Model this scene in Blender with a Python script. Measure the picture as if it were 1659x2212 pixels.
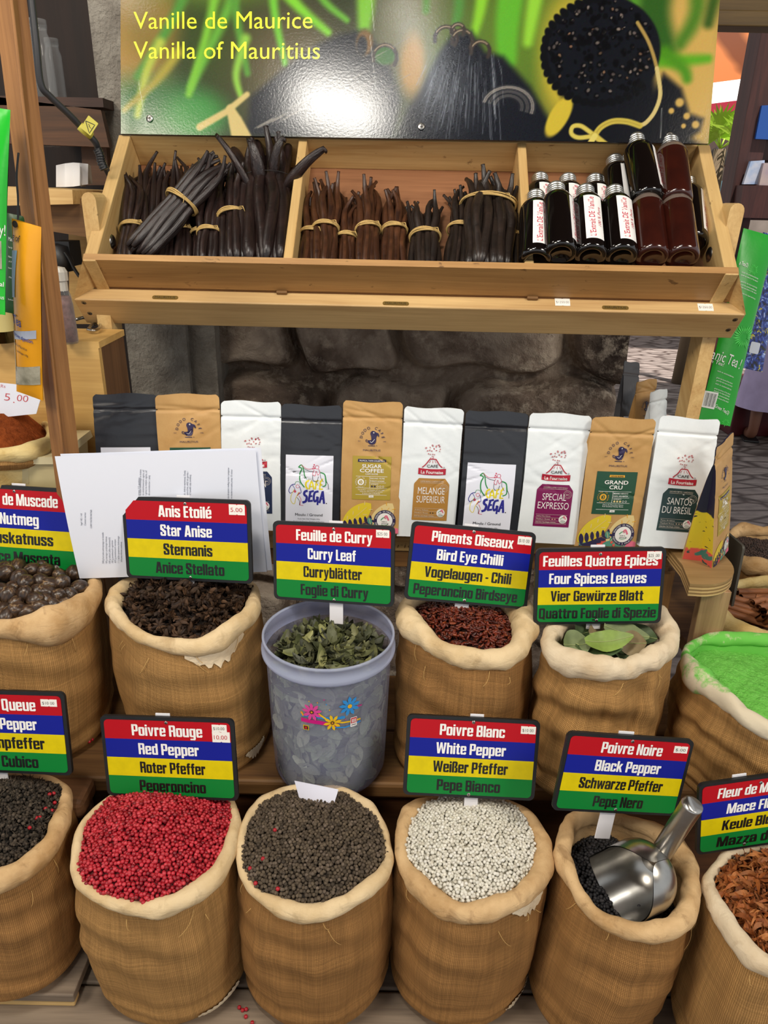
import bpy, bmesh, math, random
import numpy as np
from mathutils import Matrix, Vector

for o in list(bpy.data.objects):
    bpy.data.objects.remove(o)
SC = bpy.context.scene
COL = SC.collection

# ------------------------------------------------------------------ camera
FPX, CXP, CYP = 1600.0, 829.5, 1106.0
CAM = np.array([0.0, 0.0, 1.55])
PITCH, ROLL = math.radians(23.0), math.radians(1.2)
_r0 = np.array([1.0, 0, 0]); _u0 = np.array([0, math.sin(PITCH), math.cos(PITCH)])
FWD = np.array([0, math.cos(PITCH), -math.sin(PITCH)])
RGT = _r0 * math.cos(ROLL) + _u0 * math.sin(ROLL)
UPV = _u0 * math.cos(ROLL) - _r0 * math.sin(ROLL)
cam_data = bpy.data.cameras.new('camera'); cam = bpy.data.objects.new('camera', cam_data); COL.objects.link(cam)
cam_data.sensor_fit = 'VERTICAL'; cam_data.sensor_height = 24.0; cam_data.lens = FPX / 2212 * 24.0
cam_data.clip_start = 0.02; cam_data.clip_end = 200
cam.matrix_world = Matrix(((RGT[0], UPV[0], -FWD[0], CAM[0]), (RGT[1], UPV[1], -FWD[1], CAM[1]),
                           (RGT[2], UPV[2], -FWD[2], CAM[2]), (0, 0, 0, 1)))
SC.camera = cam

# ------------------------------------------------------------------ light and exposure
SC.view_settings.view_transform = 'Standard'; SC.view_settings.look = 'None'
SC.view_settings.gamma = 1.0; SC.view_settings.use_curve_mapping = False
SC.view_settings.exposure = 0.28
world = bpy.data.worlds.new('world'); SC.world = world; world.use_nodes = True
bg = world.node_tree.nodes['Background']
bg.inputs[0].default_value = (0.92, 0.96, 1.0, 1); bg.inputs[1].default_value = 0.66

def area_light(name, loc, target, sx, sy, power, color):
    l = bpy.data.lights.new(name, 'AREA'); l.shape = 'RECTANGLE'; l.size = sx; l.size_y = sy
    l.energy = power; l.color = color
    o = bpy.data.objects.new(name, l); COL.objects.link(o)
    o.location = loc
    o.rotation_euler = (Vector(target) - Vector(loc)).to_track_quat('-Z', 'Y').to_euler()
    return o
# the lamp whose mirror image shows in the varnished picture board, and two unseen warm fill lights added further out
area_light('stall_lamp', (-0.33, 0.30, 2.63), (0.0, 1.0, 0.9), 0.30, 0.12, 9, (1.0, 0.95, 0.86))
area_light('warm_fill_left', (-1.5, -0.5, 2.9), (0, 0.9, 0.9), 0.6, 0.6, 25, (1.0, 0.90, 0.76))
area_light('warm_fill_right', (1.6, -0.4, 2.9), (0, 0.9, 0.9), 0.6, 0.6, 27, (1.0, 0.92, 0.80))
area_light('rear_lamp', (-0.80, 1.10, 2.45), (-0.50, 1.68, 1.1), 0.25, 0.25, 1.5, (1.0, 0.93, 0.82))
tube_lamp = area_light('tube_lamp', (-0.055, 0.365, 2.80), (0.04, 1.45, 1.75), 0.03, 0.32, 1.2, (0.95, 0.98, 1.0))
_z = -(Vector((0.04, 1.45, 1.75)) - Vector((-0.055, 0.365, 2.80))).normalized(); _y = Vector((0.129, -0.15, -0.25)); _y = (_y - _z * _y.dot(_z)).normalized(); _x = _y.cross(_z)
tube_lamp.rotation_euler = Matrix((_x, _y, _z)).transposed().to_euler()
_sun = bpy.data.lights.new('sun', 'SUN'); _sun.energy = 7.0; _sun.angle = 0.01; _sun.color = (1, 0.95, 0.88)
sun = bpy.data.objects.new('sun', _sun); COL.objects.link(sun); sun.location = (3, 8, 9)
sun.rotation_euler = (math.radians(14), math.radians(10), 0)

# ------------------------------------------------------------------ pixel geometry
def ray(px, py):
    return RGT * ((px - CXP) / FPX) - UPV * ((py - CYP) / FPX) + FWD
def atY(px, py, Y):
    d = ray(px, py); return CAM + d * (Y / d[1])
def atZ(px, py, z):
    d = ray(px, py); return CAM + d * ((z - CAM[2]) / d[2])
def atPlane(px, py, p0, n):
    d = ray(px, py); return CAM + d * (np.dot(np.asarray(p0) - CAM, n) / np.dot(d, n))
def project(P):
    v = np.asarray(P, float) - CAM
    zc = v @ FWD
    return np.stack([CXP + FPX * (v @ RGT) / zc, CYP - FPX * (v @ UPV) / zc], -1)

def rotm(a, b, g):
    """tilt back a, yaw b, roll in plane g (degrees): local x right, z up, y away"""
    a, b, g = map(math.radians, (a, b, g))
    Rz = np.array([[math.cos(b), -math.sin(b), 0], [math.sin(b), math.cos(b), 0], [0, 0, 1]])
    Rx = np.array([[1, 0, 0], [0, math.cos(a), math.sin(a)], [0, -math.sin(a), math.cos(a)]])
    Ry = np.array([[math.cos(g), 0, math.sin(g)], [0, 1, 0], [-math.sin(g), 0, math.cos(g)]])
    return Rz @ Rx @ Ry

class Face:
    """a flat rectangle standing in the world: centre, rotation, width, height"""
    def __init__(s, quad, Y, tilt=12, st=6, yaw=0, sy=14, aspect=None):
        q = np.array(quad, float)
        a1, a2 = q[0], q[2]; b1, b2 = q[1], q[3]
        A = np.array([a2 - a1, -(b2 - b1)]).T
        t = np.linalg.solve(A, b1 - a1); c = a1 + t[0] * (a2 - a1)
        C0 = atY(c[0], c[1], Y); Zd = (C0 - CAM) @ FWD
        w0 = (np.hypot(*(q[1] - q[0])) + np.hypot(*(q[2] - q[3]))) / 2 / FPX * Zd
        h0 = (np.hypot(*(q[3] - q[0])) + np.hypot(*(q[2] - q[1]))) / 2 / FPX * Zd
        p = np.array([tilt, yaw, 0.0, 0.0, 0.0, 0.0, 0.0])
        def res(p):
            R = rotm(p[0], p[1], p[2]); w = w0 * math.exp(p[3]); h = h0 * math.exp(p[4])
            C = C0 + RGT * p[5] + UPV * p[6]
            pts = [C + R @ np.array([sx * w / 2, 0, sz * h / 2]) for sx, sz in ((-1, 1), (1, 1), (1, -1), (-1, -1))]
            r = list(((project(pts) - q) / 3.0).ravel())
            r += [(p[0] - tilt) / st, (p[1] - yaw) / sy]
            if aspect: r.append((math.log(h / w) - math.log(aspect)) / 0.03)
            return np.array(r)
        for _ in range(12):
            r = res(p); J = np.zeros((len(r), 7))
            for k in range(7):
                e = 1e-3 if k < 3 else 1e-5
                d = p.copy(); d[k] += e; J[:, k] = (res(d) - r) / e
            p = p - np.linalg.solve(J.T @ J + 1e-9 * np.eye(7), J.T @ r)
        s.R = rotm(p[0], p[1], p[2]); s.w = w0 * math.exp(p[3]); s.h = h0 * math.exp(p[4])
        s.C = C0 + RGT * p[5] + UPV * p[6]
        s.base = s.C - s.R @ np.array([0, 0, s.h / 2]); s.p = p
        s.M = Matrix([[*s.R[0], s.base[0]], [*s.R[1], s.base[1]], [*s.R[2], s.base[2]], [0, 0, 0, 1]])
    def local(s, px, py):
        P = atPlane(px, py, s.C, s.R[:, 1]); v = s.R.T @ (P - s.base)
        return v[0], v[2]

# ------------------------------------------------------------------ colours and materials
def lin(c):
    if isinstance(c, str):
        c = c.lstrip('#'); c = [int(c[i:i + 2], 16) / 255 for i in (0, 2, 4)]
    return tuple(((x / 12.92) if x <= 0.04045 else ((x + 0.055) / 1.055) ** 2.4) for x in c[:3])
MATS = {}
class NT:
    def __init__(s, mat):
        s.t = mat.node_tree; s.n = s.t.nodes; s.l = s.t.links
        s.b = s.n['Principled BSDF']
    def new(s, ty, **kw):
        n = s.n.new(ty)
        for k, v in kw.items(): setattr(n, k, v)
        return n
    def link(s, a, b): s.l.new(a, b)
    def math(s, op, a, b=None):
        m = s.new('ShaderNodeMath', operation=op)
        for i, x in enumerate((a, b)):
            if x is None: continue
            if isinstance(x, (int, float)): m.inputs[i].default_value = x
            else: s.link(x, m.inputs[i])
        return m.outputs[0]
    def ramp(s, fac, stops):
        r = s.new('ShaderNodeValToRGB'); e = r.color_ramp.elements
        while len(e) < len(stops): e.new(0.5)
        for el, (p, c) in zip(e, stops): el.position = p; el.color = (*lin(c), 1)
        s.link(fac, r.inputs[0]); return r.outputs[0]
    def noise(s, vec, scale, detail=3, rough=0.55, dist=0):
        n = s.new('ShaderNodeTexNoise'); n.inputs['Scale'].default_value = scale
        n.inputs['Detail'].default_value = detail; n.inputs['Roughness'].default_value = rough
        n.inputs['Distortion'].default_value = dist
        if vec is not None: s.link(vec, n.inputs['Vector'])
        return n.outputs[0]
    def mix(s, fac, a, b, mode='MIX'):
        m = s.new('ShaderNodeMix', data_type='RGBA', blend_type=mode)
        for k, x in ((0, fac), (6, a), (7, b)):
            if isinstance(x, (int, float)): m.inputs[k].default_value = x
            elif isinstance(x, (str, tuple)): m.inputs[k].default_value = (*lin(x), 1)
            else: s.link(x, m.inputs[k])
        return m.outputs[2]
    def coord(s, kind='Object', scale=(1, 1, 1)):
        tc = s.new('ShaderNodeTexCoord'); mp = s.new('ShaderNodeMapping')
        mp.inputs['Scale'].default_value = scale
        s.link(tc.outputs[kind], mp.inputs[0]); return mp.outputs[0]
    def bump(s, h, strength=0.3, dist=0.001):
        b = s.new('ShaderNodeBump'); b.inputs['Strength'].default_value = strength
        b.inputs['Distance'].default_value = dist
        s.link(h, b.inputs['Height']); s.link(b.outputs[0], s.b.inputs['Normal'])

def newmat(name):
    m = bpy.data.materials.new(name); m.use_nodes = True; MATS[name] = m
    return m, NT(m)
def flat(name, col, rough=0.55, metal=0.0, spec=0.5, var=0.0, vscale=40, bump=0.0, bscale=200, bdist=0.0006, coat=0.0, col2=None):
    if name in MATS: return MATS[name]
    m, t = newmat(name); b = t.b
    b.inputs['Base Color'].default_value = (*lin(col), 1); b.inputs['Roughness'].default_value = rough
    b.inputs['Metallic'].default_value = metal; b.inputs['Specular IOR Level'].default_value = spec
    b.inputs['Coat Weight'].default_value = coat; b.inputs['Coat Roughness'].default_value = 0.06
    if var or col2:
        n = t.noise(t.coord(), vscale, 5)
        c2 = lin(col2) if col2 else tuple(x * (1 - var) for x in lin(col))
        f = t.ramp(n, [(0.3, '#000000'), (0.7, '#ffffff')])
        mm = t.new('ShaderNodeMix', data_type='RGBA'); t.link(f, mm.inputs[0])
        mm.inputs[6].default_value = (*c2, 1); mm.inputs[7].default_value = (*lin(col), 1)
        t.link(mm.outputs[2], b.inputs['Base Color'])
    if bump: t.bump(t.noise(t.coord(), bscale, 4), bump, bdist)
    return m
def wood(name, c1, c2, axis=0, rough=0.55, ring=1.0, spots=None, coat=0.0):
    """grain runs along the object's axis"""
    if name in MATS: return MATS[name]
    m, t = newmat(name)
    sc = [26.0 * ring] * 3; sc[axis] = 1.6 * ring
    n1 = t.noise(t.coord('Object', sc), 1.0, 4, 0.6, 1.2)
    sc2 = [260.0] * 3; sc2[axis] = 9.0
    n2 = t.noise(t.coord('Object', sc2), 1.0, 3, 0.6)
    f = t.math('ADD', t.math('MULTIPLY', n1, 0.72), t.math('MULTIPLY', n2, 0.28))
    c = t.ramp(f, [(0.34, c2), (0.64, c1)])
    if spots:
        sp = [70.0] * 3; sp[axis] = 30.0
        n3 = t.noise(t.coord('Object', sp), 1.0, 3, 0.6, 0.6)
        k = t.ramp(n3, [(0.66, '#000000'), (0.74, '#ffffff')])
        c = t.mix(t.math('MULTIPLY', k, 0.7), c, spots)
    t.link(c, t.b.inputs['Base Color']); t.b.inputs['Roughness'].default_value = rough
    t.b.inputs['Coat Weight'].default_value = coat; t.b.inputs['Coat Roughness'].default_value = 0.2
    t.bump(f, 0.25, 0.0008)
    return m
def burlap(name, straw, gap, pitch=0.0018):
    if name in MATS: return MATS[name]
    m, t = newmat(name)
    uv = t.coord('UV', (1 / pitch, 1 / pitch, 1)); sx = t.new('ShaderNodeSeparateXYZ')
    wob = t.noise(t.coord('UV'), 60, 2)
    t.link(uv, sx.inputs[0])
    u = t.math('ADD', sx.outputs[0], t.math('MULTIPLY', wob, 0.8)); v = t.math('ADD', sx.outputs[1], t.math('MULTIPLY', wob, 1.2))
    su = t.math('ABSOLUTE', t.math('SINE', t.math('MULTIPLY', u, math.pi)))
    sv = t.math('ABSOLUTE', t.math('SINE', t.math('MULTIPLY', v, math.pi)))
    h = t.math('MULTIPLY', t.math('POWER', su, 0.7), t.math('POWER', sv, 0.7))
    thr = t.noise(t.coord('UV', (1 / pitch * 0.6, 6, 1)), 1, 2); thr2 = t.noise(t.coord('UV', (6, 1 / pitch * 0.6, 1)), 1, 2)
    big = t.noise(t.coord('UV'), 9, 4)
    k = t.math('ADD', t.math('MULTIPLY', t.math('ADD', thr, thr2), 0.36), t.math('MULTIPLY', big, 0.28))
    c = t.ramp(k, [(0.36, tuple(x * 0.72 for x in _s(straw))), (0.64, straw)])
    hh = t.ramp(h, [(0.12, '#000000'), (0.55, '#ffffff')])
    t.link(t.mix(hh, gap, c), t.b.inputs['Base Color'])
    t.b.inputs['Roughness'].default_value = 0.85; t.b.inputs['Specular IOR Level'].default_value = 0.15
    t.bump(h, 0.55, 0.0009)
    return m
def _s(c):
    c = c.lstrip('#'); return tuple(int(c[i:i + 2], 16) / 255 for i in (0, 2, 4))
def canvas(name, c1, c2, stain='#7d5a33', amt=0.35):
    if name in MATS: return MATS[name]
    m, t = newmat(name)
    n = t.noise(t.coord(), 14, 5, 0.6); n2 = t.noise(t.coord(), 38, 4, 0.65, 0.5)
    c = t.ramp(n, [(0.35, c2), (0.62, c1)])
    k = t.ramp(n2, [(0.56, '#000000'), (0.72, '#ffffff')])
    c = t.mix(t.math('MULTIPLY', k, amt), c, stain)
    t.link(c, t.b.inputs['Base Color']); t.b.inputs['Roughness'].default_value = 0.9
    t.b.inputs['Specular IOR Level'].default_value = 0.15
    fine = t.noise(t.coord(), 900, 2); mid = t.noise(t.coord(), 60, 3)
    t.bump(t.math('ADD', t.math('MULTIPLY', fine, 0.22), t.math('ADD', mid, t.noise(t.coord('Object', (1, 1, 3)), 26, 3, .6, 1.5))), 0.6, 0.0022)
    return m
def island(name, cols, rough=0.6, spec=0.4, bump=0.0, bscale=900, coat=0.0, transl=0.0):
    """colour differs from piece to piece of one heap"""
    if name in MATS: return MATS[name]
    m, t = newmat(name)
    g = t.new('ShaderNodeNewGeometry')
    n = len(cols); stops = [(i / max(1, n - 1), c) for i, c in enumerate(cols)]
    c = t.ramp(g.outputs['Random Per Island'], stops)
    nz = t.noise(t.coord(), bscale * 0.5, 3)
    c = t.mix(0.35, c, t.ramp(nz, [(0.3, '#555555'), (0.7, '#ffffff')]), 'MULTIPLY')
    t.link(c, t.b.inputs['Base Color']); t.b.inputs['Roughness'].default_value = rough
    t.b.inputs['Specular IOR Level'].default_value = spec
    t.b.inputs['Coat Weight'].default_value = coat
    if bump: t.bump(t.noise(t.coord(), bscale, 3), bump, 0.0006)
    return m

# ------------------------------------------------------------------ mesh builder
class MB:
    def __init__(s):
        s.v = []; s.f = []; s.m = []; s.sm = []; s.uv = None
    def add(s, verts, faces, mat=0, smooth=False):
        o = len(s.v)
        s.v.extend([tuple(map(float, p)) for p in verts])
        for f in faces:
            s.f.append([i + o for i in f]); s.m.append(mat); s.sm.append(smooth)
        return o
    def box(s, lo, hi, mat=0, R=None, T=None, bev=0.0):
        x0, y0, z0 = lo; x1, y1, z1 = hi
        if bev > 0:
            bm = bmesh.new(); bmesh.ops.create_cube(bm, size=1)
            for v in bm.verts:
                v.co = Vector(((x0 + x1) / 2 + v.co.x * (x1 - x0), (y0 + y1) / 2 + v.co.y * (y1 - y0), (z0 + z1) / 2 + v.co.z * (z1 - z0)))
            bmesh.ops.bevel(bm, geom=bm.edges[:], offset=bev, segments=2, affect='EDGES', profile=0.5)
            vs = [tuple(v.co) for v in bm.verts]; bm.verts.index_update()
            fs = [[v.index for v in f.verts] for f in bm.faces]; bm.free()
        else:
            vs = [(x, y, z) for z in (z0, z1) for y in (y0, y1) for x in (x0, x1)]
            fs = [(0, 2, 3, 1), (4, 5, 7, 6), (0, 1, 5, 4), (2, 6, 7, 3), (0, 4, 6, 2), (1, 3, 7, 5)]
        if R is not None: vs = [R @ np.array(p) for p in vs]
        if T is not None: vs = [np.array(p) + T for p in vs]
        s.add(vs, fs, mat, False)
    def tube(s, path, rad, n=8, mat=0, smooth=True, caps=True, squash=None, closed=False):
        P = np.array(path, float); N = len(P)
        rad = np.full(N, rad) if np.isscalar(rad) else np.array(rad, float)
        T = np.gradient(P, axis=0); T /= np.linalg.norm(T, axis=1)[:, None] + 1e-12
        up = np.array([0, 0, 1.0]) if abs(T[0][2]) < 0.9 else np.array([1.0, 0, 0])
        a = np.cross(T[0], up); a /= np.linalg.norm(a)
        vs = []
        for i in range(N):
            a = a - T[i] * (a @ T[i]); a /= np.linalg.norm(a) + 1e-12
            b = np.cross(T[i], a)
            for k in range(n):
                th = 2 * math.pi * k / n
                vs.append(P[i] + rad[i] * (math.cos(th) * a + math.sin(th) * b * (squash or 1)))
        fs = [(i * n + k, i * n + (k + 1) % n, (i + 1) * n + (k + 1) % n, (i + 1) * n + k) for i in range(N - 1) for k in range(n)]
        if closed: fs += [((N - 1) * n + k, (N - 1) * n + (k + 1) % n, (k + 1) % n, k) for k in range(n)]
        elif caps: fs += [list(range(n))[::-1], list(range((N - 1) * n, N * n))]
        s.add(vs, fs, mat, smooth)
    def lathe(s, prof, n=32, mat=0, M=None, smooth=True, mats=None):
        """prof: (radius, height) pairs about local z"""
        vs = []; fs = []
        for r, z in prof:
            for k in range(n):
                th = 2 * math.pi * k / n; vs.append((r * math.cos(th), r * math.sin(th), z))
        if M is not None:
            A = np.array(M); vs = (np.array(vs) @ A[:3, :3].T + A[:3, 3])
        o = len(s.v); s.v.extend([tuple(map(float, p)) for p in vs])
        for i in range(len(prof) - 1):
            for k in range(n):
                s.f.append([o + i * n + k, o + i * n + (k + 1) % n, o + (i + 1) * n + (k + 1) % n, o + (i + 1) * n + k])
                s.m.append(mats[i] if mats else mat); s.sm.append(smooth)
    def prism(s, poly, y0, y1, mat=0, fn=None, matside=None):
        """polygon in local x,z given counter-clockwise, from y0 (front) to y1 (back)"""
        n = len(poly)
        vs = [(x, y0, z) for x, z in poly] + [(x, y1, z) for x, z in poly]
        fs = [list(range(n)), list(range(n, 2 * n))[::-1]] + [(k, k + n, (k + 1) % n + n, (k + 1) % n) for k in range(n)]
        if fn: vs = [fn(p) for p in vs]
        o = len(s.v); s.v.extend([tuple(map(float, p)) for p in vs])
        for i, f in enumerate(fs):
            s.f.append([o + j for j in f]); s.m.append(mat if i == 0 or matside is None else matside); s.sm.append(False)
    def flatpoly(s, poly, y, mat=0, fn=None):
        vs = [(x, y, z) for x, z in poly]; fs = [list(range(len(poly)))]
        if fn:      # cut small enough to follow the curved surface it is printed on
            bm = bmesh.new(); bm.faces.new([bm.verts.new(p) for p in vs]); bmesh.ops.triangulate(bm, faces=bm.faces[:])
            for _ in range(4):
                E = [e for e in bm.edges if e.calc_length() > 0.0045]
                if not E: break
                bmesh.ops.subdivide_edges(bm, edges=E, cuts=1); bmesh.ops.triangulate(bm, faces=bm.faces[:])
            bm.verts.index_update(); vs = [fn(tuple(v.co)) for v in bm.verts]; fs = [[v.index for v in f.verts] for f in bm.faces]; bm.free()
        s.add(vs, fs, mat)
    def ribbon(s, pts, w, y, mat=0, fn=None, closed=False):
        if fn and np.isscalar(w):
            Q = [np.array(pts[0], float)]
            for p in pts[1:]:
                p = np.array(p, float); n = max(1, int(np.linalg.norm(p - Q[-1]) / 0.003)); a = Q[-1]
                Q += [a + (p - a) * k / n for k in range(1, n + 1)]
            pts = Q
        P = np.array(pts, float); N = len(P)
        T = np.gradient(P, axis=0); T /= np.linalg.norm(T, axis=1)[:, None] + 1e-12
        if closed: T[0] = T[-1] = (P[1] - P[-2]) / (np.linalg.norm(P[1] - P[-2]) + 1e-12)
        nn = np.stack([-T[:, 1], T[:, 0]], 1)
        w = np.full(N, w) if np.isscalar(w) else np.array(w)
        L = P + nn * w[:, None] / 2; Rr = P - nn * w[:, None] / 2
        vs = [(p[0], y, p[1]) for p in L] + [(p[0], y, p[1]) for p in Rr]
        if fn: vs = [fn(p) for p in vs]
        s.add(vs, [(i + N, i + 1 + N, i + 1, i) for i in range(N - 1)], mat)
    def grid(s, G, mat=0, smooth=True, wrap=False, flip=False):
        G = np.array(G, float); a, b = G.shape[:2]
        o = len(s.v); s.v.extend([tuple(p) for p in G.reshape(-1, 3)])
        for i in range(a - 1):
            for j in range(b if wrap else b - 1):
                j2 = (j + 1) % b
                q = [o + i * b + j, o + i * b + j2, o + (i + 1) * b + j2, o + (i + 1) * b + j]
                s.f.append(q[::-1] if flip else q); s.m.append(mat); s.sm.append(smooth)
        return o
    def text(s, body, cx, cz, w, h, y, mat=0, bold=0.0, fn=None, align='c', rot=0.0, shear=0.0, bend=None):
        """capital height h, total width w (0: natural width)"""
        vs, fs = glyphs(body, bold)
        if not len(vs): return
        x0, x1 = vs[:, 0].min(), vs[:, 0].max()
        sz = h / 0.727
        sx = (w / (x1 - x0)) if w else sz
        X = (vs[:, 0] - (x0 + x1) / 2 if align == 'c' else vs[:, 0] - x0) * sx; Z = vs[:, 1] * sz - h / 2
        X = X + shear * Z
        if rot:
            c, n_ = math.cos(rot), math.sin(rot); X, Z = X * c - Z * n_, X * n_ + Z * c
        if bend: Z = Z + bend(X)
        P = [(cx + a, y, cz + b) for a, b in zip(X, Z)]
        if fn: P = [fn(p) for p in P]
        s.add(P, fs, mat)
    def arctext(s, body, cx, cz, r, a0, a1, h, y, mat=0, bold=0.0, fn=None, inside=False):
        n = len(body)
        for i, ch in enumerate(body):
            if ch == ' ': continue
            a = math.radians(a0 + (a1 - a0) * (i / max(1, n - 1)))
            rot = a - math.pi / 2 if not inside else a + math.pi / 2
            s.text(ch, cx + r * math.cos(a), cz + r * math.sin(a), 0, h, y, mat, bold, fn, rot=rot)
    def build(s, name, mats, parent=None, world=True, kind=None, uv=None, origin=None, auto=None):
        me = bpy.data.meshes.new(name)
        V = np.array(s.v, float).reshape(-1, 3)
        par = parent
        if parent is not None and world:
            Mi = np.array(WORLD[parent.name].inverted()); V = V @ Mi[:3, :3].T + Mi[:3, 3]
        loc = None
        if parent is None:
            loc = np.array([(V[:, 0].min() + V[:, 0].max()) / 2, (V[:, 1].min() + V[:, 1].max()) / 2, V[:, 2].min()]) if origin is None else np.array(origin)
            V = V - loc
        nf = len(s.f); lens = np.array([len(f) for f in s.f], np.int32)
        idx = np.concatenate([np.asarray(f, np.int32) for f in s.f]) if nf else np.zeros(0, np.int32)
        me.vertices.add(len(V)); me.vertices.foreach_set('co', V.ravel())
        me.loops.add(len(idx)); me.loops.foreach_set('vertex_index', idx)
        me.polygons.add(nf); st = np.zeros(nf, np.int32); st[1:] = np.cumsum(lens)[:-1]
        me.polygons.foreach_set('loop_start', st)
        me.polygons.foreach_set('material_index', np.array(s.m, np.int32))
        me.polygons.foreach_set('use_smooth', np.array(s.sm, bool))
        if uv is not None:
            ul = me.uv_layers.new(name='uv'); ul.data.foreach_set('uv', np.asarray(uv, float).reshape(-1, 2)[idx].ravel())
        me.update(calc_edges=True); me.validate()
        for m in (mats if isinstance(mats, (list, tuple)) else [mats]): me.materials.append(m)
        o = bpy.data.objects.new(name, me); COL.objects.link(o)
        if par is not None:
            o.parent = par; WORLD[o.name] = WORLD[par.name]
        else:
            o.location = loc; WORLD[o.name] = Matrix.Translation(Vector(loc))
        if kind: o['kind'] = kind
        return o
    def raw(s, V, F, mat=0, smooth=True):
        """bulk add from numpy arrays"""
        o = len(s.v); s.v.extend(map(tuple, V)); F = np.asarray(F) + o
        s.f.extend(F.tolist()); s.m.extend([mat] * len(F)); s.sm.extend([smooth] * len(F))
WORLD = {}
_GL = {}
def glyphs(body, bold):
    if 'M' in body: bold = 0.0
    k = (body, round(bold, 4))
    if k in _GL: return _GL[k]
    c = bpy.data.curves.new('glyph', 'FONT'); c.body = body; c.size = 1.0; c.offset = bold; c.resolution_u = 3
    o = bpy.data.objects.new('glyph', c); COL.objects.link(o)
    dg = bpy.context.evaluated_depsgraph_get(); me = o.evaluated_get(dg).to_mesh()
    vs = np.array([v.co[:] for v in me.vertices], float).reshape(-1, 3); fs = [list(p.vertices) for p in me.polygons]
    o.evaluated_get(dg).to_mesh_clear()
    bpy.data.objects.remove(o); bpy.data.curves.remove(c)
    _GL[k] = (vs, fs); return _GL[k]

def tag(o, label, cat, group=None, kind=None):
    o['label'] = label; o['category'] = cat
    if group: o['group'] = group
    if kind: o['kind'] = kind
    return o
def thing(name, label, cat, M=None, loc=None, group=None):
    o = bpy.data.objects.new(name, None); COL.objects.link(o); o.empty_display_size = 0.02
    if M is None: M = Matrix.Translation(Vector(loc))
    o.matrix_world = M; WORLD[o.name] = M.copy()
    return tag(o, label, cat, group)
def struct(o): o['kind'] = 'structure'; return o

def ico(sub):
    bm = bmesh.new(); bmesh.ops.create_icosphere(bm, subdivisions=sub, radius=1.0)
    bm.verts.index_update()
    V = np.array([v.co[:] for v in bm.verts]); F = np.array([[v.index for v in f.verts] for f in bm.faces]); bm.free()
    return V, F
ICO1, ICO2, ICO3 = ico(1), ico(2), ico(3)
def randrot(rng, n):
    q = rng.normal(size=(n, 4)); q /= np.linalg.norm(q, axis=1)[:, None]
    w, x, y, z = q.T
    return np.stack([np.stack([1 - 2 * (y * y + z * z), 2 * (x * y - z * w), 2 * (x * z + y * w)], -1),
                     np.stack([2 * (x * y + z * w), 1 - 2 * (x * x + z * z), 2 * (y * z - x * w)], -1),
                     np.stack([2 * (x * z - y * w), 2 * (y * z + x * w), 1 - 2 * (x * x + y * y)], -1)], 1)
def eul(rx, ry, rz):
    cx, sx, cy, sy, cz, sz = np.cos(rx), np.sin(rx), np.cos(ry), np.sin(ry), np.cos(rz), np.sin(rz)
    z = np.zeros_like(cx); o = np.ones_like(cx)
    A = np.stack([np.stack([o, z, z], -1), np.stack([z, cx, -sx], -1), np.stack([z, sx, cx], -1)], 1)
    B = np.stack([np.stack([cy, z, sy], -1), np.stack([z, o, z], -1), np.stack([-sy, z, cy], -1)], 1)
    C = np.stack([np.stack([cz, -sz, z], -1), np.stack([sz, cz, z], -1), np.stack([z, z, o], -1)], 1)
    return C @ B @ A
def scatter(mb, V, F, pos, R, scale, mat=0, smooth=True):
    n = len(pos); S = np.asarray(scale, float)
    if S.ndim == 1: S = S[:, None]
    P = np.einsum('nij,nvj->nvi', R, V[None] * S[:, None, :]) + pos[:, None, :]
    FF = (F[None] + (np.arange(n) * len(V))[:, None, None]).reshape(-1, F.shape[1])
    mb.raw(P.reshape(-1, 3), FF, mat, smooth)
def sm1(a, k=2):
    for _ in range(k): a = (np.roll(a, 1) + 2 * a + np.roll(a, -1)) / 4
    return a
def fbm1(rng, x, n=5, base=2):
    """periodic noise over angle x"""
    r = np.zeros_like(x)
    for i in range(n):
        r += rng.normal() * np.sin((base + i) * x + rng.uniform(0, 6.28)) / (1 + 0.5 * i)
    return r / 1.6
def rrect(w, h, r, n=5, cx=0, cz=0):
    """rounded rectangle, counter-clockwise seen from the front"""
    pts = []
    for sx, sz, a0 in ((1, -1, -90), (1, 1, 0), (-1, 1, 90), (-1, -1, 180)):
        for k in range(n + 1):
            a = math.radians(a0 + 90 * k / n)
            pts.append((cx + sx * (w / 2 - r) + r * math.cos(a), cz + sz * (h / 2 - r) + r * math.sin(a)))
    return pts
def circ(cx, cz, r, n=20, rz=None):
    return [(cx + r * math.cos(2 * math.pi * k / n), cz + (rz or r) * math.sin(2 * math.pi * k / n)) for k in range(n)]

# ------------------------------------------------------------------ heavy condensed lettering for the spice signs, drawn stroke by stroke
def _rect(x0, y0, x1, y1, c=0.03): 
    c = min(c, (x1 - x0) * .3, (y1 - y0) * .3)
    return [(x0 + c, y0), (x1 - c, y0), (x1, y0 + c), (x1, y1 - c), (x1 - c, y1), (x0 + c, y1), (x0, y1 - c), (x0, y0 + c)]
_S, _T, _X = 0.20, 0.145, 0.77
def _V(x, y0, y1): return [_rect(x, y0, x + _S, y1)]
def _H(x0, x1, y, h=_T): return [_rect(x0, y, x1, y + h)]
def _ring(x0, y0, x1, y1, s=_S, t=_T, r=0.11):
    def loop(a, b_, c, d, r):
        pts = []
        for cx, cy, a0 in ((c - r, b_ + r, -90), (c - r, d - r, 0), (a + r, d - r, 90), (a + r, b_ + r, 180)):
            for k in range(4): q = math.radians(a0 + 30 * k); pts.append((cx + r * math.cos(q), cy + r * math.sin(q)))
        return pts
    o = loop(x0, y0, x1, y1, r); i = loop(x0 + s, y0 + t, x1 - s, y1 - t, 0.03); n = len(o)
    return [[o[k], o[(k + 1) % n], i[(k + 1) % n], i[k]] for k in range(n)]
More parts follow.
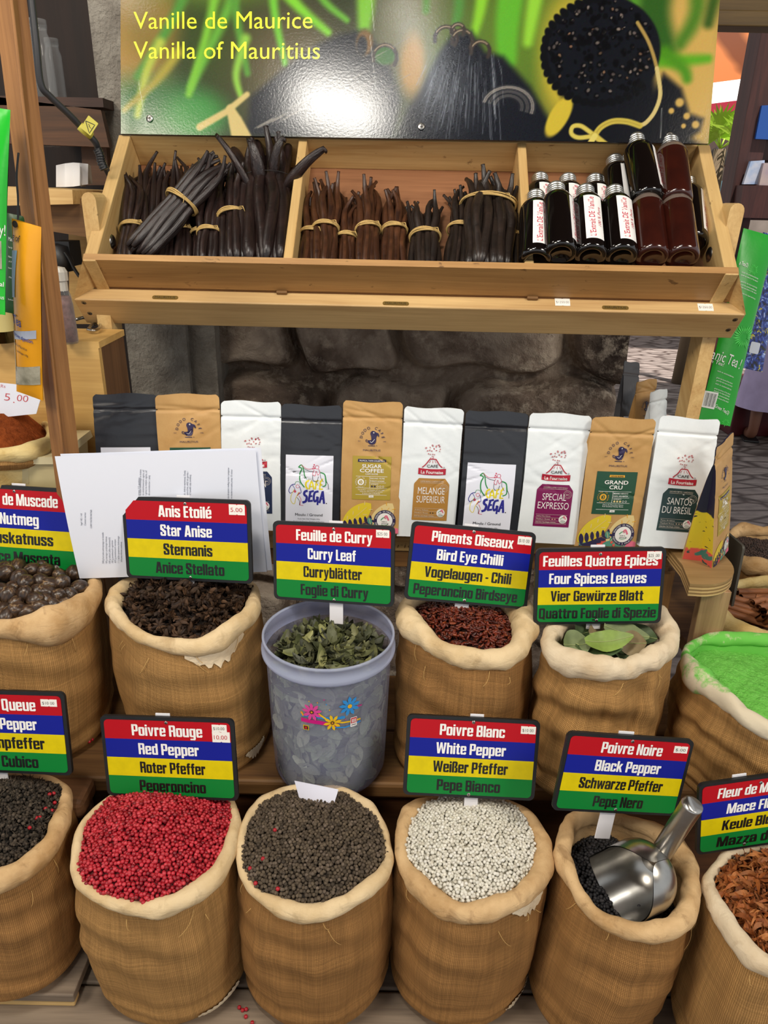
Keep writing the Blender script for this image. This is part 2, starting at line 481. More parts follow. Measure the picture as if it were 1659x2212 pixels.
def _P(*p): return [list(p)]
HEAVY = {
 'o': _ring(0, 0, .54, _X), 'a': _V(.34, 0, .66) + _H(.05, .49, .63, .14) + _V(0, .50, .70) + _ring(0, 0, .54, .45, .2, .12, .09),
 'b': _V(0, 0, 1) + _ring(0, 0, .54, _X), 'd': _V(.34, 0, 1) + _ring(0, 0, .54, _X), 'p': _V(0, -.22, _X) + _ring(0, 0, .54, _X), 'q': _V(.34, -.22, _X) + _ring(0, 0, .54, _X),
 'c': _V(0, .06, .71) + _H(.04, .48, 0) + _H(.04, .48, .625) + _V(.33, .05, .29) + _V(.33, .48, .72), 'e': _V(0, .06, .71) + _H(.04, .5, 0) + _H(.04, .5, .625) + _V(.34, .35, .72) + _H(.1, .54, .33, .11) + _V(.34, .05, .22),
 'f': _V(.08, 0, .94) + _H(0, .38, .60, .14) + _H(.13, .38, .86, .14), 'g': _ring(0, .02, .54, _X) + _V(.34, -.16, _X) + _H(.05, .5, -.24, .13), 'h': _V(0, 0, 1) + _V(.34, 0, .72) + _H(.1, .5, .62),
 'i': _V(0, 0, _X) + _V(0, .84, 1), 'l': _V(0, 0, 1), 'k': _V(0, 0, 1) + _P((.18, .30), (.18, .46), (.34, _X), (.55, _X), (.36, .42)) + _P((.18, .46), (.24, .50), (.37, .45), (.57, 0), (.36, 0), (.2, .4)),
 'm': _V(0, 0, _X) + _V(.31, 0, .72) + _V(.62, 0, .72) + _H(.1, .78, .62), 'n': _V(0, 0, _X) + _V(.34, 0, .72) + _H(.1, .5, .62), 'r': _V(0, 0, _X) + _H(.12, .40, .56, .21),
 's': _H(.04, .48, 0) + _H(.04, .48, .625) + _P((.0, .46), (.34, .22), (.52, .32), (.18, .56)) + _V(0, .40, .71) + _V(.32, .06, .38) + _V(.32, .52, .70) + _V(0, .08, .25),
 't': _V(.08, .04, .94) + _H(0, .38, .62, .14) + _H(.12, .38, 0), 'u': _V(0, .05, _X) + _V(.34, 0, _X) + _H(.05, .4, 0), 'v': _P((0, _X), (.17, 0), (.36, 0), (.53, _X), (.34, _X), (.265, .22), (.19, _X)),
 'w': _P((0, _X), (.13, 0), (.31, 0), (.40, .45), (.40, _X), (.33, _X), (.23, .25), (.19, _X)) + _P((.40, _X), (.40, .45), (.49, 0), (.67, 0), (.80, _X), (.61, _X), (.57, .25), (.47, _X)),
 'x': _P((0, _X), (.17, .38), (0, 0), (.2, 0), (.27, .2), (.34, 0), (.54, 0), (.37, .38), (.54, _X), (.34, _X), (.27, .56), (.2, _X)), 'y': _P((0, _X), (.17, .05), (.10, -.09), (.02, -.09), (.02, -.23), (.22, -.23), (.32, -.06), (.53, _X), (.34, _X), (.265, .25), (.19, _X)),
 'z': _H(.02, .45, .63, .14) + _H(0, .45, 0, .14) + _P((0, .12), (.2, .12), (.45, .65), (.25, .65)),
 'A': _P((0, 0), (.2, 0), (.33, .68), (.33, 1), (.17, 1)) + _P((.33, 1), (.33, .68), (.43, 0), (.64, 0), (.48, 1)) + _H(.16, .5, .17, .14), 'B': _V(0, 0, 1) + _ring(0, 0, .57, .55) + _ring(0, .44, .55, 1), 'C': _V(0, .06, .94) + _H(.04, .52, 0) + _H(.04, .52, .855) + _V(.36, .05, .36) + _V(.36, .62, .94),
 'E': _V(0, 0, 1) + _H(.1, .44, 0) + _H(.1, .42, .43) + _H(.1, .44, .855), 'F': _V(0, 0, 1) + _H(.1, .42, .41) + _H(.1, .44, .855), 'G': _V(0, .06, .94) + _H(.04, .52, 0) + _H(.04, .52, .855) + _V(.36, 0, .50) + _H(.28, .56, .40, .13) + _V(.36, .66, .94),
 'K': _V(0, 0, 1) + _P((.18, .38), (.18, .58), (.38, 1), (.60, 1), (.38, .52)) + _P((.18, .58), (.26, .62), (.40, .54), (.62, 0), (.40, 0), (.2, .5)), 'L': _V(0, 0, 1) + _H(.1, .43, 0), 'M': _P((0, 0), (.18, 0), (.18, .70), (.29, 0), (.42, 0), (.42, .4), (.25, 1), (0, 1)) + _P((.42, .4), (.42, 0), (.55, 0), (.66, .70), (.66, 0), (.84, 0), (.84, 1), (.59, 1)),
 'N': _V(0, 0, 1) + _V(.37, 0, 1) + _P((.1, 1), (.2, 1), (.46, 0), (.37, 0)), 'O': _ring(0, 0, .58, 1), 'P': _V(0, 0, 1) + _ring(0, .36, .56, 1), 'Q': _ring(0, 0, .58, 1) + _P((.30, .16), (.44, .22), (.62, -.08), (.44, -.1)), 'R': _V(0, 0, 1) + _ring(0, .42, .56, 1) + _V(.37, 0, .46),
 'S': _H(.04, .52, 0) + _H(.04, .52, .855) + _P((.0, .58), (.36, .27), (.56, .40), (.2, .72)) + _V(0, .50, .94) + _V(.36, .06, .48) + _V(.36, .66, .93) + _V(0, .07, .34), 'V': _P((0, 1), (.2, 0), (.42, 0), (.62, 1), (.41, 1), (.31, .28), (.21, 1)),
 'W': _P((0, 1), (.14, 0), (.35, 0), (.47, .6), (.47, 1), (.38, 1), (.26, .32), (.20, 1)) + _P((.47, 1), (.47, .6), (.59, 0), (.80, 0), (.94, 1), (.74, 1), (.68, .32), (.56, 1)), '-': _H(0, .28, .32, .15),
 'ß': _V(0, 0, .95) + _H(.05, .46, .86) + _V(.31, .62, .95) + _P((.22, .50), (.31, .66), (.51, .66), (.40, .48)) + _V(.34, .05, .46) + _H(.24, .48, 0) + _H(.24, .42, .42, .1)}
for k_, b_, acc in (('ä', 'a', 'u'), ('ü', 'u', 'u'), ('ö', 'o', 'u'), ('é', 'e', 'e'), ('à', 'a', 'g')):
    HEAVY[k_] = HEAVY[b_] + ([_rect(.05, .85, .22, 1), _rect(.32, .85, .49, 1)] if acc == 'u' else [[(.16, .84), (.30, .84), (.46, 1.04), (.26, 1.04)]] if acc == 'e' else [[(.24, .84), (.38, .84), (.28, 1.04), (.08, 1.04)]])
def heavy_text(mb, body, cx, cz, w, h, y, mat, shear=0.0):
    x = 0.0; polys = []
    for ch in body:
        if ch == ' ': x += 0.26; continue
        g = HEAVY[ch]; mx = max(p[0] for q in g for p in q)
        polys += [[(px + x, py) for px, py in q] for q in g]; x += mx + 0.055
    x -= 0.055; sx = w / x
    for k, q in enumerate(polys): mb.flatpoly([(cx + (px * sx - w / 2) + shear * (py - .5) * h, cz + (py - 0.5) * h) for px, py in q], y - 2.5e-5 * (k % 9), mat)

# ================================================================== the setting
W_PINE = lambda ax: wood('pine_%d' % ax, '#d9b87c', '#b98f55', ax, 0.5, spots='#6b4520')
W_OLD = lambda ax: wood('old_board_%d' % ax, '#8a6438', '#5a3c20', ax, 0.6)
W_GREY = lambda ax: wood('grey_board_%d' % ax, '#8b7b69', '#5f5145', ax, 0.7)
W_BROWN = lambda ax: wood('brown_post_%d' % ax, '#b07d48', '#7d522b', ax, 0.55)
W_DARK = lambda ax: wood('dark_wood_%d' % ax, '#4a2f22', '#2c1a12', ax, 0.6)
W_PLY = lambda ax: wood('plywood_%d' % ax, '#d8b06a', '#b98e4c', ax, 0.55, 0.6)
BLACK = flat('black_plastic', '#141416', 0.45)
STEEL = flat('steel', '#b9b6b0', 0.28, 1.0, var=0.3, vscale=30)
SCREW = flat('screw_metal', '#8d8a84', 0.35, 1.0)

# market floor of worn cobbles, far behind and below the stall
def cobble_mat():
    m, t = newmat('cobbles')
    v = t.new('ShaderNodeTexVoronoi', feature='DISTANCE_TO_EDGE'); v.inputs['Scale'].default_value = 1.0
    t.link(t.coord('Object', (4.0, 9.0, 1)), v.inputs['Vector'])
    n = t.noise(t.coord('Object', (3, 9, 1)), 3.0, 5)
    c = t.ramp(n, [(0.3, '#6d625d'), (0.7, '#9a8c85')])
    e = t.ramp(v.outputs[0], [(0.02, '#8d827e'), (0.14, '#ffffff')])
    t.link(t.mix(1.0, c, e, 'MULTIPLY'), t.b.inputs['Base Color']); t.b.inputs['Roughness'].default_value = 0.6
    t.bump(t.math('ADD', v.outputs[0], n), 0.6, 0.02)
    return m
b = MB(); b.add([(-9, -4, 0), (9, -4, 0), (9, 16, 0), (-9, 16, 0)], [(0, 1, 2, 3)])
struct(b.build('floor', cobble_mat()))
b = MB(); b.box((-5, -3.6, 3.5), (4.2, 4.4, 3.6))
struct(b.build('ceiling', W_DARK(0)))

# rubble stone wall behind the stand
def stone_wall():
    rng = np.random.default_rng(4)
    Y0 = 1.78
    xa = atY(452, 760, Y0)[0]; xb = atY(1346, 780, Y0)[0]
    z0, z1 = 0.0, 2.1
    nx, nz = 210, 300
    X, Z = np.meshgrid(np.linspace(xa, xb, nx), np.linspace(z0, z1, nz))
    seeds = []; z = z0 - 0.03; r = 0
    while z < z1 + 0.1:
        h = rng.uniform(0.15, 0.21); x = xa - rng.uniform(0, 0.2)
        while x < xb + 0.1:
            w = rng.uniform(0.22, 0.44); seeds.append((x + w / 2, z + h / 2 + rng.uniform(-.015, .015), w, h)); x += w
        z += h
    S = np.array(seeds)
    dx = np.abs(X[..., None] + 0.012 * np.sin(Z * 31)[..., None] - S[:, 0]) / (S[:, 2] / 2)
    dz = np.abs(Z[..., None] + 0.012 * np.sin(X * 23)[..., None] - S[:, 1]) / (S[:, 3] / 2)
    d = np.power(dx ** 4 + dz ** 4, 0.25)
    k = d.argmin(-1); d = d.min(-1)
    h = np.clip((1.02 - d) / 0.22, 0, 1); h = h * h * (3 - 2 * h)
    off = rng.uniform(0.0, 0.035, len(S))[k]
    bump = sum(np.sin(X * f * 40 + p) * np.sin(Z * f * 37 + q) / f for f, p, q in zip((1, 2.1, 4.3), rng.uniform(0, 6, 3), rng.uniform(0, 6, 3))) * 0.004
    Yg = Y0 + 0.045 - h * (0.045 + off) + bump * h
    b = MB(); b.grid(np.stack([X, Yg, Z], -1), flip=False)
    o0 = len(b.v)
    b.box((xa, Y0 + 0.05, z0), (xb, Y0 + 0.3, z1))
    m, t = newmat('rubble_stone')
    n = t.noise(t.coord(), 4.5, 6, 0.62, 0.4); n2 = t.noise(t.coord(), 30, 5, 0.7)
    c = t.ramp(n, [(0.34, '#3a302b'), (0.5, '#857466'), (0.66, '#c2b2a0')])
    c = t.mix(t.ramp(n2, [(0.5, '#000000'), (0.72, '#ffffff')]), c, '#cbbca8')
    t.link(c, t.b.inputs['Base Color']); t.b.inputs['Roughness'].default_value = 0.85
    t.b.inputs['Specular IOR Level'].default_value = 0.2
    t.bump(t.math('ADD', n2, t.math('ADD', n, t.noise(t.coord(), 11, 5, .7))), 1.0, 0.012)
    struct(b.build('wall_stone', m))
stone_wall()
CONC = flat('rough_concrete', '#aaa498', 0.9, spec=0.15, col2='#837c72', vscale=25, bump=0.9, bscale=120, bdist=0.008)
b = MB(); xa = atY(276, 760, 1.68)[0]; xb = atY(462, 760, 1.68)[0]
b.box((xa, 1.68, 0), (xb - 0.06, 1.98, 2.1)); b.box((xb - 0.06, 1.70, 0), (xb, 1.98, 2.1))
struct(b.build('wall_pillar', CONC))
# dark timber partition at the left
b = MB(); x1 = atY(268, 300, 1.72)[0]
b.box((-1.9, 1.95, 0), (xa, 2.0, 3.4))
struct(b.build('wall_left', wood('wall_board', '#2a1a12', '#190f0a', 2, 0.7)))
b = MB(); p = atY(190, 40, 1.7)[0]; q = atY(262, 40, 1.7)[0]
xl0, xl1 = atY(196, 60, 1.70)[0], atY(243, 320, 1.70)[0]
b.box((xl0, 1.70, 1.35), (xl0 + 0.16, 1.95, 3.4), bev=0.004)
struct(b.build('trim_left', wood('weathered_post', '#4f463d', '#302a25', 2, 0.85)))

# right hand: timber frame, roof beam and shutter, with the yard beyond
b = MB()
def hexa(b, P, mat=0):
    """eight points: bottom four then top four, same order"""
    b.add(P, [(3, 2, 1, 0), (4, 5, 6, 7), (0, 1, 5, 4), (1, 2, 6, 5), (2, 3, 7, 6), (3, 0, 4, 7)], mat)
MAROON = wood('maroon_timber', '#4a2620', '#2e1512', 2, 0.55)
YW = 5.6
xr = atY(1613, 240, YW)[0]; zwb = atY(1640, 476, YW)[2]
b = MB(); b.box((xr, YW, 0), (xr + 0.17, YW + .2, 4.6), bev=0.006)
struct(b.build('trim_right', MAROON))
b = MB(); b.box((xr + 0.17, YW + .08, zwb), (xr + 2.6, YW + .14, 4.6))
for i in range(16):
    z = zwb + i * 0.19
    b.box((xr + 0.17, YW + .04, z), (xr + 2.6, YW + .08, z + 0.16), bev=0.004)
struct(b.build('wall_right', MAROON))
b = MB(); b.box((xr - 4, 13, 0), (xr + 8, 13.2, 7))
struct(b.build('wall_far', flat('far_wall', '#8f857c', .9, col2='#6d645c', vscale=2)))
b = MB(); zt = atY(1600, 62, 2.25)[2]
b.box((0.7, 2.22, zt), (3.2, 2.30, zt + 0.035), bev=0.003); b.box((0.7, 2.25, zt + 0.035), (3.2, 2.30, zt + 0.35))
struct(b.build('trim_beam', [wood('olive_beam', '#6a5228', '#4a3818', 0, 0.6)]))

# steps the sacks stand on
ZFLOOR, ZFRONT, ZMIDSH, ZMID, ZBAG = 0.580, 0.812, 0.796, 1.015, 1.045
t_ = thing('display_step', 'low grey plank step under the front row of sacks', 'step', loc=(0, 0.55, ZFLOOR - 0.03))
for i in range(3):
    b = MB(); b.box((-1.15, 0.36 + i * 0.15, ZFLOOR - 0.03), (1.25, 0.36 + i * 0.15 + 0.147, ZFLOOR), bev=0.003); b.build('plank', W_GREY(0), t_)
for x in (-1.1, 1.15):
    b = MB(); b.box((x, 0.42, 0), (x + 0.05, 0.47, ZFLOOR - 0.03)); b.build('leg', W_OLD(2), t_)
t_ = thing('display_step', 'higher brown plank step under the second row of sacks and the plastic tub', 'step', loc=(0, 0.9, ZMIDSH - 0.03)); YSH = atZ(700, 1692, ZMIDSH)[1]
for y0, y1 in ((YSH, YSH + 0.115), (YSH + 0.118, YSH + 0.26)):
    b = MB(); b.box((-1.15, y0, ZMIDSH - 0.026), (1.25, y1, ZMIDSH), bev=0.005); b.build('plank', W_OLD(0), t_)
b = MB(); b.box((-1.1, YSH + 0.012, 0.3), (1.2, YSH + 0.03, ZMIDSH - 0.026))
b.build('riser', wood('riser_board', '#6b4426', '#472a16', 0, 0.6), t_)
for x in (-1.1, -0.4, 0.4, 1.15):
    b = MB(); b.box((x, YSH + 0.05, 0), (x + 0.05, YSH + 0.1, ZMIDSH - 0.03)); b.build('leg', W_OLD(2), t_)
YB0 = atZ(868, 1162, ZBAG)[1]
xe = atY(1474, 1200, YB0)[0]
t_ = thing('bag_shelf', 'pale timber shelf behind the sacks carrying the row of coffee bags', 'shelf', loc=(0, YB0, ZBAG - 0.1))
b = MB(); b.box((-0.52, YB0, ZBAG - 0.024), (xe, YB0 + 0.13, ZBAG), bev=0.002); b.build('shelf_board', W_PINE(0), t_)
b = MB(); b.box((-0.52, YB0 + 0.004, ZBAG - 0.055), (xe - 0.016, YB0 + 0.04, ZBAG - 0.025), bev=0.002); bo = b.build('rail', W_OLD(0), t_)
for x in (-0.5, 0.10, xe - 0.036):
    b = MB(); b.box((x, YB0 + 0.01, ZMIDSH), (x + 0.035, YB0 + 0.05, ZBAG - 0.055), bev=0.002); b.build('upright', W_OLD(2), t_)
b = MB(); c = atY(868, 1178, YB0)
b.text('vrie', c[0], c[2], 0.042, 0.009, YB0 - 0.0004, 0, -0.012, shear=0.2)
b.build('handwriting', flat('pencil', '#7a5c34', 0.8), t_)

# ================================================================== slanting display tray on its stand
TF = Face([(257, 290), (1534, 314), (1596, 590), (178, 562)], 1.335, tilt=49, st=25, sy=20)
TW, TH = TF.w, TF.h
def tl(px, py, y=0.0):
    """point of the tray's own frame (x across, y into the tray, z up the slope) seen at a pixel"""
    n = TF.R[:, 1]; P = atPlane(px, py, TF.base + n * y, n); v = TF.R.T @ (P - TF.base)
    return np.array([v[0], y, v[2]])
def tw(p): return TF.base + TF.R @ np.asarray(p)
_n = TF.R[:, 2]; _q = atPlane(313, 337, TF.base + _n * (TH - 0.004), _n); TD = float((TF.R.T @ (_q - TF.base))[1])
TD = min(max(TD, 0.06), 0.11)
stand = thing('display_stand', 'slanting wooden display tray with three compartments on a timber stand', 'display stand', M=TF.M)
ST = 0.021
TANW = wood('tray_back', '#9c6c4a', '#7f5438', 0, 0.5, 1.4)
def tbox(lo, hi, name, mat, bev=0.0015, parent=None):
    b = MB(); b.box(lo, hi, bev=bev); return b.build(name, mat, parent or stand, world=False)
for sx in (-1, 1):
    x0 = sx * TW / 2; lo, hi = min(x0, x0 - sx * ST), max(x0, x0 - sx * ST)
    sb = tbox((lo, 0, -0.002), (hi, TD + 0.01, TH), 'side_board', W_PINE(2))
    # bolt head on the inner face
    px = (262, 1516)[sx > 0]; 
    b = MB(); c = np.array([x0 - sx * ST, 0.035, 0.075]); 
    Mx = Matrix.Translation(Vector(c)) @ Matrix.Rotation(math.radians(-90 * sx), 4, 'Y')
    b.lathe([(0.0, 0.004), (0.006, 0.0038), (0.011, 0.0015), (0.012, 0)], 20, M=Mx)
    b.build('bolt', STEEL, sb, world=False)
tbox((-TW / 2 + ST, 0.0, TH - 0.003), (TW / 2 - ST, TD, TH + 0.012), 'top_board', W_PINE(0))
tbox((-TW / 2 + ST, TD, 0.0), (TW / 2 - ST, TD + 0.008, TH), 'back_panel', TANW, 0)
DIV = [tl(655, 298)[0], tl(1127, 310)[0]]
for x in DIV: tbox((x - 0.0075, 0.0, 0.012), (x + 0.0075, TD, TH - 0.003), 'divider', W_PINE(2))
# lip: a board square to the slope; its far edge sits on the rail
LD = tl(700, 627, 0)  # seed only
def solve_y(px, py, z):
    n = TF.R[:, 2]; q = atPlane(px, py, TF.base + n * z, n); return float((TF.R.T @ (q - TF.base))[1])
LY = solve_y(860, 637, 0.0)      # where the lip meets the rail
b = MB()
wl = TW / 2
LBL, LBR = tl(205, 618, LY)[0], tl(1573, 645, LY)[0]
P = [(-wl, 0, 0), (wl, 0, 0), (LBR, LY, 0), (LBL, LY, 0), (-wl, -0.002, 0.011), (wl, -0.002, 0.011), (LBR, LY, 0.011), (LBL, LY, 0.011)]
hexa(b, P); b.build('front_lip', wood('lip_board', '#bd9158', '#976c3c', 0, 0.5, spots='#4f2f14'), stand, world=False)
RZ0 = tl(860, 663, LY)[2]        # lower edge of the rail's upper face
RY1 = solve_y(860, 714, RZ0)
rx0, rx1 = tl(159, 645, LY)[0], tl(1611, 679, LY)[0]
rail = tbox((rx0, LY, RZ0), (rx1, RY1, 0.0), 'rail', wood('rail_pine', '#d8b67e', '#b28c5a', 0, 0.5, 0.8), 0.002)
for sx, xe_, xl_ in ((-1, rx0, LBL), (1, rx1, LBR)):   # cheeks between rail and tray side
    b = MB(); T = [np.array([sx * TW / 2, 0.0005, 0.0]), np.array([xl_, LY, 0.0]), np.array([xe_, LY, RZ0])]
    if sx > 0: T = [T[0], T[2], T[1]]
    U = [p + np.array([0, 0.002, 0.022]) for p in T]
    b.add(T + U, [(0, 2, 1), (3, 4, 5), (0, 1, 4, 3), (1, 2, 5, 4), (2, 0, 3, 5)])
    b.build('cheek', W_PINE(2), stand, world=False)
BRASS = flat('dull_brass', '#8a713a', 0.4, 0.6)
for px, py in ((357, 643), (855, 656), (1329, 665)):
    c = tl(px, py, LY); c[1] = LY
    b = MB(); b.prism(rrect(0.043, 0.0075, 0.0036, 4, c[0], c[2]), LY - 0.0009, LY, 0)
    pl = b.build('name_plate', BRASS, rail, world=False)
    b = MB(); b.text('MAURITIUS', c[0], c[2], 0.034, 0.0042, LY - 0.0011, 0, 0.008)
    b.build('plate_lettering', flat('plate_ink', '#2c2412', 0.5), rail, world=False)
PAPER = flat('sticker_paper', '#efece4', 0.6)
INK = flat('faded_ink', '#6d6660', 0.7)
STAMP = flat('stamp_ink', '#8b8078', 0.7)
for px, py in ((1215, 653), (1524, 664)):
    c = tl(px, py, LY)
    b = MB(); b.prism([(c[0] - .0122, c[2] - .0075), (c[0] - .002, c[2] - .0075), (c[0], c[2] - .0068), (c[0] + .002, c[2] - .0075), (c[0] + .0122, c[2] - .0075), (c[0] + .0122, c[2] + .0075), (c[0] + .002, c[2] + .0075), (c[0], c[2] + .0068), (c[0] - .002, c[2] + .0075), (c[0] - .0122, c[2] + .0075)], LY - 0.0005, LY)
    b.text('$1250.00', c[0], c[2], 0.021, 0.0052, LY - 0.0007, 1, -0.008)
    b.build('price_sticker', [PAPER, INK], rail, world=False)
def screw(b, c, n, r=0.0042):
    """flat cross-head screw at c facing n"""
    M = Matrix.Translation(Vector(c)) @ Vector(n).to_track_quat('Z', 'Y').to_matrix().to_4x4()
    b.lathe([(0, 0.0006), (r * 0.55, 0.0007), (r, 0.0)], 16, M=M)
    A = np.array(M)
    for w, h in ((r * .55, r * .13), (r * .13, r * .55)):
        vs = [np.array([x, y, 0.00095, 1]) @ A.T for x, y in ((-w, -h), (w, -h), (w, h), (-w, h))]
        b.add([v[:3] for v in vs], [(0, 1, 2, 3)], 1)
DARKMARK = flat('recess', '#2a211a', 0.8)
for px, py in ((181, 654), (194, 677), (1588, 691), (1573, 713)):
    b = MB(); nn = TF.R[:, 2]; q = TF.R.T @ (atPlane(px, py, TF.base + nn * RZ0, nn) - TF.base)
    screw(b, (q[0], q[1], RZ0), (0, 0, -1)); b.build('screw', [SCREW, DARKMARK], rail, world=False)
for px in (609, 1149):   # small wooden pegs locking the lip
    c = tl(px, 637, LY)
    b = MB(); b.box((c[0] - .009, LY - 0.006, -0.006), (c[0] + .009, LY, 0.0), bev=0.0015); b.build('peg', W_OLD(0), stand, world=False)
# posts
YP = 1.285
def post(fl, fr, ztop, name):
    """front-left and front-right edges given by two pixels each"""
    b = MB(); E = []
    for (p0, p1) in (fl, fr):
        A, B = atY(*p0, YP), atY(*p1, YP); d = (B - A) / (B[2] - A[2])
        E.append((A + d * (0 - A[2]), A + d * (ztop - A[2])))
    D = np.array([0, 0.05, 0])
    (l0, l1), (r0, r1) = E
    hexa(b, [l0, r0, r0 + D, l0 + D, l1, r1, r1 + D, l1 + D])
    # rounded head
    h = []
    for k in range(9):
        a = math.pi * (1 - k / 8); w = (r1[0] - l1[0]) / 2; h.append(((l1[0] + r1[0]) / 2 + w * math.cos(a), ztop + 0.012 * math.sin(a)))
    b.prism(h[::-1], YP, YP + 0.05)
    b.build(name, W_PINE(2), stand)
zt = atY(190, 424, YP)[2] - 0.006
post(((231, 850), (177, 440)), ((260, 850), (208, 440)), zt, 'post')
post(((1482, 899), (1573, 470)), ((1511, 899), (1605, 470)), zt + 0.004, 'post')
b = MB()
hexa(b, [tw(p) for p in [(-TW / 2 + .02, TD + .012, 0.02), (TW / 2 - .02, TD + .012, 0.02), (TW / 2 - .02, TD + .03, 0.02), (-TW / 2 + .02, TD + .03, .02),
                         (-TW / 2 + .02, TD + .012, 0.06), (TW / 2 - .02, TD + .012, 0.06), (TW / 2 - .02, TD + .03, .06), (-TW / 2 + .02, TD + .03, .06)]])
b.build('crossbar', W_OLD(0), stand)

# ================================================================== printed picture board
BF = Face([(260, 2), (1553, 10), (1531, 312), (262, 288)], float(tw((0, 0, TH))[1]) + 0.012, tilt=15, st=5, sy=10)
BEXT = 0.10
board = thing('picture_board', 'varnished picture board of vanilla pods with yellow lettering, screwed above the tray', 'sign', M=BF.M)
b = MB(); b.box((-BF.w / 2, 0, 0), (BF.w / 2, 0.005, BF.h + BEXT))
b.build('backing', flat('board_edge', '#22262b', 0.4), board, world=False)

def paint_board(nx, nz):
    """colours of the printed picture on the board's own grid"""
    u = np.linspace(262, 1545, nx); v = np.linspace(300, -102, nz)
    X, Y = np.meshgrid(u, v)
    img = np.zeros((nz, nx, 3)); rng = np.random.default_rng(11)
    def col(c): return np.array(_s(c))
    def put(mask, c): 
        img[:] = img * (1 - mask[..., None]) + col(c) * mask[..., None]
    def sst(a, b, x):
        t = np.clip((x - a) / (b - a), 0, 1); return t * t * (3 - 2 * t)
    def ell(cx, cy, rx, ry, soft=0.3, rot=0):
        c, s = math.cos(rot), math.sin(rot); dx, dy = X - cx, Y - cy
        r = np.hypot((dx * c + dy * s) / rx, (-dx * s + dy * c) / ry); return sst(1 + soft, 1 - soft, r)
    def stroke(pts, w, soft=4, w1=None):
        m = np.zeros_like(X); n = len(pts) - 1
        for i in range(n):
            (x0, y0), (x1, y1) = pts[i], pts[i + 1]
            L2 = (x1 - x0) ** 2 + (y1 - y0) ** 2
            t = np.clip(((X - x0) * (x1 - x0) + (Y - y0) * (y1 - y0)) / L2, 0, 1)
            d = np.hypot(X - x0 - t * (x1 - x0), Y - y0 - t * (y1 - y0))
            ww = w if w1 is None else w + (w1 - w) * ((i + t) / n)
            m = np.maximum(m, sst(ww + soft, np.maximum(ww - soft, 0), d))
        return m
    def poly(pts, soft=4):
        P = np.array(pts, float); ins = np.zeros(X.shape, bool); d = np.full(X.shape, 1e9)
        for i in range(len(P)):
            x0, y0 = P[i]; x1, y1 = P[(i + 1) % len(P)]
            L2 = (x1 - x0) ** 2 + (y1 - y0) ** 2
            t = np.clip(((X - x0) * (x1 - x0) + (Y - y0) * (y1 - y0)) / L2, 0, 1)
            d = np.minimum(d, np.hypot(X - x0 - t * (x1 - x0), Y - y0 - t * (y1 - y0)))
            if y0 != y1:
                c = ((y0 > Y) != (y1 > Y)) & (X < (x1 - x0) * (Y - y0) / (y1 - y0) + x0); ins ^= c
        return sst(-soft, soft, np.where(ins, d, -d))
    def sp(P, n=8):
        P = np.array(P, float); out = []
        for i in range(len(P) - 1):
            p0, p1, p2, p3 = P[max(i - 1, 0)], P[i], P[i + 1], P[min(i + 2, len(P) - 1)]
            for q in np.linspace(0, 1, n, endpoint=False): out.append(tuple(0.5 * ((2 * p1) + (-p0 + p2) * q + (2 * p0 - 5 * p1 + 4 * p2 - p3) * q * q + (-p0 + 3 * p1 - 3 * p2 + p3) * q ** 3)))
        return out + [tuple(P[-1])]
    img[:] = col('#333c26')
    put(ell(300, 130, 70, 190, .6), '#a98543'); put(ell(470, 60, 90, 150, .7), '#3a4a24'); put(ell(640, 150, 120, 120, .7), '#5a5236')
    put(ell(900, 60, 90, 120, .8), '#7d7a5c'); put(ell(1120, 90, 140, 160, .7), '#5c7a2c'); put(ell(1240, 130, 60, 130, .5), '#c9b23a')
    put(ell(1490, 150, 90, 260, .5), '#c7a355'); put(ell(330, 250, 110, 70, .6), '#2f6a35'); put(ell(430, 260, 70, 50, .6), '#3d8a40')
    put(ell(330, 60, 60, 90, .6), '#86702f'); put(ell(470, -30, 150, 50, .8), '#6c8a34')
    for pts, w, w1, c, sf in [
        ([(560, -100), (500, 40), (420, 200)], 16, 4, '#63a63c', 10), ([(455, -100), (470, 20), (415, 215)], 15, 3, '#78bb3c', 9),
        ([(500, -60), (520, 60), (545, 170)], 12, 3, '#57943a', 8), ([(380, -60), (400, 20), (300, 180)], 14, 4, '#4f8f38', 10),
        ([(350, 110), (320, 170), (300, 260)], 10, 5, '#b3c04a', 8), ([(390, 130), (340, 190), (270, 250)], 11, 3, '#a59a3c', 8),
        ([(560, -80), (640, 20), (720, 85)], 17, 6, '#7fcf35', 7), ([(600, -80), (600, 30), (628, 150)], 15, 3, '#6fc03a', 7),
        ([(660, -90), (700, 10), (760, 60)], 11, 3, '#69b03a', 7), ([(540, 100), (520, 170), (530, 215)], 10, 3, '#8bc24a', 7),
        ([(800, -100), (800, 20), (798, 78)], 26, 12, '#7fc23c', 8), ([(930, -80), (930, 40)], 10, 4, '#5a8a38', 8),
        ([(1000, -100), (1000, 30), (995, 60)], 13, 6, '#4f8a3a', 8), ([(1060, -100), (1045, 40), (1030, 100)], 17, 5, '#86c832', 7),
        ([(1120, -100), (1105, 60), (1108, 135)], 30, 20, '#5fae30', 8), ([(1180, -100), (1160, 20), (1150, 100)], 20, 10, '#8ecb3c', 8),
        ([(1420, -100), (1410, 30), (1440, 110)], 40, 24, '#2f5a20', 14), ([(1480, -100), (1500, 30), (1470, 100)], 22, 10, '#4d7a26', 12),
        ([(1400, 120), (1440, 135), (1530, 130)], 22, 4, '#58a31e', 10), ([(1440, 120), (1480, 150), (1490, 170)], 14, 6, '#4a8a1c', 10),
        ([(1545, -60), (1525, 60)], 16, 8, '#39571f', 10), ([(1290, -60), (1300, 20)], 30, 20, '#7ea53a', 14), ([(1350, -80), (1370, 20)], 26, 10, '#4f8c2c', 12)]:
        put(stroke(sp(pts, 5), w, sf * 1.3, w1), c)
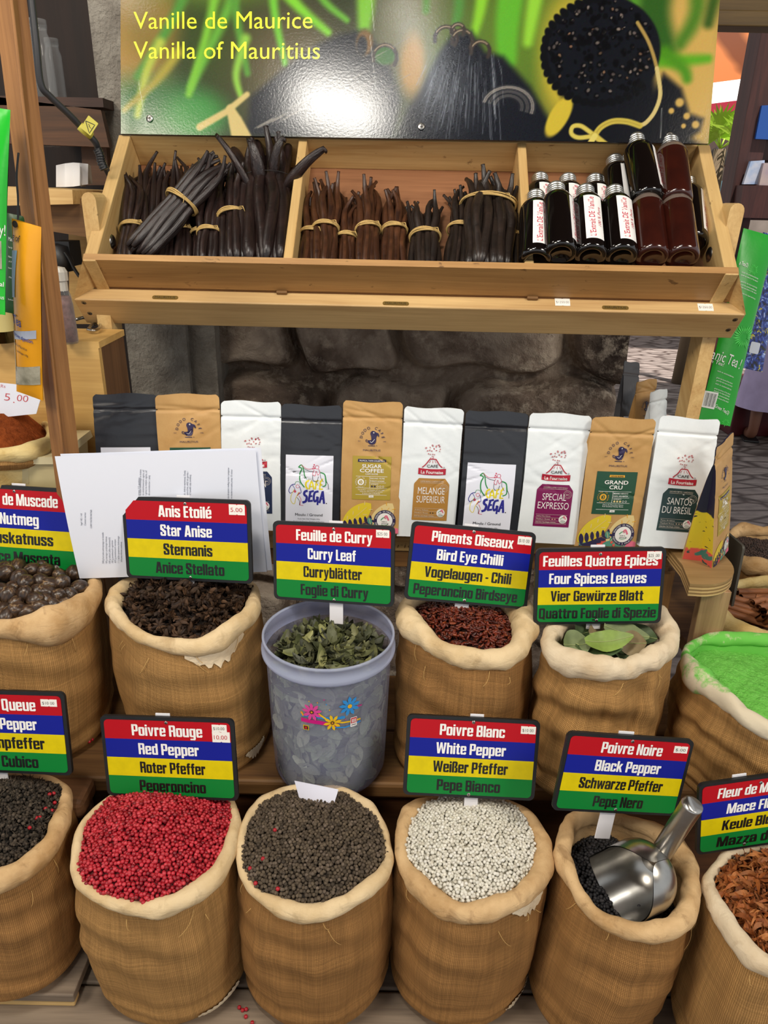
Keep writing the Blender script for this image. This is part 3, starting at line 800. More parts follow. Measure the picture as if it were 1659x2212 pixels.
    put(ell(1305, 30, 14, 30, .5), '#d9cf8a')
    # dark masses of pods
    D1, D2, D3 = '#20242c', '#191c24', '#12151c'
    put(poly([(545, 300), (552, 220), (640, 150), (700, 110), (745, 90), (800, 80), (835, 120), (860, 160), (880, 220), (870, 300)], 11), D1)
    put(poly([(870, 310), (900, 240), (940, 170), (965, 120), (990, 85), (1030, 80), (1060, 120), (1100, 130), (1160, 190), (1200, 250), (1300, 310)], 10), D2)
    put(ell(1308, 120, 122, 112, .03), D3)
    put(poly([(1190, 150), (1230, 210), (1260, 310), (1545, 312), (1500, 285), (1440, 270), (1420, 160), (1390, 60)], 12), D3)
    put(poly([(1200, 260), (1250, 225), (1330, 250), (1400, 240), (1440, 160), (1480, 190), (1500, 240), (1530, 250), (1525, 275), (1490, 300), (1200, 312)], 9), D3)
    for cx, cy, r in ((1478, 218, 9), (1495, 245, 7), (1462, 235, 6), (1515, 262, 8), (1490, 265, 5)): put(ell(cx, cy, r, r, .4), '#c7a355')
    put(ell(1225, 250, 20, 46, .15, 0.5), '#c9b23a'); put(ell(800, 105, 18, 26, .3), '#7d5f38'); put(ell(795, 112, 11, 20, .3), D1)
    put(ell(905, 150, 26, 60, .5), '#b08a4e')
    put(ell(845, 130, 24, 20, .25), '#3d6a34'); 
    # pods: fine pale streaks following each mass
    for i in range(150):
        a = rng.uniform(0, 1); x0 = 560 + 300 * a; y0 = 285 - 175 * a * rng.uniform(.3, 1)
        l = rng.uniform(18, 60); put(stroke([(x0, y0), (x0 + l, y0 - l * 0.55)], rng.uniform(.4, 1.1), .8) * rng.uniform(.15, .5), '#8f8a80')
    for i in range(120):
        a = rng.uniform(0, 1); x0 = 940 + 150 * a + rng.uniform(-10, 10); y0 = rng.uniform(120, 230); l = rng.uniform(30, 90)
        put(stroke([(x0, y0), (x0 - 8 + 30 * (a - .4), y0 + l)], rng.uniform(.4, 1.2), .8) * rng.uniform(.12, .45), '#9aa0a8')
    for k in range(10):
        r = 62 - k * 4
        put(stroke([(1115 + r * math.cos(t) * 0.95, 232 - r * math.sin(t) * 0.72) for t in np.linspace(-0.3, 2.9, 14)], 1.4, 1.0) * (.75 if k < 4 else .35), '#a8a096' if k % 3 else '#34363a')
    for cx, cy, r in ((975, 95, 24), (1010, 100, 22), (1050, 120, 20), (845, 135, 26), (1000, 80, 14)):
        put(stroke([(cx + r * math.cos(t), cy - r * math.sin(t)) for t in np.linspace(-.6, 3.4, 10)], 4, 2), '#3a332e')
        put(stroke([(cx + r * math.cos(t), cy - r * math.sin(t)) for t in np.linspace(.8, 2.6, 8)], 1.2, 1), '#a08e74')
    # cut ends in the big bundle
    for i in range(230):
        a = rng.uniform(0, 6.283); r = math.sqrt(rng.uniform(0, 1)); cx, cy = 1305 + 112 * r * math.cos(a), 112 + 96 * r * math.sin(a)
        s = rng.uniform(3, 8); put(ell(cx, cy, s, s * rng.uniform(.6, 1.1), .3, rng.uniform(0, 3)) * .8, '#07080b')
        if rng.uniform() < .42: put(ell(cx + 1, cy - 1, s * .55, s * .4, .4, rng.uniform(0, 3)) * rng.uniform(.4, .9), '#8d7f76' if rng.uniform() < .8 else '#b98a68')
    for i in range(26):
        a = 1.7 + i * 0.155; cx, cy = 1305 + 120 * math.cos(a), 118 - 104 * math.sin(a); put(ell(cx, cy, 8, 11, .2, a), '#0d0f13')
    # raffia ties
    for pts, w, w1 in [([(440, 283), (500, 250), (545, 214)], 8, 6), ([(508, 244), (520, 270), (534, 305)], 9, 22)]: put(stroke(pts, w, 3.5, w1), '#cdb878')
    arc = [(1378, 60), (1405, 100), (1425, 150), (1436, 200), (1428, 235), (1412, 258), (1398, 266)]
    put(stroke(sp(arc), 3.6, 1.5), '#a88c4c'); put(stroke(sp(arc[2:]), 4.2, 1.2), '#cdb978')
    bow = [(1398, 266), (1370, 258), (1340, 258), (1316, 270), (1303, 288)]
    put(stroke(sp(bow), 6, 1.5), '#c4b04a'); put(stroke(sp([(1303, 288), (1270, 292), (1254, 284), (1256, 270), (1272, 268), (1290, 278), (1304, 288)]), 4.5, 1.5), '#d0be58')
    put(stroke(sp(bow), 1.2, 1.2) * .5, '#8f7f30'); put(ell(1304, 287, 8, 7, .3), '#b5a240')
    put(stroke([(1304, 288), (1338, 312)], 6, 1.5), '#cbb551'); put(stroke([(1304, 288), (1290, 312)], 6, 1.5), '#d9c86a')
    # scratches of the print
    for x0, y0, x1, y1 in ((302, 190, 320, 282), (811, 90, 828, 200), (820, 80, 812, 20), (1442, 230, 1443, 290)):
        put(stroke([(x0, y0), (x1, y1)], .8, .7) * .6, '#d9dcd2')
    img += rng.normal(0, .008, img.shape)
    return np.clip(img, 0, 1)
nx, nz = 720, 226
G = np.stack(np.meshgrid(np.linspace(-BF.w / 2, BF.w / 2, nx), np.linspace(0, BF.h + BEXT, nz)), -1)
b = MB(); b.grid(np.stack([G[..., 0], np.full(G.shape[:2], -0.0006), G[..., 1]], -1), smooth=False)
m, t = newmat('printed_picture')
a = t.new('ShaderNodeAttribute', attribute_name='print'); t.link(a.outputs['Color'], t.b.inputs['Base Color'])
t.b.inputs['Roughness'].default_value = 0.17; t.b.inputs['Specular IOR Level'].default_value = 0.4
t.bump(t.noise(t.coord(), 260, 3), 0.12, 0.0009)
pic = b.build('printed_picture', m, board, world=False)
img = paint_board(nx, nz) * 0.93
L = np.where(img <= .04045, img / 12.92, ((img + .055) / 1.055) ** 2.4)
at = pic.data.color_attributes.new('print', 'FLOAT_COLOR', 'POINT')
at.data.foreach_set('color', np.concatenate([L.reshape(-1, 3), np.ones((nx * nz, 1))], 1).ravel())
b = MB()
for s, x0, x1, yb0, yb1, hh in (('Vanille de Maurice', 289, 675, 63, 62, 39), ('Vanilla of Mauritius', 289, 691, 127, 128, 39)):
    A, B = BF.local(x0, yb0), BF.local(x1, yb1); C = BF.local(x0, yb0 - hh)
    h = C[1] - A[1]
    b.text(s, (A[0] + B[0]) / 2, (A[1] + B[1]) / 2 + h / 2, B[0] - A[0], h, -0.0011, 0, 0.0, rot=math.atan2(B[1] - A[1], B[0] - A[0]))
b.build('lettering', flat('yellow_letter', '#e6ee00', 0.3), board, world=False)
for px, py in ((324, 257), (910, 274), (1446, 293)):
    x, z = BF.local(px, py); b = MB(); screw(b, (x, -0.002, z), (0, -1, 0), 0.0052)
    b.lathe([(0.0052, -0.0015), (0.0062, 0.0)], 16, M=Matrix.Translation((x, -0.0018, z)) @ Matrix.Rotation(math.pi / 2, 4, 'X'))
    b.build('screw', [STEEL, DARKMARK], board, world=False)

# ================================================================== burlap sacks
BURL_A = burlap('burlap_gold', '#cf9f62', '#7f5a30')
BURL_B = burlap('burlap_brown', '#c08e55', '#744f2a')
CANV_A = canvas('canvas_cream', '#dcc49c', '#c4a678', '#8a6a42', 0.35)
CANV_B = canvas('canvas_pale', '#e0cfb2', '#c9b291', '#93714c', 0.35)
CANV_C = canvas('canvas_stained', '#d2b184', '#ab8556', '#6d4c2c', 0.55)
FIBRE = flat('jute_fibre', '#cfa866', 0.8)
NA = 120
TH_ = np.linspace(0, 2 * math.pi, NA, endpoint=False)
DIRS = np.stack([np.cos(TH_), np.sin(TH_)], 1)

def radial(poly, c):
    P = np.array(poly, float); R = np.full(NA, np.nan)
    A = P - c; B = np.roll(P, -1, 0) - c
    for i, d in enumerate(DIRS):
        n = np.array([-d[1], d[0]])
        sa = A @ n; sb = B @ n; best = 0
        for a, b_, x, y in zip(sa, sb, A, B):
            if (a > 0) != (b_ > 0):
                t = a / (a - b_); q = (x + t * (y - x)) @ d
                best = max(best, q)
        R[i] = best
    return R
class Sack:
    pass
def make_sack(label, outer, inner, zrim, zbase, seed, mats, k=1.0, shift=(0, 0), fold=1.0, cat='sack', depth=0.05, sag=0.0, bulge=0.006, wob=1.0, threads=3, patch=None):
    s = Sack(); rng = np.random.default_rng(seed)
    Po = np.array([atZ(x, y, zrim)[:2] for x, y in outer]); Pi = np.array([atZ(x, y, zrim)[:2] for x, y in inner])
    s.c = c = (Pi.mean(0) * 0.5 + (Pi.min(0) + Pi.max(0)) * 0.25)
    Ro, Ri = sm1(radial(Po, c), 3), sm1(radial(Pi, c), 3)
    half = np.maximum((Ro - Ri) / 2, 0.006); mid = (Ro + Ri) / 2
    sinphi = (CAM[2] - zrim) / np.hypot(CAM[2] - zrim, c[1])
    r = half * (1 - (1 - sinphi) * np.abs(DIRS[:, 1]))
    r = r * (1 + 0.10 * wob * fbm1(rng, TH_, 6, 3))
    mid = mid + 0.0016 * wob * fbm1(rng, TH_, 6, 4)
    zc = zrim + 0.0035 * wob * fbm1(rng, TH_, 4, 2)
    s.mid, s.r, s.Ri, s.zrim, s.zc = mid, r, mid - r, zrim, zc
    root = thing('burlap_sack', label, cat, loc=(c[0], c[1], zbase)); s.root = root
    # rolled rim
    M = 18; th = np.linspace(0, 2 * math.pi, M, endpoint=False)
    G = np.zeros((NA, M, 3))
    wr = [rng.uniform(0, 6.28, 4) for _ in range(3)]
    nf = rng.integers(5, 9)
    creases = [(rng.uniform(0, 6.283), rng.uniform(0.5, 1.0)) for _ in range(nf)]
    for j, a in enumerate(th):
        cr = np.zeros(NA)
        for a0, amp in creases:
            d = (TH_ - a0 + 0.35 * math.sin(a) + math.pi) % (2 * math.pi) - math.pi
            cr += amp * np.exp(-(d / 0.05) ** 2)
        rr = r * (1 + 0.05 * np.sin(11 * TH_ + wr[0][0] + 2 * a) + 0.035 * np.sin(23 * TH_ + wr[0][1] - 3 * a) - 0.2 * cr)
        out = np.cos(a); up = np.sin(a)
        # the cuff hangs a little lower on its outside
        zz = zc + rr * up * 0.92 - np.where(out > 0, 0.30, 0.12) * r * (1 - up) * 0.5
        rad = mid + rr * out * (1.0 if out < 0 else 0.95)
        G[:, j, 0] = c[0] + rad * DIRS[:, 0]; G[:, j, 1] = c[1] + rad * DIRS[:, 1]; G[:, j, 2] = zz
    b = MB(); G2 = np.concatenate([G, G[:1]], 0); b.grid(G2, wrap=True, flip=False)
    b.build('rolled_rim', mats[1], root)
    # lining inside
    D = np.linspace(0, 1, 6); L = np.zeros((6, NA, 3))
    for i, t in enumerate(D):
        rad = (mid - 0.75 * r) * (1 - 0.06 * t) + 0.002 * np.sin(7 * TH_ + wr[1][0]) * t
        L[i, :, 0] = c[0] + rad * DIRS[:, 0]; L[i, :, 1] = c[1] + rad * DIRS[:, 1]; L[i, :, 2] = zc - 0.5 * r - depth * t
    b = MB(); b.grid(L, wrap=True, flip=True); b.build('lining', mats[1], root)
    # burlap body
    NR = 64; T = np.linspace(0, 1, NR); Bd = np.zeros((NR, NA, 3)); UV = np.zeros((NR, NA, 2))
    Rt = mid + 0.42 * r; Rm = Rt.mean()
    Rb = (sm1(Rt, 60) * 0.5 + Rm * 0.5) * k
    f1, f2, f3 = rng.uniform(0, 6.28, 3); cen = rng.uniform(3.6, 5.8)
    for i, t in enumerate(T):
        e = t ** 1.6
        rad = Rt * (1 - e) + Rb * e + bulge * math.sin(math.pi * min(1, t * 1.15))
        w = math.sin(math.pi * min(1, t * 1.02)) ** 0.7
        fo = 0.0022 * np.sin(5 * TH_ + f1 + 2.2 * t) + 0.0016 * np.sin(9 * TH_ + f2 - 4 * t) + 0.0009 * np.sin(17 * TH_ + f3 + 6 * t)
        dl = (TH_ - cen + math.pi) % (2 * math.pi) - math.pi
        drape = 0.0026 * np.sin(2 * math.pi * (t * 4.2 - 0.35 * dl ** 2) + f3) * np.exp(-(dl / 1.3) ** 2) * math.exp(-((t - 0.30) / 0.26) ** 2)
        low = 0.0022 * np.sin(2 * math.pi * (t * 6.0 + 0.22 * np.sin(2 * TH_ + f2))) * math.exp(-((t - 0.86) / 0.13) ** 2)
        rad = rad + fold * (w * fo + drape + low)
        if t > 0.93: rad = rad * math.sqrt(max(0.0, 1 - ((t - 0.93) / 0.07) ** 2 * 0.16))
        z = zc - 0.55 * r; z = z * (1 - t) + zbase * t - sag * math.sin(math.pi * t) * 0
        Bd[i, :, 0] = c[0] + shift[0] * e + rad * DIRS[:, 0]; Bd[i, :, 1] = c[1] + shift[1] * e + rad * DIRS[:, 1]; Bd[i, :, 2] = z
        UV[i, :, 0] = TH_ * Rm; UV[i, :, 1] = z + 0.012 * np.sin(2 * TH_ + f1) * (1 - t)
    b = MB(); Bd2 = np.concatenate([Bd, Bd[:, :1]], 1); UV2 = np.concatenate([UV, UV[:, :1] + np.array([2 * math.pi * Rm, 0])], 1)
    b.grid(Bd2, flip=True); uv = UV2.reshape(-1, 2)
    o = len(b.v); n = NA + 1
    b.f.append(list(range((NR - 1) * n, (NR - 1) * n + NA))); b.m.append(0); b.sm.append(False)
    b.build('sack_body', mats[0], root, uv=uv)
    s.body = Bd
    # frayed fibres under the rim
    for _ in range(threads):
        b = MB(); j = int(rng.uniform(0.56, 0.94) * NA); i0 = int(rng.integers(1, 8))
        p = Bd[i0, j] + np.array([DIRS[j][0], DIRS[j][1], 0]) * 0.0015
        ln = rng.uniform(0.010, 0.03); side = np.array([-DIRS[j][1], DIRS[j][0], 0]) * rng.uniform(-.7, .7)
        b.tube([p + (np.array([DIRS[j][0], DIRS[j][1], 0]) * 0.004 * math.sin(q * 3) + side * ln * q * (1 + .5 * q) + np.array([0, 0, -ln * q])) for q in np.linspace(0, 1, 7)], 0.0003, 5)
        b.build('frayed_fibre', FIBRE, root)
    for patch in (patch if isinstance(patch, list) else [patch] if patch else []):   # lining showing through a tear
        a0, a1, t0, t1 = patch; J = np.linspace(a0, a1, 26); I = np.linspace(t0, t1, 9); Gp = np.zeros((9, 26, 3))
        for ii, tt in enumerate(I):
            for jj, aa in enumerate(J):
                fj = aa / (2 * math.pi) * NA; j0 = int(fj) % NA; q = fj - int(fj)
                edge = math.sin(math.pi * jj / 25)
                t2 = t0 + (tt - t0) * (0.25 + 0.75 * edge * (0.8 + .2 * math.sin(jj * 1.7)))
                fi = min(t2, .9999) * (NR - 1); i0 = min(int(fi), NR - 2); qi = fi - i0
                p = (Bd[i0, j0] * (1 - q) + Bd[i0, (j0 + 1) % NA] * q) * (1 - qi) + (Bd[i0 + 1, j0] * (1 - q) + Bd[i0 + 1, (j0 + 1) % NA] * q) * qi
                Gp[ii, jj] = p + np.array([math.cos(aa), math.sin(aa), 0]) * (0.0022 + .0008 * math.sin(jj * 2.1 + ii))
        b = MB(); b.grid(Gp, flip=True); b.build('torn_patch', CANV_B, root)
    return s
def inside(s, x, y):
    d = np.stack([x, y], -1) - s.c; rr = np.hypot(d[..., 0], d[..., 1]); a = np.arctan2(d[..., 1], d[..., 0]) % (2 * math.pi)
    R = np.interp(a, np.append(TH_, 2 * math.pi), np.append(s.Ri, s.Ri[0]))
    return rr / R
def heap(s, H, base, pw=2.0, tilt=(0, 0), edge=1.02):
    """height of the contents: dome of height H above 'base' (offset from the rim plane)"""
    def h(x, y):
        rho = inside(s, x, y) / edge
        return s.zrim + base + H * (1 - np.clip(rho, 0, 1.2) ** pw) + tilt[0] * (x - s.c[0]) + tilt[1] * (y - s.c[1])
    return h
def heap_grid(s, h, mb, mat, off=-0.003, edge=1.04, rough=0.0, seed=0, nr=18, jag=None):
    rng = np.random.default_rng(seed)
    Q = np.linspace(0, 1, nr); G = np.zeros((nr, NA, 3))
    for i, q in enumerate(Q):
        R = s.Ri * edge * q
        x = s.c[0] + R * DIRS[:, 0]; y = s.c[1] + R * DIRS[:, 1]
        z = h(x, y) + off
        G[i, :, 0], G[i, :, 1], G[i, :, 2] = x, y, z
    mb.grid(np.concatenate([G, G[:, :1]], 1), mat=mat, flip=False)
def hexpos(s, pitch, rng, edge=1.0, jit=0.3):
    R = s.Ri.max() * 1.1; n = int(R / pitch) + 2
    i, j = np.meshgrid(np.arange(-n, n + 1), np.arange(-n, n + 1))
    x = (i + 0.5 * (j % 2)) * pitch; y = j * pitch * 0.866
    x = x.ravel() + rng.normal(0, jit * pitch * .4, x.size); y = y.ravel() + rng.normal(0, jit * pitch * .4, y.size)
    x += s.c[0]; y += s.c[1]
    m = inside(s, x, y) < edge + rng.normal(0, 0.012, x.size)
    return x[m], y[m]
def peppercorns(s, h, name, label, cat, dia, mat, under, seed, edge=1.0, layers=2, size_var=0.08, lump=0.0, ic=ICO2, cut=None):
    rng = np.random.default_rng(seed); b = MB()
    heap_grid(s, h, b, 1, -dia * (0.9 if cut is None else 3.0), edge * 1.02)
    for L in range(layers):
        x, y = hexpos(s, dia * (0.99 + 0.12 * L), rng, edge, 0.45)
        if cut is not None: m = cut(x, y); x, y = x[m], y[m]
        z = h(x, y) - L * dia * 0.55 + rng.normal(0, dia * 0.16, len(x))
        sc = dia / 2 * (1 + rng.normal(0, size_var, len(x)))
        V = ic[0]
        if lump: V = V * (1 + lump * np.sin(V[:, :1] * 9 + 1) * np.sin(V[:, 1:2] * 8) * np.sin(V[:, 2:] * 9 + 2))
        scatter(b, V, ic[1], np.stack([x, y, z], 1), randrot(rng, len(x)), np.stack([sc] * 3, 1))
    o = b.build(name, [mat, under]); tag(o, label, cat, kind='stuff'); return o

FRONT, MIDR = ZFRONT, ZMID
red = make_sack('burlap sack full of red peppercorns, front row, behind it the red pepper sign',
    [(148, 1885), (155, 1830), (185, 1772), (235, 1722), (300, 1696), (380, 1688), (460, 1694), (508, 1725), (523, 1785), (513, 1850), (486, 1905), (425, 1955), (345, 1980), (265, 1968), (198, 1945), (158, 1922)],
    [(176, 1860), (186, 1800), (212, 1752), (255, 1716), (320, 1700), (400, 1702), (465, 1712), (494, 1738), (497, 1775), (483, 1835), (445, 1888), (375, 1925), (305, 1936), (240, 1922), (203, 1908), (174, 1888)],
    FRONT, ZFLOOR, 1, (BURL_A, CANV_A), k=1.0, shift=(0.004, 0.012), threads=4, patch=[(5.25, 5.85, .90, .985)])
grey = make_sack('burlap sack heaped with dark grey-brown peppercorns, blank white card stuck in it',
    [(510, 1880), (508, 1830), (527, 1762), (560, 1718), (615, 1694), (690, 1690), (755, 1702), (812, 1738), (843, 1790), (853, 1850), (842, 1905), (800, 1950), (735, 1984), (660, 1993), (588, 1972), (535, 1930)],
    [(528, 1850), (538, 1790), (565, 1748), (620, 1722), (690, 1714), (750, 1727), (798, 1765), (823, 1815), (826, 1862), (800, 1903), (745, 1934), (680, 1944), (605, 1932), (562, 1924), (543, 1885)],
    FRONT, ZFLOOR, 2, (BURL_B, CANV_A), k=1.0, shift=(0, 0.012), threads=4)
white = make_sack('burlap sack full of white peppercorns, its rim brown-stained and torn at the right',
    [(848, 1850), (848, 1800), (864, 1745), (900, 1722), (960, 1712), (1040, 1716), (1108, 1732), (1160, 1762), (1190, 1810), (1198, 1870), (1180, 1930), (1140, 1970), (1080, 1992), (1010, 1996), (940, 1975), (880, 1922)],
    [(880, 1830), (893, 1780), (922, 1746), (980, 1727), (1040, 1727), (1098, 1747), (1138, 1782), (1153, 1830), (1143, 1878), (1100, 1918), (1040, 1938), (990, 1947), (932, 1905), (897, 1870)],
    FRONT, ZFLOOR, 3, (BURL_B, CANV_C), k=1.0, shift=(-0.004, 0.014), threads=4, patch=[(5.15, 5.75, 0.01, 0.10), (5.35, 5.95, .88, .985)])
black = make_sack('burlap sack half filled with black peppercorns, a steel scoop lying in it',
    [(1197, 1850), (1195, 1795), (1212, 1760), (1262, 1750), (1340, 1752), (1420, 1770), (1478, 1812), (1510, 1870), (1522, 1930), (1514, 1985), (1480, 2028), (1420, 2043), (1360, 2030), (1290, 1993), (1240, 1940), (1210, 1890)],
    [(1236, 1850), (1242, 1808), (1270, 1786), (1335, 1780), (1400, 1800), (1448, 1850), (1468, 1900), (1460, 1950), (1428, 1986), (1378, 1994), (1300, 1958), (1255, 1915)],
    FRONT, ZFLOOR, 4, (BURL_B, CANV_C), k=1.0, shift=(-0.015, 0.012), depth=0.09, threads=4)
mace = make_sack('burlap sack of dried orange mace at the right edge, front row',
    [(1512, 1900), (1530, 1965), (1562, 2025), (1612, 2090), (1690, 2122), (1770, 2112), (1840, 2050), (1862, 1950), (1820, 1870), (1740, 1828), (1650, 1815), (1560, 1832)],
    [(1546, 1900), (1572, 1960), (1605, 2020), (1650, 2066), (1735, 2060), (1800, 2005), (1805, 1925), (1745, 1862), (1650, 1842), (1582, 1852)],
    FRONT, ZFLOOR, 5, (BURL_A, CANV_B), k=1.0, shift=(0.0, 0.01), threads=3)
ZCUB, ZCUBB = FRONT + 0.008, ZFLOOR + 0.028
cubeb = make_sack('burlap sack heaped with tailed pepper at the left edge, standing on a crate',
    [(160, 1700), (157, 1760), (130, 1840), (70, 1892), (0, 1922), (-80, 1930), (-170, 1890), (-205, 1800), (-170, 1720), (-80, 1672), (20, 1665), (115, 1672)],
    [(128, 1702), (118, 1760), (92, 1818), (42, 1860), (-20, 1880), (-90, 1880), (-150, 1840), (-168, 1780), (-130, 1722), (-50, 1692), (45, 1687)],
    ZCUB, ZCUBB, 6, (BURL_B, CANV_C), k=1.0, shift=(0.0, 0.0), threads=3)
anise = make_sack('burlap sack of star anise in the second row, torn below its rim',
    [(222, 1310), (230, 1275), (257, 1252), (330, 1237), (420, 1232), (500, 1236), (548, 1246), (568, 1280), (563, 1322), (540, 1362), (498, 1396), (430, 1411), (350, 1406), (282, 1386), (242, 1352)],
    [(266, 1312), (275, 1280), (302, 1262), (400, 1254), (500, 1257), (536, 1272), (533, 1302), (512, 1336), (470, 1360), (410, 1372), (340, 1370), (286, 1346)],
    MIDR, ZMIDSH, 7, (BURL_A, CANV_A), k=1.0, shift=(0.012, -0.01), threads=6, patch=[(4.95, 5.75, 0.01, 0.13), (5.55, 5.95, .86, .97)])
nutm = make_sack('burlap sack of whole nutmegs at the left edge, second row',
    [(222, 1252), (218, 1292), (190, 1340), (130, 1380), (50, 1387), (-40, 1380), (-110, 1332), (-125, 1270), (-80, 1228), (0, 1210), (100, 1210), (185, 1225)],
    [(186, 1262), (175, 1288), (120, 1318), (60, 1332), (0, 1335), (-60, 1320), (-92, 1280), (-72, 1242), (0, 1227), (100, 1224), (165, 1236)],
    MIDR + 0.004, ZMIDSH, 8, (BURL_A, CANV_C), k=1.0, shift=(0.0, -0.01), threads=6)
chili = make_sack('burlap sack of small dried red-brown chillies, second row right of the plastic tub',
    [(852, 1322), (860, 1290), (882, 1274), (950, 1263), (1050, 1263), (1120, 1282), (1158, 1312), (1168, 1360), (1153, 1410), (1108, 1445), (1050, 1448), (980, 1435), (910, 1402), (864, 1362)],
    [(898, 1326), (906, 1310), (960, 1299), (1040, 1302), (1092, 1324), (1104, 1352), (1098, 1380), (1068, 1404), (1030, 1400), (972, 1385), (922, 1355)],
    MIDR, ZMIDSH, 9, (BURL_B, CANV_A), k=1.0, shift=(-0.005, -0.012), threads=4)
four = make_sack('slumped burlap sack with a few large green leaves, second row at the right',
    [(1167, 1390), (1172, 1352), (1202, 1327), (1300, 1315), (1400, 1316), (1453, 1326), (1475, 1360), (1470, 1402), (1438, 1440), (1380, 1465), (1290, 1472), (1212, 1450), (1177, 1420)],
    [(1205, 1392), (1217, 1370), (1260, 1352), (1340, 1346), (1398, 1353), (1424, 1371), (1414, 1394), (1370, 1410), (1300, 1418), (1240, 1411)],
    MIDR - 0.004, ZMIDSH, 10, (BURL_A, CANV_B), k=1.0, shift=(-0.012, -0.01), fold=2.2, threads=3, depth=0.06)
ZGR = MIDR - 0.06
green = make_sack('burlap sack of bright green powder at the right edge, rim dusted green',
    [(1462, 1425), (1474, 1388), (1525, 1357), (1600, 1364), (1700, 1382), (1790, 1422), (1832, 1500), (1805, 1592), (1720, 1612), (1640, 1592), (1585, 1560), (1528, 1502), (1478, 1462)],
    [(1488, 1412), (1525, 1385), (1600, 1393), (1680, 1402), (1760, 1442), (1785, 1500), (1755, 1560), (1692, 1572), (1622, 1542), (1562, 1490), (1520, 1442)],
    ZGR, ZMIDSH - 0.06, 11, (BURL_A, None), k=1.0, shift=(-0.01, 0.0), fold=1.6, threads=2) if False else None

RED = island('red_pepper_skin', ['#7d0f1c', '#a81726', '#c02433', '#d23c48', '#a5121f'], 0.32, 0.5, 0.15, 500)
GREY = island('grey_pepper_skin', ['#3d342a', '#5a4d3e', '#6b5d4c', '#4a3f33', '#77685a'], 0.75, 0.3, 0.8, 700)
WHITE = island('white_pepper_skin', ['#d8d4c4', '#efece0', '#e4dfd0', '#f4f1e8', '#cfc8b6'], 0.6, 0.3, 0.2, 700)
BLACKP = island('black_pepper_skin', ['#17171a', '#26262a', '#2e2d30', '#1b1b1e', '#38363a'], 0.6, 0.4, 0.8, 700)
U_RED, U_GREY, U_WHITE, U_BLACK = flat('under_red', '#6a0d16', 0.7), flat('under_grey', '#3a3128', 0.8), flat('under_white', '#b8b2a0', 0.8), flat('under_black', '#141416', 0.8)
h_red = heap(red, 0.030, 0.004, 2.0, edge=1.05); h_grey = heap(grey, 0.022, 0.004, 2.2, edge=1.04); h_white = heap(white, 0.018, 0.006, 2.2, edge=1.02)
peppercorns(red, h_red, 'red_peppercorns', 'heap of shiny red peppercorns filling a burlap sack', 'peppercorns', 0.0050, RED, U_RED, 1, edge=1.07)
peppercorns(grey, h_grey, 'grey_peppercorns', 'heap of wrinkled grey-brown peppercorns under the blank card', 'peppercorns', 0.0046, GREY, U_GREY, 2, edge=1.05, lump=0.10)
peppercorns(white, h_white, 'white_peppercorns', 'heap of white peppercorns filling a stained burlap sack', 'peppercorns', 0.0044, WHITE, U_WHITE, 3, edge=1.03)
h_black = lambda x, y: black.zrim - 0.012 - 0.40 * np.clip(x - (black.c[0] + 0.002), 0, 1) - 0.012 * inside(black, x, y) ** 2
SC_AX = np.array([-0.80, -0.22, -0.30]); SC_AX /= np.linalg.norm(SC_AX)      # the scoop's mouth points this way
SC_UP = np.array([-0.25, -0.50, 0.83]); SC_UP = SC_UP - SC_AX * (SC_UP @ SC_AX); SC_UP /= np.linalg.norm(SC_UP); SC_SD = np.cross(SC_UP, SC_AX)
SC_R = 0.041; SC_C = atZ(1384, 1892, black.zrim + 0.026)
def clear_of_scoop(x, y):
    v = np.stack([x, y, h_black(x, y)], 1) - SC_C; a = v @ SC_AX; r = np.hypot(v @ SC_UP, v @ SC_SD)
    return ~((a > -.04) & (a < .040) & (r < SC_R * 1.02))
peppercorns(black, h_black, 'black_peppercorns', 'black peppercorns sloping down inside a half empty sack', 'peppercorns', 0.0048, BLACKP, U_BLACK, 4, edge=1.10, lump=0.10, cut=clear_of_scoop)

# stray peppercorns lying where they do not belong
def stray(px, py, hfun, mat, name, label, cat='peppercorn', dia=0.005, z=None, group=None):
    if z is None:
        P = atZ(px, py, 0.82)
        for _ in range(8): P = atZ(px, py, float(hfun(P[0], P[1])) + dia * 0.35)
    else: P = atZ(px, py, z + dia / 2)
    b = MB(); b.raw(ICO3[0] * dia / 2 + P, ICO3[1])
    o = b.build(name, mat); tag(o, label, cat, group); return o
REDC = flat('red_skin', '#b81c2b', 0.3, var=0.3, vscale=300)
for px, py, w in ((594, 1793, 'stray red peppercorn below the blank card on the grey heap'), (568, 1855, 'stray red peppercorn near the left rim of the grey heap'), (540, 1876, 'stray red peppercorn touching the left rim of the grey pepper sack'),
                  (552, 1908, 'stray red peppercorn at the lower left corner of the grey heap'), (600, 1920, 'stray red peppercorn at the front rim of the grey heap')):
    stray(px, py, h_grey, REDC, 'red_peppercorn', w)
for px, py, w in ((1316, 1841, 'white peppercorn on the black heap, left of its neighbour'), (1330, 1836, 'white peppercorn beside the edge of the scoop')):
    stray(px, py, h_black, flat('white_skin', '#efe9dc', 0.5), 'white_peppercorn', w)
for k_, (px, py) in enumerate(((517, 2176), (524, 2182), (532, 2180), (531, 2196), (545, 2209))):
    stray(px, py, None, REDC, 'red_peppercorn', 'red peppercorns spilled on the grey step between the red and grey sacks', z=ZFLOOR, group='red peppercorns spilled on the step')
for px, py in ((193, 1602), (199, 1597)):
    stray(px, py, None, REDC, 'red_peppercorn', 'pair of red peppercorns on the brown step beside the nutmeg sack', z=ZMIDSH + 0.01, group='red peppercorns beside the nutmeg sack')

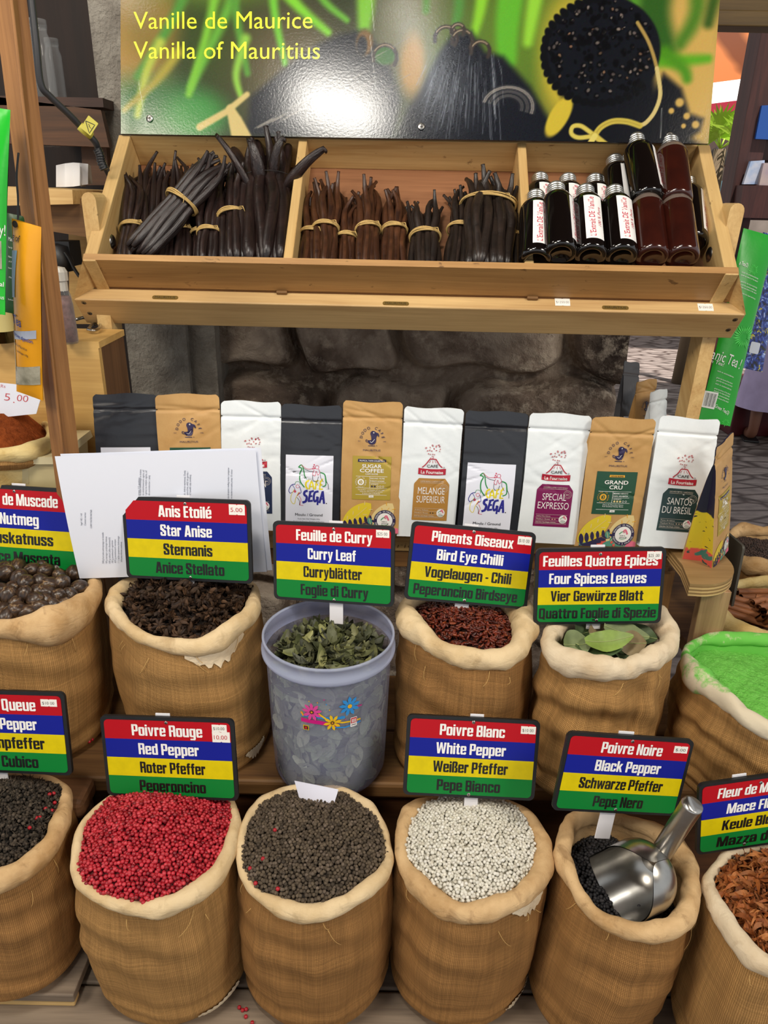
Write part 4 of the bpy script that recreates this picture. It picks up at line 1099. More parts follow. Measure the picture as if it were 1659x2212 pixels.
# ================================================================== four-colour spice signs
SG_BLACK = flat('sign_board', '#17181a', 0.45, var=0.5, vscale=60, bump=0.1)
SG_RED = flat('sign_red', '#b40a1a', 0.4, spec=.25); SG_BLUE = flat('sign_blue', '#0f1c8e', 0.4, spec=.25)
SG_YEL = flat('sign_yellow', '#dcc600', 0.4, spec=.25, var=0.12, vscale=70); SG_GRN = flat('sign_green', '#077a30', 0.4, spec=.25)
L_WHITE = flat('letter_white', '#f2f0ec', 0.35); L_BLACK = flat('letter_black', '#0d0c0b', 0.35)
STAKE = flat('white_plastic', '#e2e0e4', 0.4)
R_INK = flat('red_pen', '#c4404a', 0.6)
def spice_sign(label, quad, Y, lines, screws, sticker=None, stake=None, tilt=14, yaw=0, shear=0.0, bars=None):
    F = Face(quad, Y, tilt=tilt, st=5, yaw=yaw, sy=12, aspect=0.625)
    root = thing('spice_sign', label, 'sign', M=F.M, group=None)
    w, h = F.w, F.h
    b = MB(); b.prism(rrect(w, h, 0.007, 5, 0, h / 2), 0, 0.0045); b.build('board', SG_BLACK, root, world=False)
    bw = w * 0.945; z1, z0 = h * 0.955, h * 0.035; hh = (z1 - z0) / 4
    b = MB(); n = 5; r = 0.0055
    for i, m in enumerate((0, 1, 2, 3)):
        t = z1 - i * hh; bo = t - hh
        if i == 0: poly = [(-bw / 2, bo), (bw / 2, bo)] + [(bw / 2 - r + r * math.cos(a), t - r + r * math.sin(a)) for a in np.linspace(0, math.pi / 2, 6)] + [(-bw / 2 + r + r * math.cos(a), t - r + r * math.sin(a)) for a in np.linspace(math.pi / 2, math.pi, 6)]
        elif i == 3: poly = [(-bw / 2 + r + r * math.cos(a), bo + r + r * math.sin(a)) for a in np.linspace(math.pi, 1.5 * math.pi, 6)] + [(bw / 2 - r + r * math.cos(a), bo + r + r * math.sin(a)) for a in np.linspace(1.5 * math.pi, 2 * math.pi, 6)] + [(bw / 2, t), (-bw / 2, t)]
        else: poly = [(-bw / 2, bo), (bw / 2, bo), (bw / 2, t), (-bw / 2, t)]
        b.prism(poly, -0.0006, 0.0, m)
    pan = b.build('stripe_panel', [SG_RED, SG_BLUE, SG_YEL, SG_GRN], root, world=False)
    b = MB()
    for i, (txt, x0, x1, yy) in enumerate(lines):
        a, c = F.local(x0, yy), F.local(x1, yy)
        zc = z1 - (i + 0.5) * hh
        heavy_text(b, txt, (a[0] + c[0]) / 2, zc, c[0] - a[0], hh * 0.60, -0.0008, 0 if i < 2 else 1, shear)
    b.build('lettering', [L_WHITE, L_BLACK], pan, world=False)
    for px, py in screws:
        x, z = F.local(px, py); b = MB(); screw(b, (x, -0.0009, z), (0, -1, 0), 0.0022); b.build('screw', [STEEL, DARKMARK], root, world=False)
    if sticker:
        for px, py, sw, sh, txt, ink in sticker:
            x, z = F.local(px, py); w2 = F.w / (quad[1][0] - quad[0][0]) ; sw *= w2 / 2; sh *= w2 / 2
            b = MB(); b.prism([(x - sw, z - sh), (x - sw * .1, z - sh), (x, z - sh * .85), (x + sw * .1, z - sh), (x + sw, z - sh), (x + sw, z + sh), (x + sw * .1, z + sh), (x, z + sh * .85), (x - sw * .1, z + sh), (x - sw, z + sh)], -0.0010, -0.0006, 0)
            b.text(txt, x - sw * .05, z, sw * 1.5, sh * 0.85, -0.0012, 1 if not ink else 2, -0.006 if not ink else 0.0)
            b.build('price_sticker', [PAPER, INK, R_INK], root, world=False)
    if stake:
        (px, py0, py1, sw) = stake
        x, z0_ = F.local(px, py0); _, z1_ = F.local(px, py1); sw *= F.w / (quad[1][0] - quad[0][0]) / 2
        b = MB(); b.box((x - sw, 0.0046, z1_), (x + sw, 0.0064, h + 0.003), bev=0.0006); pass
        b.build('stake', STAKE, root, world=False)
    return F
YF, YM = 0.745, 0.965
spice_sign('four-colour sign reading Poivre Rouge and Red Pepper behind the red heap', [(213, 1544), (506, 1555), (513, 1730), (235, 1719)], YF,
    [('Poivre Rouge', 285, 437, 1578), ('Red Pepper', 300, 430, 1620), ('Roter Pfeffer', 304, 444, 1662), ('Peperoncino', 303, 445, 1702)], [(359, 1561)],
    [(474, 1573, 32, 16, '$10.00', False), (478, 1592, 38, 23, '10.00', True)], stake=(362, 1719, 1790, 32), yaw=-2)
spice_sign('four-colour sign reading Poivre Blanc and White Pepper', [(880, 1542), (1168, 1558), (1153, 1730), (871, 1717)], YF,
    [('Poivre Blanc', 950, 1091, 1578), ('White Pepper', 942, 1093, 1617), ('Weißer Pfeffer', 935, 1097, 1660), ('Pepe Bianco', 943, 1080, 1700)], [(1023, 1560), (1012, 1716)],
    [(1141, 1577, 32, 17, '$10 00', False)], stake=(1020, 1715, 1780, 30))
spice_sign('four-colour sign reading Poivre Noire and Black Pepper', [(1226, 1581), (1504, 1599), (1457, 1763), (1194, 1750)], YF - .05,
    [('Poivre Noire', 1299, 1432, 1616), ('Black Pepper', 1285, 1428, 1655), ('Schwarze Pfeffer', 1250, 1432, 1693), ('Pepe Nero', 1281, 1389, 1730)], [(1366, 1601), (1329, 1748)],
    [(1470, 1619, 30, 15, '$.00', False)], stake=(1320, 1750, 1818, 34), tilt=18)
spice_sign('four-colour sign reading Fleur de Muscade and Mace Flower, cut by the right edge', [(1513, 1694), (1773, 1660), (1765, 1806), (1501, 1849)], YF - 0.055,
    [('Fleur de Muscade', 1551, 1735, 1705), ('Mace Flower', 1570, 1712, 1745), ('Keule Blume', 1560, 1700, 1782), ('Mazza di Fiori', 1548, 1728, 1820)], [(1643, 1690), (1607, 1822)], stake=(1594, 1838, 1870, 30), tilt=16, shear=0.15)
spice_sign('four-colour sign reading Cubeb Pepper, cut by the left edge', [(-150, 1487), (136, 1497), (158, 1675), (-128, 1664)], YF + 0.01,
    [('Poivre à Queue', -97, 77, 1522), ('Cubeb Pepper', -75, 80, 1562), ('Kubebenpfeffer', -92, 97, 1604), ('Pepe Cubico', -60, 83, 1645)], [(-8, 1502)],
    [(106, 1518, 34, 15, '$10 00', False)], stake=(-5, 1664, 1720, 30))
spice_sign('four-colour sign reading Anis Etoilé and Star Anise in front of the white papers', [(260, 1069), (541, 1083), (544, 1260), (277, 1250)], YM - 0.03,
    [('Anis Etoilé', 342, 457, 1105), ('Star Anise', 347, 458, 1147), ('Sternanis', 354, 459, 1189), ('Anice Stellato', 337, 485, 1230)], [(400, 1088), (412, 1247)],
    [(512, 1101, 34, 22, '5.00', True)], stake=(402, 1250, 1290, 30))
spice_sign('four-colour sign reading Feuille de Curry and Curry Leaf above the plastic tub', [(588, 1122), (853, 1138), (849, 1311), (594, 1296)], YM - 0.065,
    [('Feuille de Curry', 640, 805, 1158), ('Curry Leaf', 665, 769, 1199), ('Curryblätter', 656, 782, 1241), ('Foglie di Curry', 650, 796, 1281)], [(721, 1143), (722, 1296)],
    [(827, 1153, 28, 16, '$25 00', False)], stake=(724, 1300, 1350, 30))
spice_sign('tilted four-colour sign reading Piments Oiseaux and Bird Eye Chilli', [(890, 1127), (1161, 1150), (1135, 1318), (873, 1293)], YM - 0.06,
    [('Piments Oiseaux', 933, 1111, 1161), ('Bird Eye Chilli', 943, 1088, 1203), ('Vogelaugen - Chili', 916, 1105, 1243), ('Peperoncino Birdseye', 892, 1118, 1281)], [(1024, 1149), (1003, 1297)],
    [(1133, 1168, 30, 18, '$10 00', False)], stake=(1000, 1300, 1326, 31), tilt=18)
spice_sign('four-colour sign reading Feuilles Quatre Epices and Four Spices Leaves', [(1156, 1187), (1443, 1181), (1424, 1347), (1154, 1348)], YM - 0.095,
    [('Feuilles Quatre Epices', 1173, 1421, 1214), ('Four Spices Leaves', 1186, 1396, 1248), ('Vier Gewürze Blatt', 1189, 1389, 1288), ('Quattro Foglie di Spezie', 1164, 1416, 1326)], [(1297, 1197), (1288, 1339)],
    [(1413, 1199, 32, 18, '$25 .00', False)], stake=(1284, 1348, 1362, 32))
spice_sign('four-colour sign reading Nutmeg, half hidden by the white papers', [(-100, 1040), (182, 1060), (190, 1240), (-88, 1222)], YM + .020,
    [('Noix de Muscade', -41, 125, 1078), ('Nutmeg', 0, 84, 1118), ('Muskatnuss', -30, 115, 1158), ('Noce Moscata', -32, 130, 1198)], [(31, 1061)], stake=(45, 1225, 1270, 30))

# ================================================================== other contents of sacks and the tub
def blade(n=6, w=0.35, curl=0.25, fold=0.15):
    """a small leaf: grid 2 x n with a folded midrib, length along x, unit length"""
    V = []; F = []
    for i in range(n + 1):
        t = i / n; ww = w * math.sin(math.pi * min(0.98, t * 0.92 + 0.06)) ** 0.8
        for k, sg in enumerate((-1, -.5, 0, .5, 1)):
            V.append((t - 0.5, sg * ww / 2, curl * (t - 0.5) ** 2 * 2 + fold * abs(sg) * ww))
    for i in range(n):
        for k in range(4): F.append((i * 5 + k, (i + 1) * 5 + k, (i + 1) * 5 + k + 1, i * 5 + k + 1))
    return np.array(V), np.array(F)
def strip(n=7, w=0.16, tw=1.5, curl=1.0):
    V = []; F = []
    for i in range(n + 1):
        t = i / n; a = tw * t; x = t - 0.5; z = 0.16 * curl * math.sin(4.5 * t)
        ww = w * (0.35 + math.sin(math.pi * min(.97, t + .03)))
        for sg in (-1, 1): V.append((x, sg * ww / 2 * math.cos(a) + .10 * math.sin(3 * t), z + sg * ww / 2 * math.sin(a)))
    for i in range(n): F.append((2 * i, 2 * i + 2, 2 * i + 3, 2 * i + 1))
    return np.array(V), np.array(F)
def boat(n=5):
    """open seed pod of star anise: a pointed keel"""
    V = []; F = []
    for i in range(n + 1):
        t = i / n; w = 0.20 * math.sin(math.pi * (0.05 + .93 * t)) ; h = 0.34 * math.sin(math.pi * (0.04 + .9 * t)) ** 0.7
        for y, z in ((-w, 0.1), (-w * .9, -h * .5), (0, -h), (w * .9, -h * .5), (w, 0.1)): V.append((t, y, z + .12 * t))
    for i in range(n):
        for k in range(4): F.append((i * 5 + k, i * 5 + k + 1, (i + 1) * 5 + k + 1, (i + 1) * 5 + k))
    return np.array(V), np.array(F)
def star():
    V, F = boat(); vs = []; fs = []
    for k in range(8):
        a = 2 * math.pi * k / 8; c, s_ = math.cos(a), math.sin(a); sc = 1.0 if k % 3 else .8
        P = V * sc; vs.append(np.stack([P[:, 0] * c - P[:, 1] * s_, P[:, 0] * s_ + P[:, 1] * c, P[:, 2]], 1)); fs.append(F + k * len(V))
    return np.concatenate(vs), np.concatenate(fs)
def pile(s, h, name, label, cat, kinds, n, mats, under, seed, edge=1.0, lift=0.002, flatness=0.5, kind='stuff'):
    """kinds: (template, size range, share, material slot)"""
    rng = np.random.default_rng(seed); b = MB(); heap_grid(s, h, b, len(mats), -0.006, edge * 1.03)
    for (V, F), (s0, s1), share, slot in kinds:
        m = int(n * share * 1.7); R = s.Ri.max() * 1.1
        x = s.c[0] + rng.uniform(-R, R, m * 2); y = s.c[1] + rng.uniform(-R, R, m * 2)
        ok = inside(s, x, y) < edge * (1 - 0.04 * rng.uniform(0, 1, x.size)); x, y = x[ok][:int(n * share)], y[ok][:int(n * share)]
        z = h(x, y) + rng.uniform(-0.5, 1.0, len(x)) * lift; k = len(x)
        Rm = eul(rng.normal(0, flatness, k), rng.normal(0, flatness, k), rng.uniform(0, 6.283, k))
        flip = rng.uniform(size=k) < 0.35; Rm[flip] = Rm[flip] * np.array([1, -1, -1])[None, None, :]
        sc = rng.uniform(s0, s1, k)
        scatter(b, V, F, np.stack([x, y, z], 1), Rm, np.stack([sc, sc * rng.uniform(.75, 1.15, k), sc], 1), slot, True)
    o = b.build(name, list(mats) + [under]); tag(o, label, cat, kind=kind); return o

M_ANIS = island('anise_skin', ['#2a1c15', '#43301f', '#352318', '#5c4029', '#241812'], 0.7, 0.35, 0.6, 500)
h_an = heap(anise, 0.030, -0.006, 2.0, edge=1.05)
pile(anise, h_an, 'star_anise', 'dark brown star anise heaped in the torn burlap sack', 'spice',
     [(star(), (0.009, 0.013), 0.25, 0), (boat(), (0.009, 0.014), 0.65, 0), (blade(4, .5, .3, .3), (0.008, 0.014), 0.10, 0)], 760, [M_ANIS], flat('under_anise', '#1d130e', 0.9), 21, 1.03, 0.005, 0.6)
M_CHIL = island('chilli_skin', ['#3a120b', '#5c1d10', '#7a2c16', '#4a160c', '#8d3f1d'], 0.35, 0.5, 0.6, 500)
Vc = ICO2[0] * np.array([1.0, 0.33, 0.30]); Vc = Vc * (1 - 0.25 * np.abs(Vc[:, :1])) ; Vc[:, 2] += 0.12 * Vc[:, 0] ** 2
h_ch = heap(chili, 0.022, -0.010, 2.0, edge=1.05)
pile(chili, h_ch, 'dried_chillies', 'small shrivelled red-brown chillies filling a sack', 'chilli', [((Vc, ICO2[1]), (0.0042, 0.0068), 1.0, 0)], 1300, [M_CHIL], flat('under_chilli', '#2e0e08', 0.8), 22, 1.05, 0.004, 0.4)
M_MACE = island('mace_skin', ['#8a4a22', '#b0652f', '#9a5428', '#c07a40', '#6e3818', '#a86a3c'], 0.6, 0.35, 0.4, 400)
h_ma = heap(mace, 0.020, -0.006, 2.0, edge=1.05)
pile(mace, h_ma, 'mace_blades', 'tangled orange-brown dried mace in the sack at the right edge', 'mace',
     [(strip(8, .14, 2.0, 1.2), (0.016, 0.032), 0.5, 0), (strip(7, .20, -1.4, .8), (0.014, 0.028), 0.4, 0), (blade(5, .6, .6, .3), (0.012, 0.02), 0.1, 0)], 1100, [M_MACE], flat('under_mace', '#5a2e14', 0.9), 23, 0.98, 0.005, 0.32)
# tailed pepper: small balls with stalks
M_CUB = island('tailed_pepper_skin', ['#29241f', '#40382f', '#52473b', '#352d26', '#63574a'], 0.8, 0.3, 0.6, 600)
h_cu = heap(cubeb, 0.040, -0.002, 2.0, edge=1.05)
Vk = np.array([(0, -.06, 0), (0, .06, 0), (.5, .05, .08), (.5, -.05, .08), (1, .0, .0), (0, 0, .1), (.5, 0, .17)]); Fk = np.array([(0, 1, 2), (0, 2, 3), (3, 2, 4), (0, 3, 6), (0, 6, 5), (1, 5, 6), (1, 6, 2)])
pile(cubeb, h_cu, 'tailed_pepper', 'blackish tailed pepper with stalks heaped at the left edge', 'peppercorns', [((ICO1[0] * .5, ICO1[1]), (0.0040, 0.0052), 0.55, 0), ((Vk, Fk), (0.006, 0.011), 0.45, 0)], 4200, [M_CUB], flat('under_cubeb', '#17130f', 0.9), 24, 1.04, 0.003, 0.5)
for k_, (px, py, w) in enumerate(((98, 1688, 'topmost'), (99, 1680, 'top rim'), (107, 1716, ''), (116, 1714, ''), (118, 1734, ''), (98, 1747, ''), (112, 1751, ''), (119, 1753, ''), (78, 1767, ''), (86, 1766, ''), (64, 1788, ''))):
    stray(px, py, h_cu, REDC, 'red_peppercorn', 'stray red peppercorns scattered over the right side of the tailed pepper heap', group='red peppercorns on the tailed pepper')

# whole nutmegs, each its own
def nutmeg_mesh(seed):
    rng = np.random.default_rng(seed); b = MB(); V = ICO3[0].copy(); V[:, 2] *= 1.18
    p = rng.uniform(0, 6, 4); a = np.arctan2(V[:, 1], V[:, 0])
    V = V * (1 + 0.035 * np.sin(6 * a + 2 * V[:, 2] + p[0]) + 0.02 * np.sin(11 * a - 3 * V[:, 2] + p[1]))[:, None]
    b.raw(V * 0.0112, ICO3[1]); return b
m_, t_n = newmat('nutmeg_shell')
oi = t_n.new('ShaderNodeObjectInfo'); n_ = t_n.noise(t_n.coord('Object', (220, 220, 60)), 1.0, 3, .6, .8)
c_ = t_n.ramp(n_, [(0.42, '#2a1d14'), (0.60, '#4b3625'), (0.70, '#8d7250')])
t_n.link(t_n.mix(t_n.ramp(oi.outputs['Random'], [(0, '#000000'), (1, '#888888')]), c_, '#1f1713'), t_n.b.inputs['Base Color']); t_n.b.inputs['Roughness'].default_value = 0.33
t_n.bump(n_, 0.3, 0.001)
NUT = m_
nut0 = [nutmeg_mesh(i).build('nutmeg', NUT, origin=(0, 0, 0)) for i in range(3)]
h_nu = heap(nutm, 0.026, -0.006, 2.0, edge=1.1)
rng = np.random.default_rng(5); cnt = 0
npos = []
P_NUT = [(62, 1218, 1), (95, 1222, 0), (38, 1225, 0), (10, 1230, 0), (125, 1225, 0), (150, 1222, 0), (160, 1242, 1), (72, 1236, 1), (100, 1238, 1), (128, 1246, 0), (14, 1243, 1), (42, 1250, 0), (88, 1256, 0), (108, 1264, 0), (57, 1264, 1), (134, 1266, 2), (170, 1270, 0), (28, 1270, 0), (4, 1276, 0), (82, 1277, 0), (101, 1281, 0), (20, 1292, 1), (54, 1289, 2), (127, 1294, 1), (100, 1298, 0), (78, 1302, 1), (34, 1304, 0), (8, 1318, 0), (38, 1318, 0), (58, 1322, 0), (88, 1317, 1), (116, 1310, 0), (152, 1288, 0), (140, 1308, 0), (15, 1332, 0), (-20, 1250, 0), (-25, 1280, 0), (-15, 1308, 0), (-45, 1262, 0), (-50, 1290, 0)]
for i, (px, py, up) in enumerate(P_NUT):
    P = atZ(px, py, nutm.zrim)
    for _ in range(6): P = atZ(px, py, float(h_nu(P[0], P[1])) + 0.007)
    npos.append(P)
    o = nut0[i % 3] if i < 3 else nut0[i % 3].copy()
    if i >= 3: COL.objects.link(o)
    o.location = P + np.array([0, 0, 0.004 if up else 0]); o.rotation_euler = tuple(rng.uniform(0, 6.28, 3)); s_ = rng.uniform(0.9, 1.12); o.scale = (s_, s_, s_ * rng.uniform(.95, 1.1))
    WORLD[o.name] = Matrix.Translation(o.location)
    tag(o, 'glossy ridged brown nutmegs piled in the sack at the left edge', 'nutmeg', 'nutmegs piled in the sack')
b = MB(); heap_grid(nutm, h_nu, b, 0, -0.010, 1.05); o = b.build('nutmeg_bed', flat('under_nutmeg', '#1a120d', 0.8)); tag(o, 'dark lower nutmegs under the visible pile', 'nutmeg', kind='stuff')
rr = np.random.default_rng(8); b2 = MB()

# large four-spice leaves, each its own
def leaf_obj(px, py, z, L, W, rx, ry, rz, mat, label, curl=0.3):
    V, F = blade(12, W / L, curl, 0.10); b = MB()
    V = V * L; V[:, 2] += 0.0012 * np.sin(V[:, 0] * 260) * np.abs(V[:, 1]) / (W / 2)
    R = eul(*[np.array([math.radians(a)]) for a in (rx, ry, rz)])[0]
    b.raw(V @ R.T + atZ(px, py, z), F)
    b.tube([(np.array([t - .5, 0, curl * (t - .5) ** 2 * 2 + .0]) * L) @ R.T + atZ(px, py, z) + np.array([0, 0, .0004]) for t in np.linspace(0, 1, 8)], 0.0005, 5, 1)
    o = b.build('spice_leaf', [mat, flat('leaf_rib', '#9ba56a', .6)]); tag(o, label, 'leaf'); return o
LG1 = flat('leaf_green', '#86a046', 0.5, var=0.35, vscale=60); LG2 = flat('leaf_dull', '#7a8858', 0.6, var=0.35, vscale=60); LG3 = flat('leaf_brown', '#8f7c58', 0.6, var=0.35, vscale=60); LG4 = flat('leaf_dark', '#4a5f38', 0.5, var=0.4, vscale=60)
zl = four.zrim
for a in ((1312, 1386, zl + 0.008, 0.064, 0.030, 34, -6, 4, LG1, 'bright green curled leaf lying on top in the slumped sack', .35),
          (1238, 1394, zl + 0.004, 0.042, 0.040, 48, 8, 18, LG2, 'dull green crumpled leaf at the left of the leaf sack', .5),
          (1350, 1368, zl + 0.004, 0.060, 0.030, 40, 8, -14, LG2, 'long dull green leaf behind the bright curled one', .3),
          (1366, 1390, zl + 0.003, 0.036, 0.034, 50, -10, -20, LG3, 'brownish leaf at the right of the bright green one', .4),
          (1300, 1364, zl + 0.000, 0.052, 0.034, 44, 0, 24, LG3, 'pale brown-green leaf below the white stake', .3),
          (1255, 1370, zl + 0.000, 0.050, 0.032, 46, 14, 40, LG4, 'dark green upright leaf at the back left of the leaf sack', .4),
          (1292, 1402, zl - 0.002, 0.060, 0.028, 30, 0, -8, LG4, 'dark green leaf under the bright one at the sack front', .3),
          (1384, 1372, zl - 0.004, 0.046, 0.030, 40, 0, -36, LG4, 'dark leaf tip at the back right of the leaf sack', .3)):
    leaf_obj(*a)
h_f = heap(four, 0.0, -0.026); pile(four, h_f, 'leaf_bed', 'dark leaves deep in the slumped sack', 'leaf', [(blade(6, .45, .3, .2), (0.03, 0.05), 1.0, 0)], 60, [island('leaf_bed', ['#2a3a1e', '#46552f', '#38452a'], .6)], flat('under_leaf', '#161b10', .9), 31, 0.98, 0.008, 0.4)

# ------------------------------------------------------------------ translucent tub of curry leaves
TUBZ = ZMIDSH; cb = atZ(709, 1372, MIDR); rimL, rimR = atZ(556, 1385, MIDR), atZ(857, 1385, MIDR)
tc = np.array([(rimL[0] + rimR[0]) / 2, cb[1] + 0.008]); TR_ = (rimR[0] - rimL[0]) / 2 - 0.001; TBOT = TR_ * 0.875
tub = thing('plastic_tub', 'translucent lavender plastic tub of curry leaves with a printed flower band', 'tub', loc=(tc[0], tc[1], TUBZ))
m, t = newmat('tub_plastic')
tr = t.new('ShaderNodeBsdfTransparent'); tr.inputs[0].default_value = (0.88, 0.89, 0.97, 1); mx = t.new('ShaderNodeMixShader'); mx.inputs[0].default_value = 0.27
t.b.inputs['Base Color'].default_value = (*lin('#c9cdea'), 1); t.b.inputs['Roughness'].default_value = 0.32
out = t.n['Material Output']; t.link(tr.outputs[0], mx.inputs[1]); t.link(t.b.outputs[0], mx.inputs[2]); t.link(mx.outputs[0], out.inputs[0])
TUBM = m
m, t = newmat('tub_rim_plastic')
tr = t.new('ShaderNodeBsdfTransparent'); tr.inputs[0].default_value = (0.9, 0.92, 1.0, 1); mx = t.new('ShaderNodeMixShader'); mx.inputs[0].default_value = 0.55
t.b.inputs['Base Color'].default_value = (*lin('#b9c0d8'), 1); t.b.inputs['Roughness'].default_value = 0.25
out = t.n['Material Output']; t.link(tr.outputs[0], mx.inputs[1]); t.link(t.b.outputs[0], mx.inputs[2]); t.link(mx.outputs[0], out.inputs[0])
TUBR = m
Hh = MIDR - TUBZ
def tub_r(z): return TBOT + (TR_ * 0.945 - TBOT) * (z - TUBZ) / Hh
Mt = Matrix.Translation((tc[0], tc[1], 0))
b = MB(); b.lathe([(0.0, TUBZ + .003), (TBOT - .012, TUBZ + .003), (TBOT - 0.004, TUBZ + .001), (TBOT, TUBZ + 0.010)] + [(tub_r(TUBZ + q * Hh), TUBZ + q * Hh) for q in (0.2, 0.4, 0.6, 0.8, 0.995)], 72, M=Mt); b.build('tub_wall', TUBM, tub)
b = MB(); r0 = tub_r(MIDR - .024) + .0004
b.lathe([(r0, MIDR - .024), (TR_ * 0.982, MIDR - .025), (TR_, MIDR - 0.022), (TR_, MIDR - 0.017), (TR_ * .972, MIDR - 0.0155), (TR_ * .972, MIDR - 0.004), (TR_ * .985, MIDR - .0025), (TR_ * .982, MIDR + .001), (TR_ * .957, MIDR + .0012), (TR_ * .9465, MIDR - .0006)], 72, M=Mt); b.build('tub_rim', TUBR, tub)
def on_tub(p):
    """flat (arc length, height) wrapped on the tub wall; p = (x, lift, z)"""
    z = p[2]; r = tub_r(z) + 0.0006 - p[1]; a = -math.pi / 2 + p[0] / TR_
    return (tc[0] + r * math.cos(a), tc[1] + r * math.sin(a), z)
def tubpix(px, py):
    z = 0.92
    for _ in range(12):
        P = atY(px, py, tc[1] - math.sqrt(max(1e-6, tub_r(z) ** 2 - (atY(px, py, tc[1] - tub_r(z))[0] - tc[0]) ** 2))); z = P[2]
    return (math.asin(max(-1, min(1, (P[0] - tc[0]) / tub_r(z)))) * TR_, z)
b = MB(); FM = [flat('print_pink', '#e0489a', .4), flat('print_blue', '#2a8fd8', .4), flat('print_yellow', '#f0c01e', .4), flat('print_magenta', '#d01880', .4), flat('print_clear', '#c5c6dc', .35), flat('print_white', '#f4f2f0', .4), flat('print_red', '#c8242c', .4), flat('print_orange', '#f0a020', .4), flat('print_dark', '#3a2a20', .5)]
def band(pts, w, mat, lift): b.ribbon([tubpix(*p) for p in pts], w, lift, mat, on_tub)
band([(651, 1553), (690, 1560), (730, 1566)], 0.006, 3, -0.0002); band([(651, 1543), (680, 1547), (720, 1552), (745, 1548)], 0.004, 1, -0.0001)
band([(688, 1541), (710, 1556), (740, 1560), (778, 1551)], 0.0025, 2, -0.0003); band([(715, 1570), (745, 1570), (778, 1556)], 0.0022, 1, -0.0003); band([(740, 1534), (765, 1527), (781, 1521)], 0.0016, 3, -0.0003); band([(651, 1536), (656, 1545)], 0.003, 7, -0.0004)
for (px, py, mat, R_, n) in ((674, 1537, 0, 0.0145, 9), (755, 1524, 1, 0.0155, 9), (718, 1560, 2, 0.0130, 8)):
    cx, cz = tubpix(px, py)
    for k in range(n):
        a = 2 * math.pi * k / n + .2; c, s_ = math.cos(a), math.sin(a); pts = [(0.12, 0), (.35, .13), (.7, .17), (1, 0.02), (.7, -.17), (.35, -.13)]
        b.flatpoly([(cx + R_ * (x * c - y * s_), cz + R_ * (x * s_ + y * c)) for x, y in pts], -0.0008, mat, on_tub)
    b.flatpoly(circ(cx, cz, R_ * .2, 12), -0.0010, 8 if mat != 1 else 2, on_tub); b.flatpoly(circ(cx, cz, R_ * .1, 10), -0.0012, 7, on_tub)
cx, cz = tubpix(763, 1557)
b.flatpoly(rrect(0.0098, 0.0150, 0.001, 3, cx, cz), -0.0009, 5, on_tub); b.flatpoly(rrect(0.0084, 0.0085, 0.0005, 2, cx, cz + .0024), -0.0011, 6, on_tub)
for q in (-1, 0, 1): b.flatpoly(rrect(0.0012, 0.006, 0.0004, 2, cx + q * .0022, cz + .0022), -0.0013, 5, on_tub)
b.flatpoly(rrect(0.0072, 0.0010, 0.0004, 2, cx, cz - .0046), -0.0011, 8, on_tub)
cx, cz = tubpix(662, 1570); b.flatpoly(rrect(0.0085, 0.0075, 0.0008, 3, cx, cz), -0.0008, 2, on_tub); b.flatpoly(rrect(0.0065, 0.0055, 0.0006, 3, cx, cz), -0.0010, 8, on_tub); b.flatpoly(circ(cx, cz, .0018, 10), -0.0012, 6, on_tub)
for px, py, mt in ((668, 1514, 2), (690, 1522, 1), (700, 1511, 3), (686, 1517, 7), (712, 1533, 2), (705, 1521, 1), (738, 1546, 1), (746, 1553, 3)):
    cx, cz = tubpix(px, py); b.flatpoly(circ(cx, cz, .0009, 8), -0.0006, mt, on_tub)
b.build('printed_band', FM, tub)
class FakeSack: pass
fs = FakeSack(); fs.c = tc; fs.Ri = np.full(NA, TR_ * 0.92); fs.zrim = MIDR
CL = island('curry_leaf_skin', ['#33362c', '#5a5f3a', '#868a54', '#45473d', '#a5a468', '#54574c', '#6e7048', '#3c3f36'], 0.55, 0.4, 0.3, 300)
h_cl = lambda x, y: MIDR - 0.045 + 0.030 * (1 - np.clip(np.hypot((x - tc[0] - .004) / (TR_ * .88), (y - tc[1] + .004) / (TR_ * .88)), 0, 1.2) ** 2)
rng = np.random.default_rng(77); b = MB(); heap_grid(fs, h_cl, b, 1, -0.010, 0.97)
Vb, Fb = blade(7, 0.42, 0.5, 0.25)
n = 420; a = rng.uniform(0, 6.283, n); rr = TR_ * .76 * np.sqrt(rng.uniform(0, 1, n)); x, y = tc[0] + rr * np.cos(a), tc[1] + rr * np.sin(a)
scatter(b, Vb, Fb, np.stack([x, y, h_cl(x, y) + rng.uniform(-.004, .010, n)], 1), eul(rng.normal(0, .6, n), rng.normal(0, .5, n), rng.uniform(0, 6.28, n)), np.stack([rng.uniform(.020, .036, n)] * 3, 1), 0)
n = 620; a = rng.uniform(math.pi * .95, math.pi * 2.05, n); z = rng.uniform(TUBZ + .012, MIDR - .040, n); r = np.array([tub_r(q) for q in z]) - rng.uniform(.005, .015, n)
Rz = eul(rng.normal(math.pi / 2, .16, n), rng.uniform(0, 6.28, n) * 0, np.zeros(n)); Rt = eul(np.zeros(n), rng.uniform(0, 6.28, n), np.zeros(n)); Rf = eul(np.zeros(n), np.zeros(n), a + math.pi / 2)
Vw, Fw = blade(7, .5, .10, .06)
scatter(b, Vw, Fw, np.stack([tc[0] + r * np.cos(a), tc[1] + r * np.sin(a), z], 1), Rf @ Rt @ Rz, np.stack([rng.uniform(.022, .036, n)] * 3, 1), 2)
Rin = [(0.0, TUBZ + .008), (TBOT - .030, TUBZ + .008), (TR_ * .945 - .034, MIDR - .045)]
b.lathe(Rin, 40, 1, Mt)
CL2 = island('curry_leaf_pale', ['#4a5044', '#7d8a66', '#9aa484', '#5c6052', '#b0b696', '#565a4c'], 0.55, 0.4)
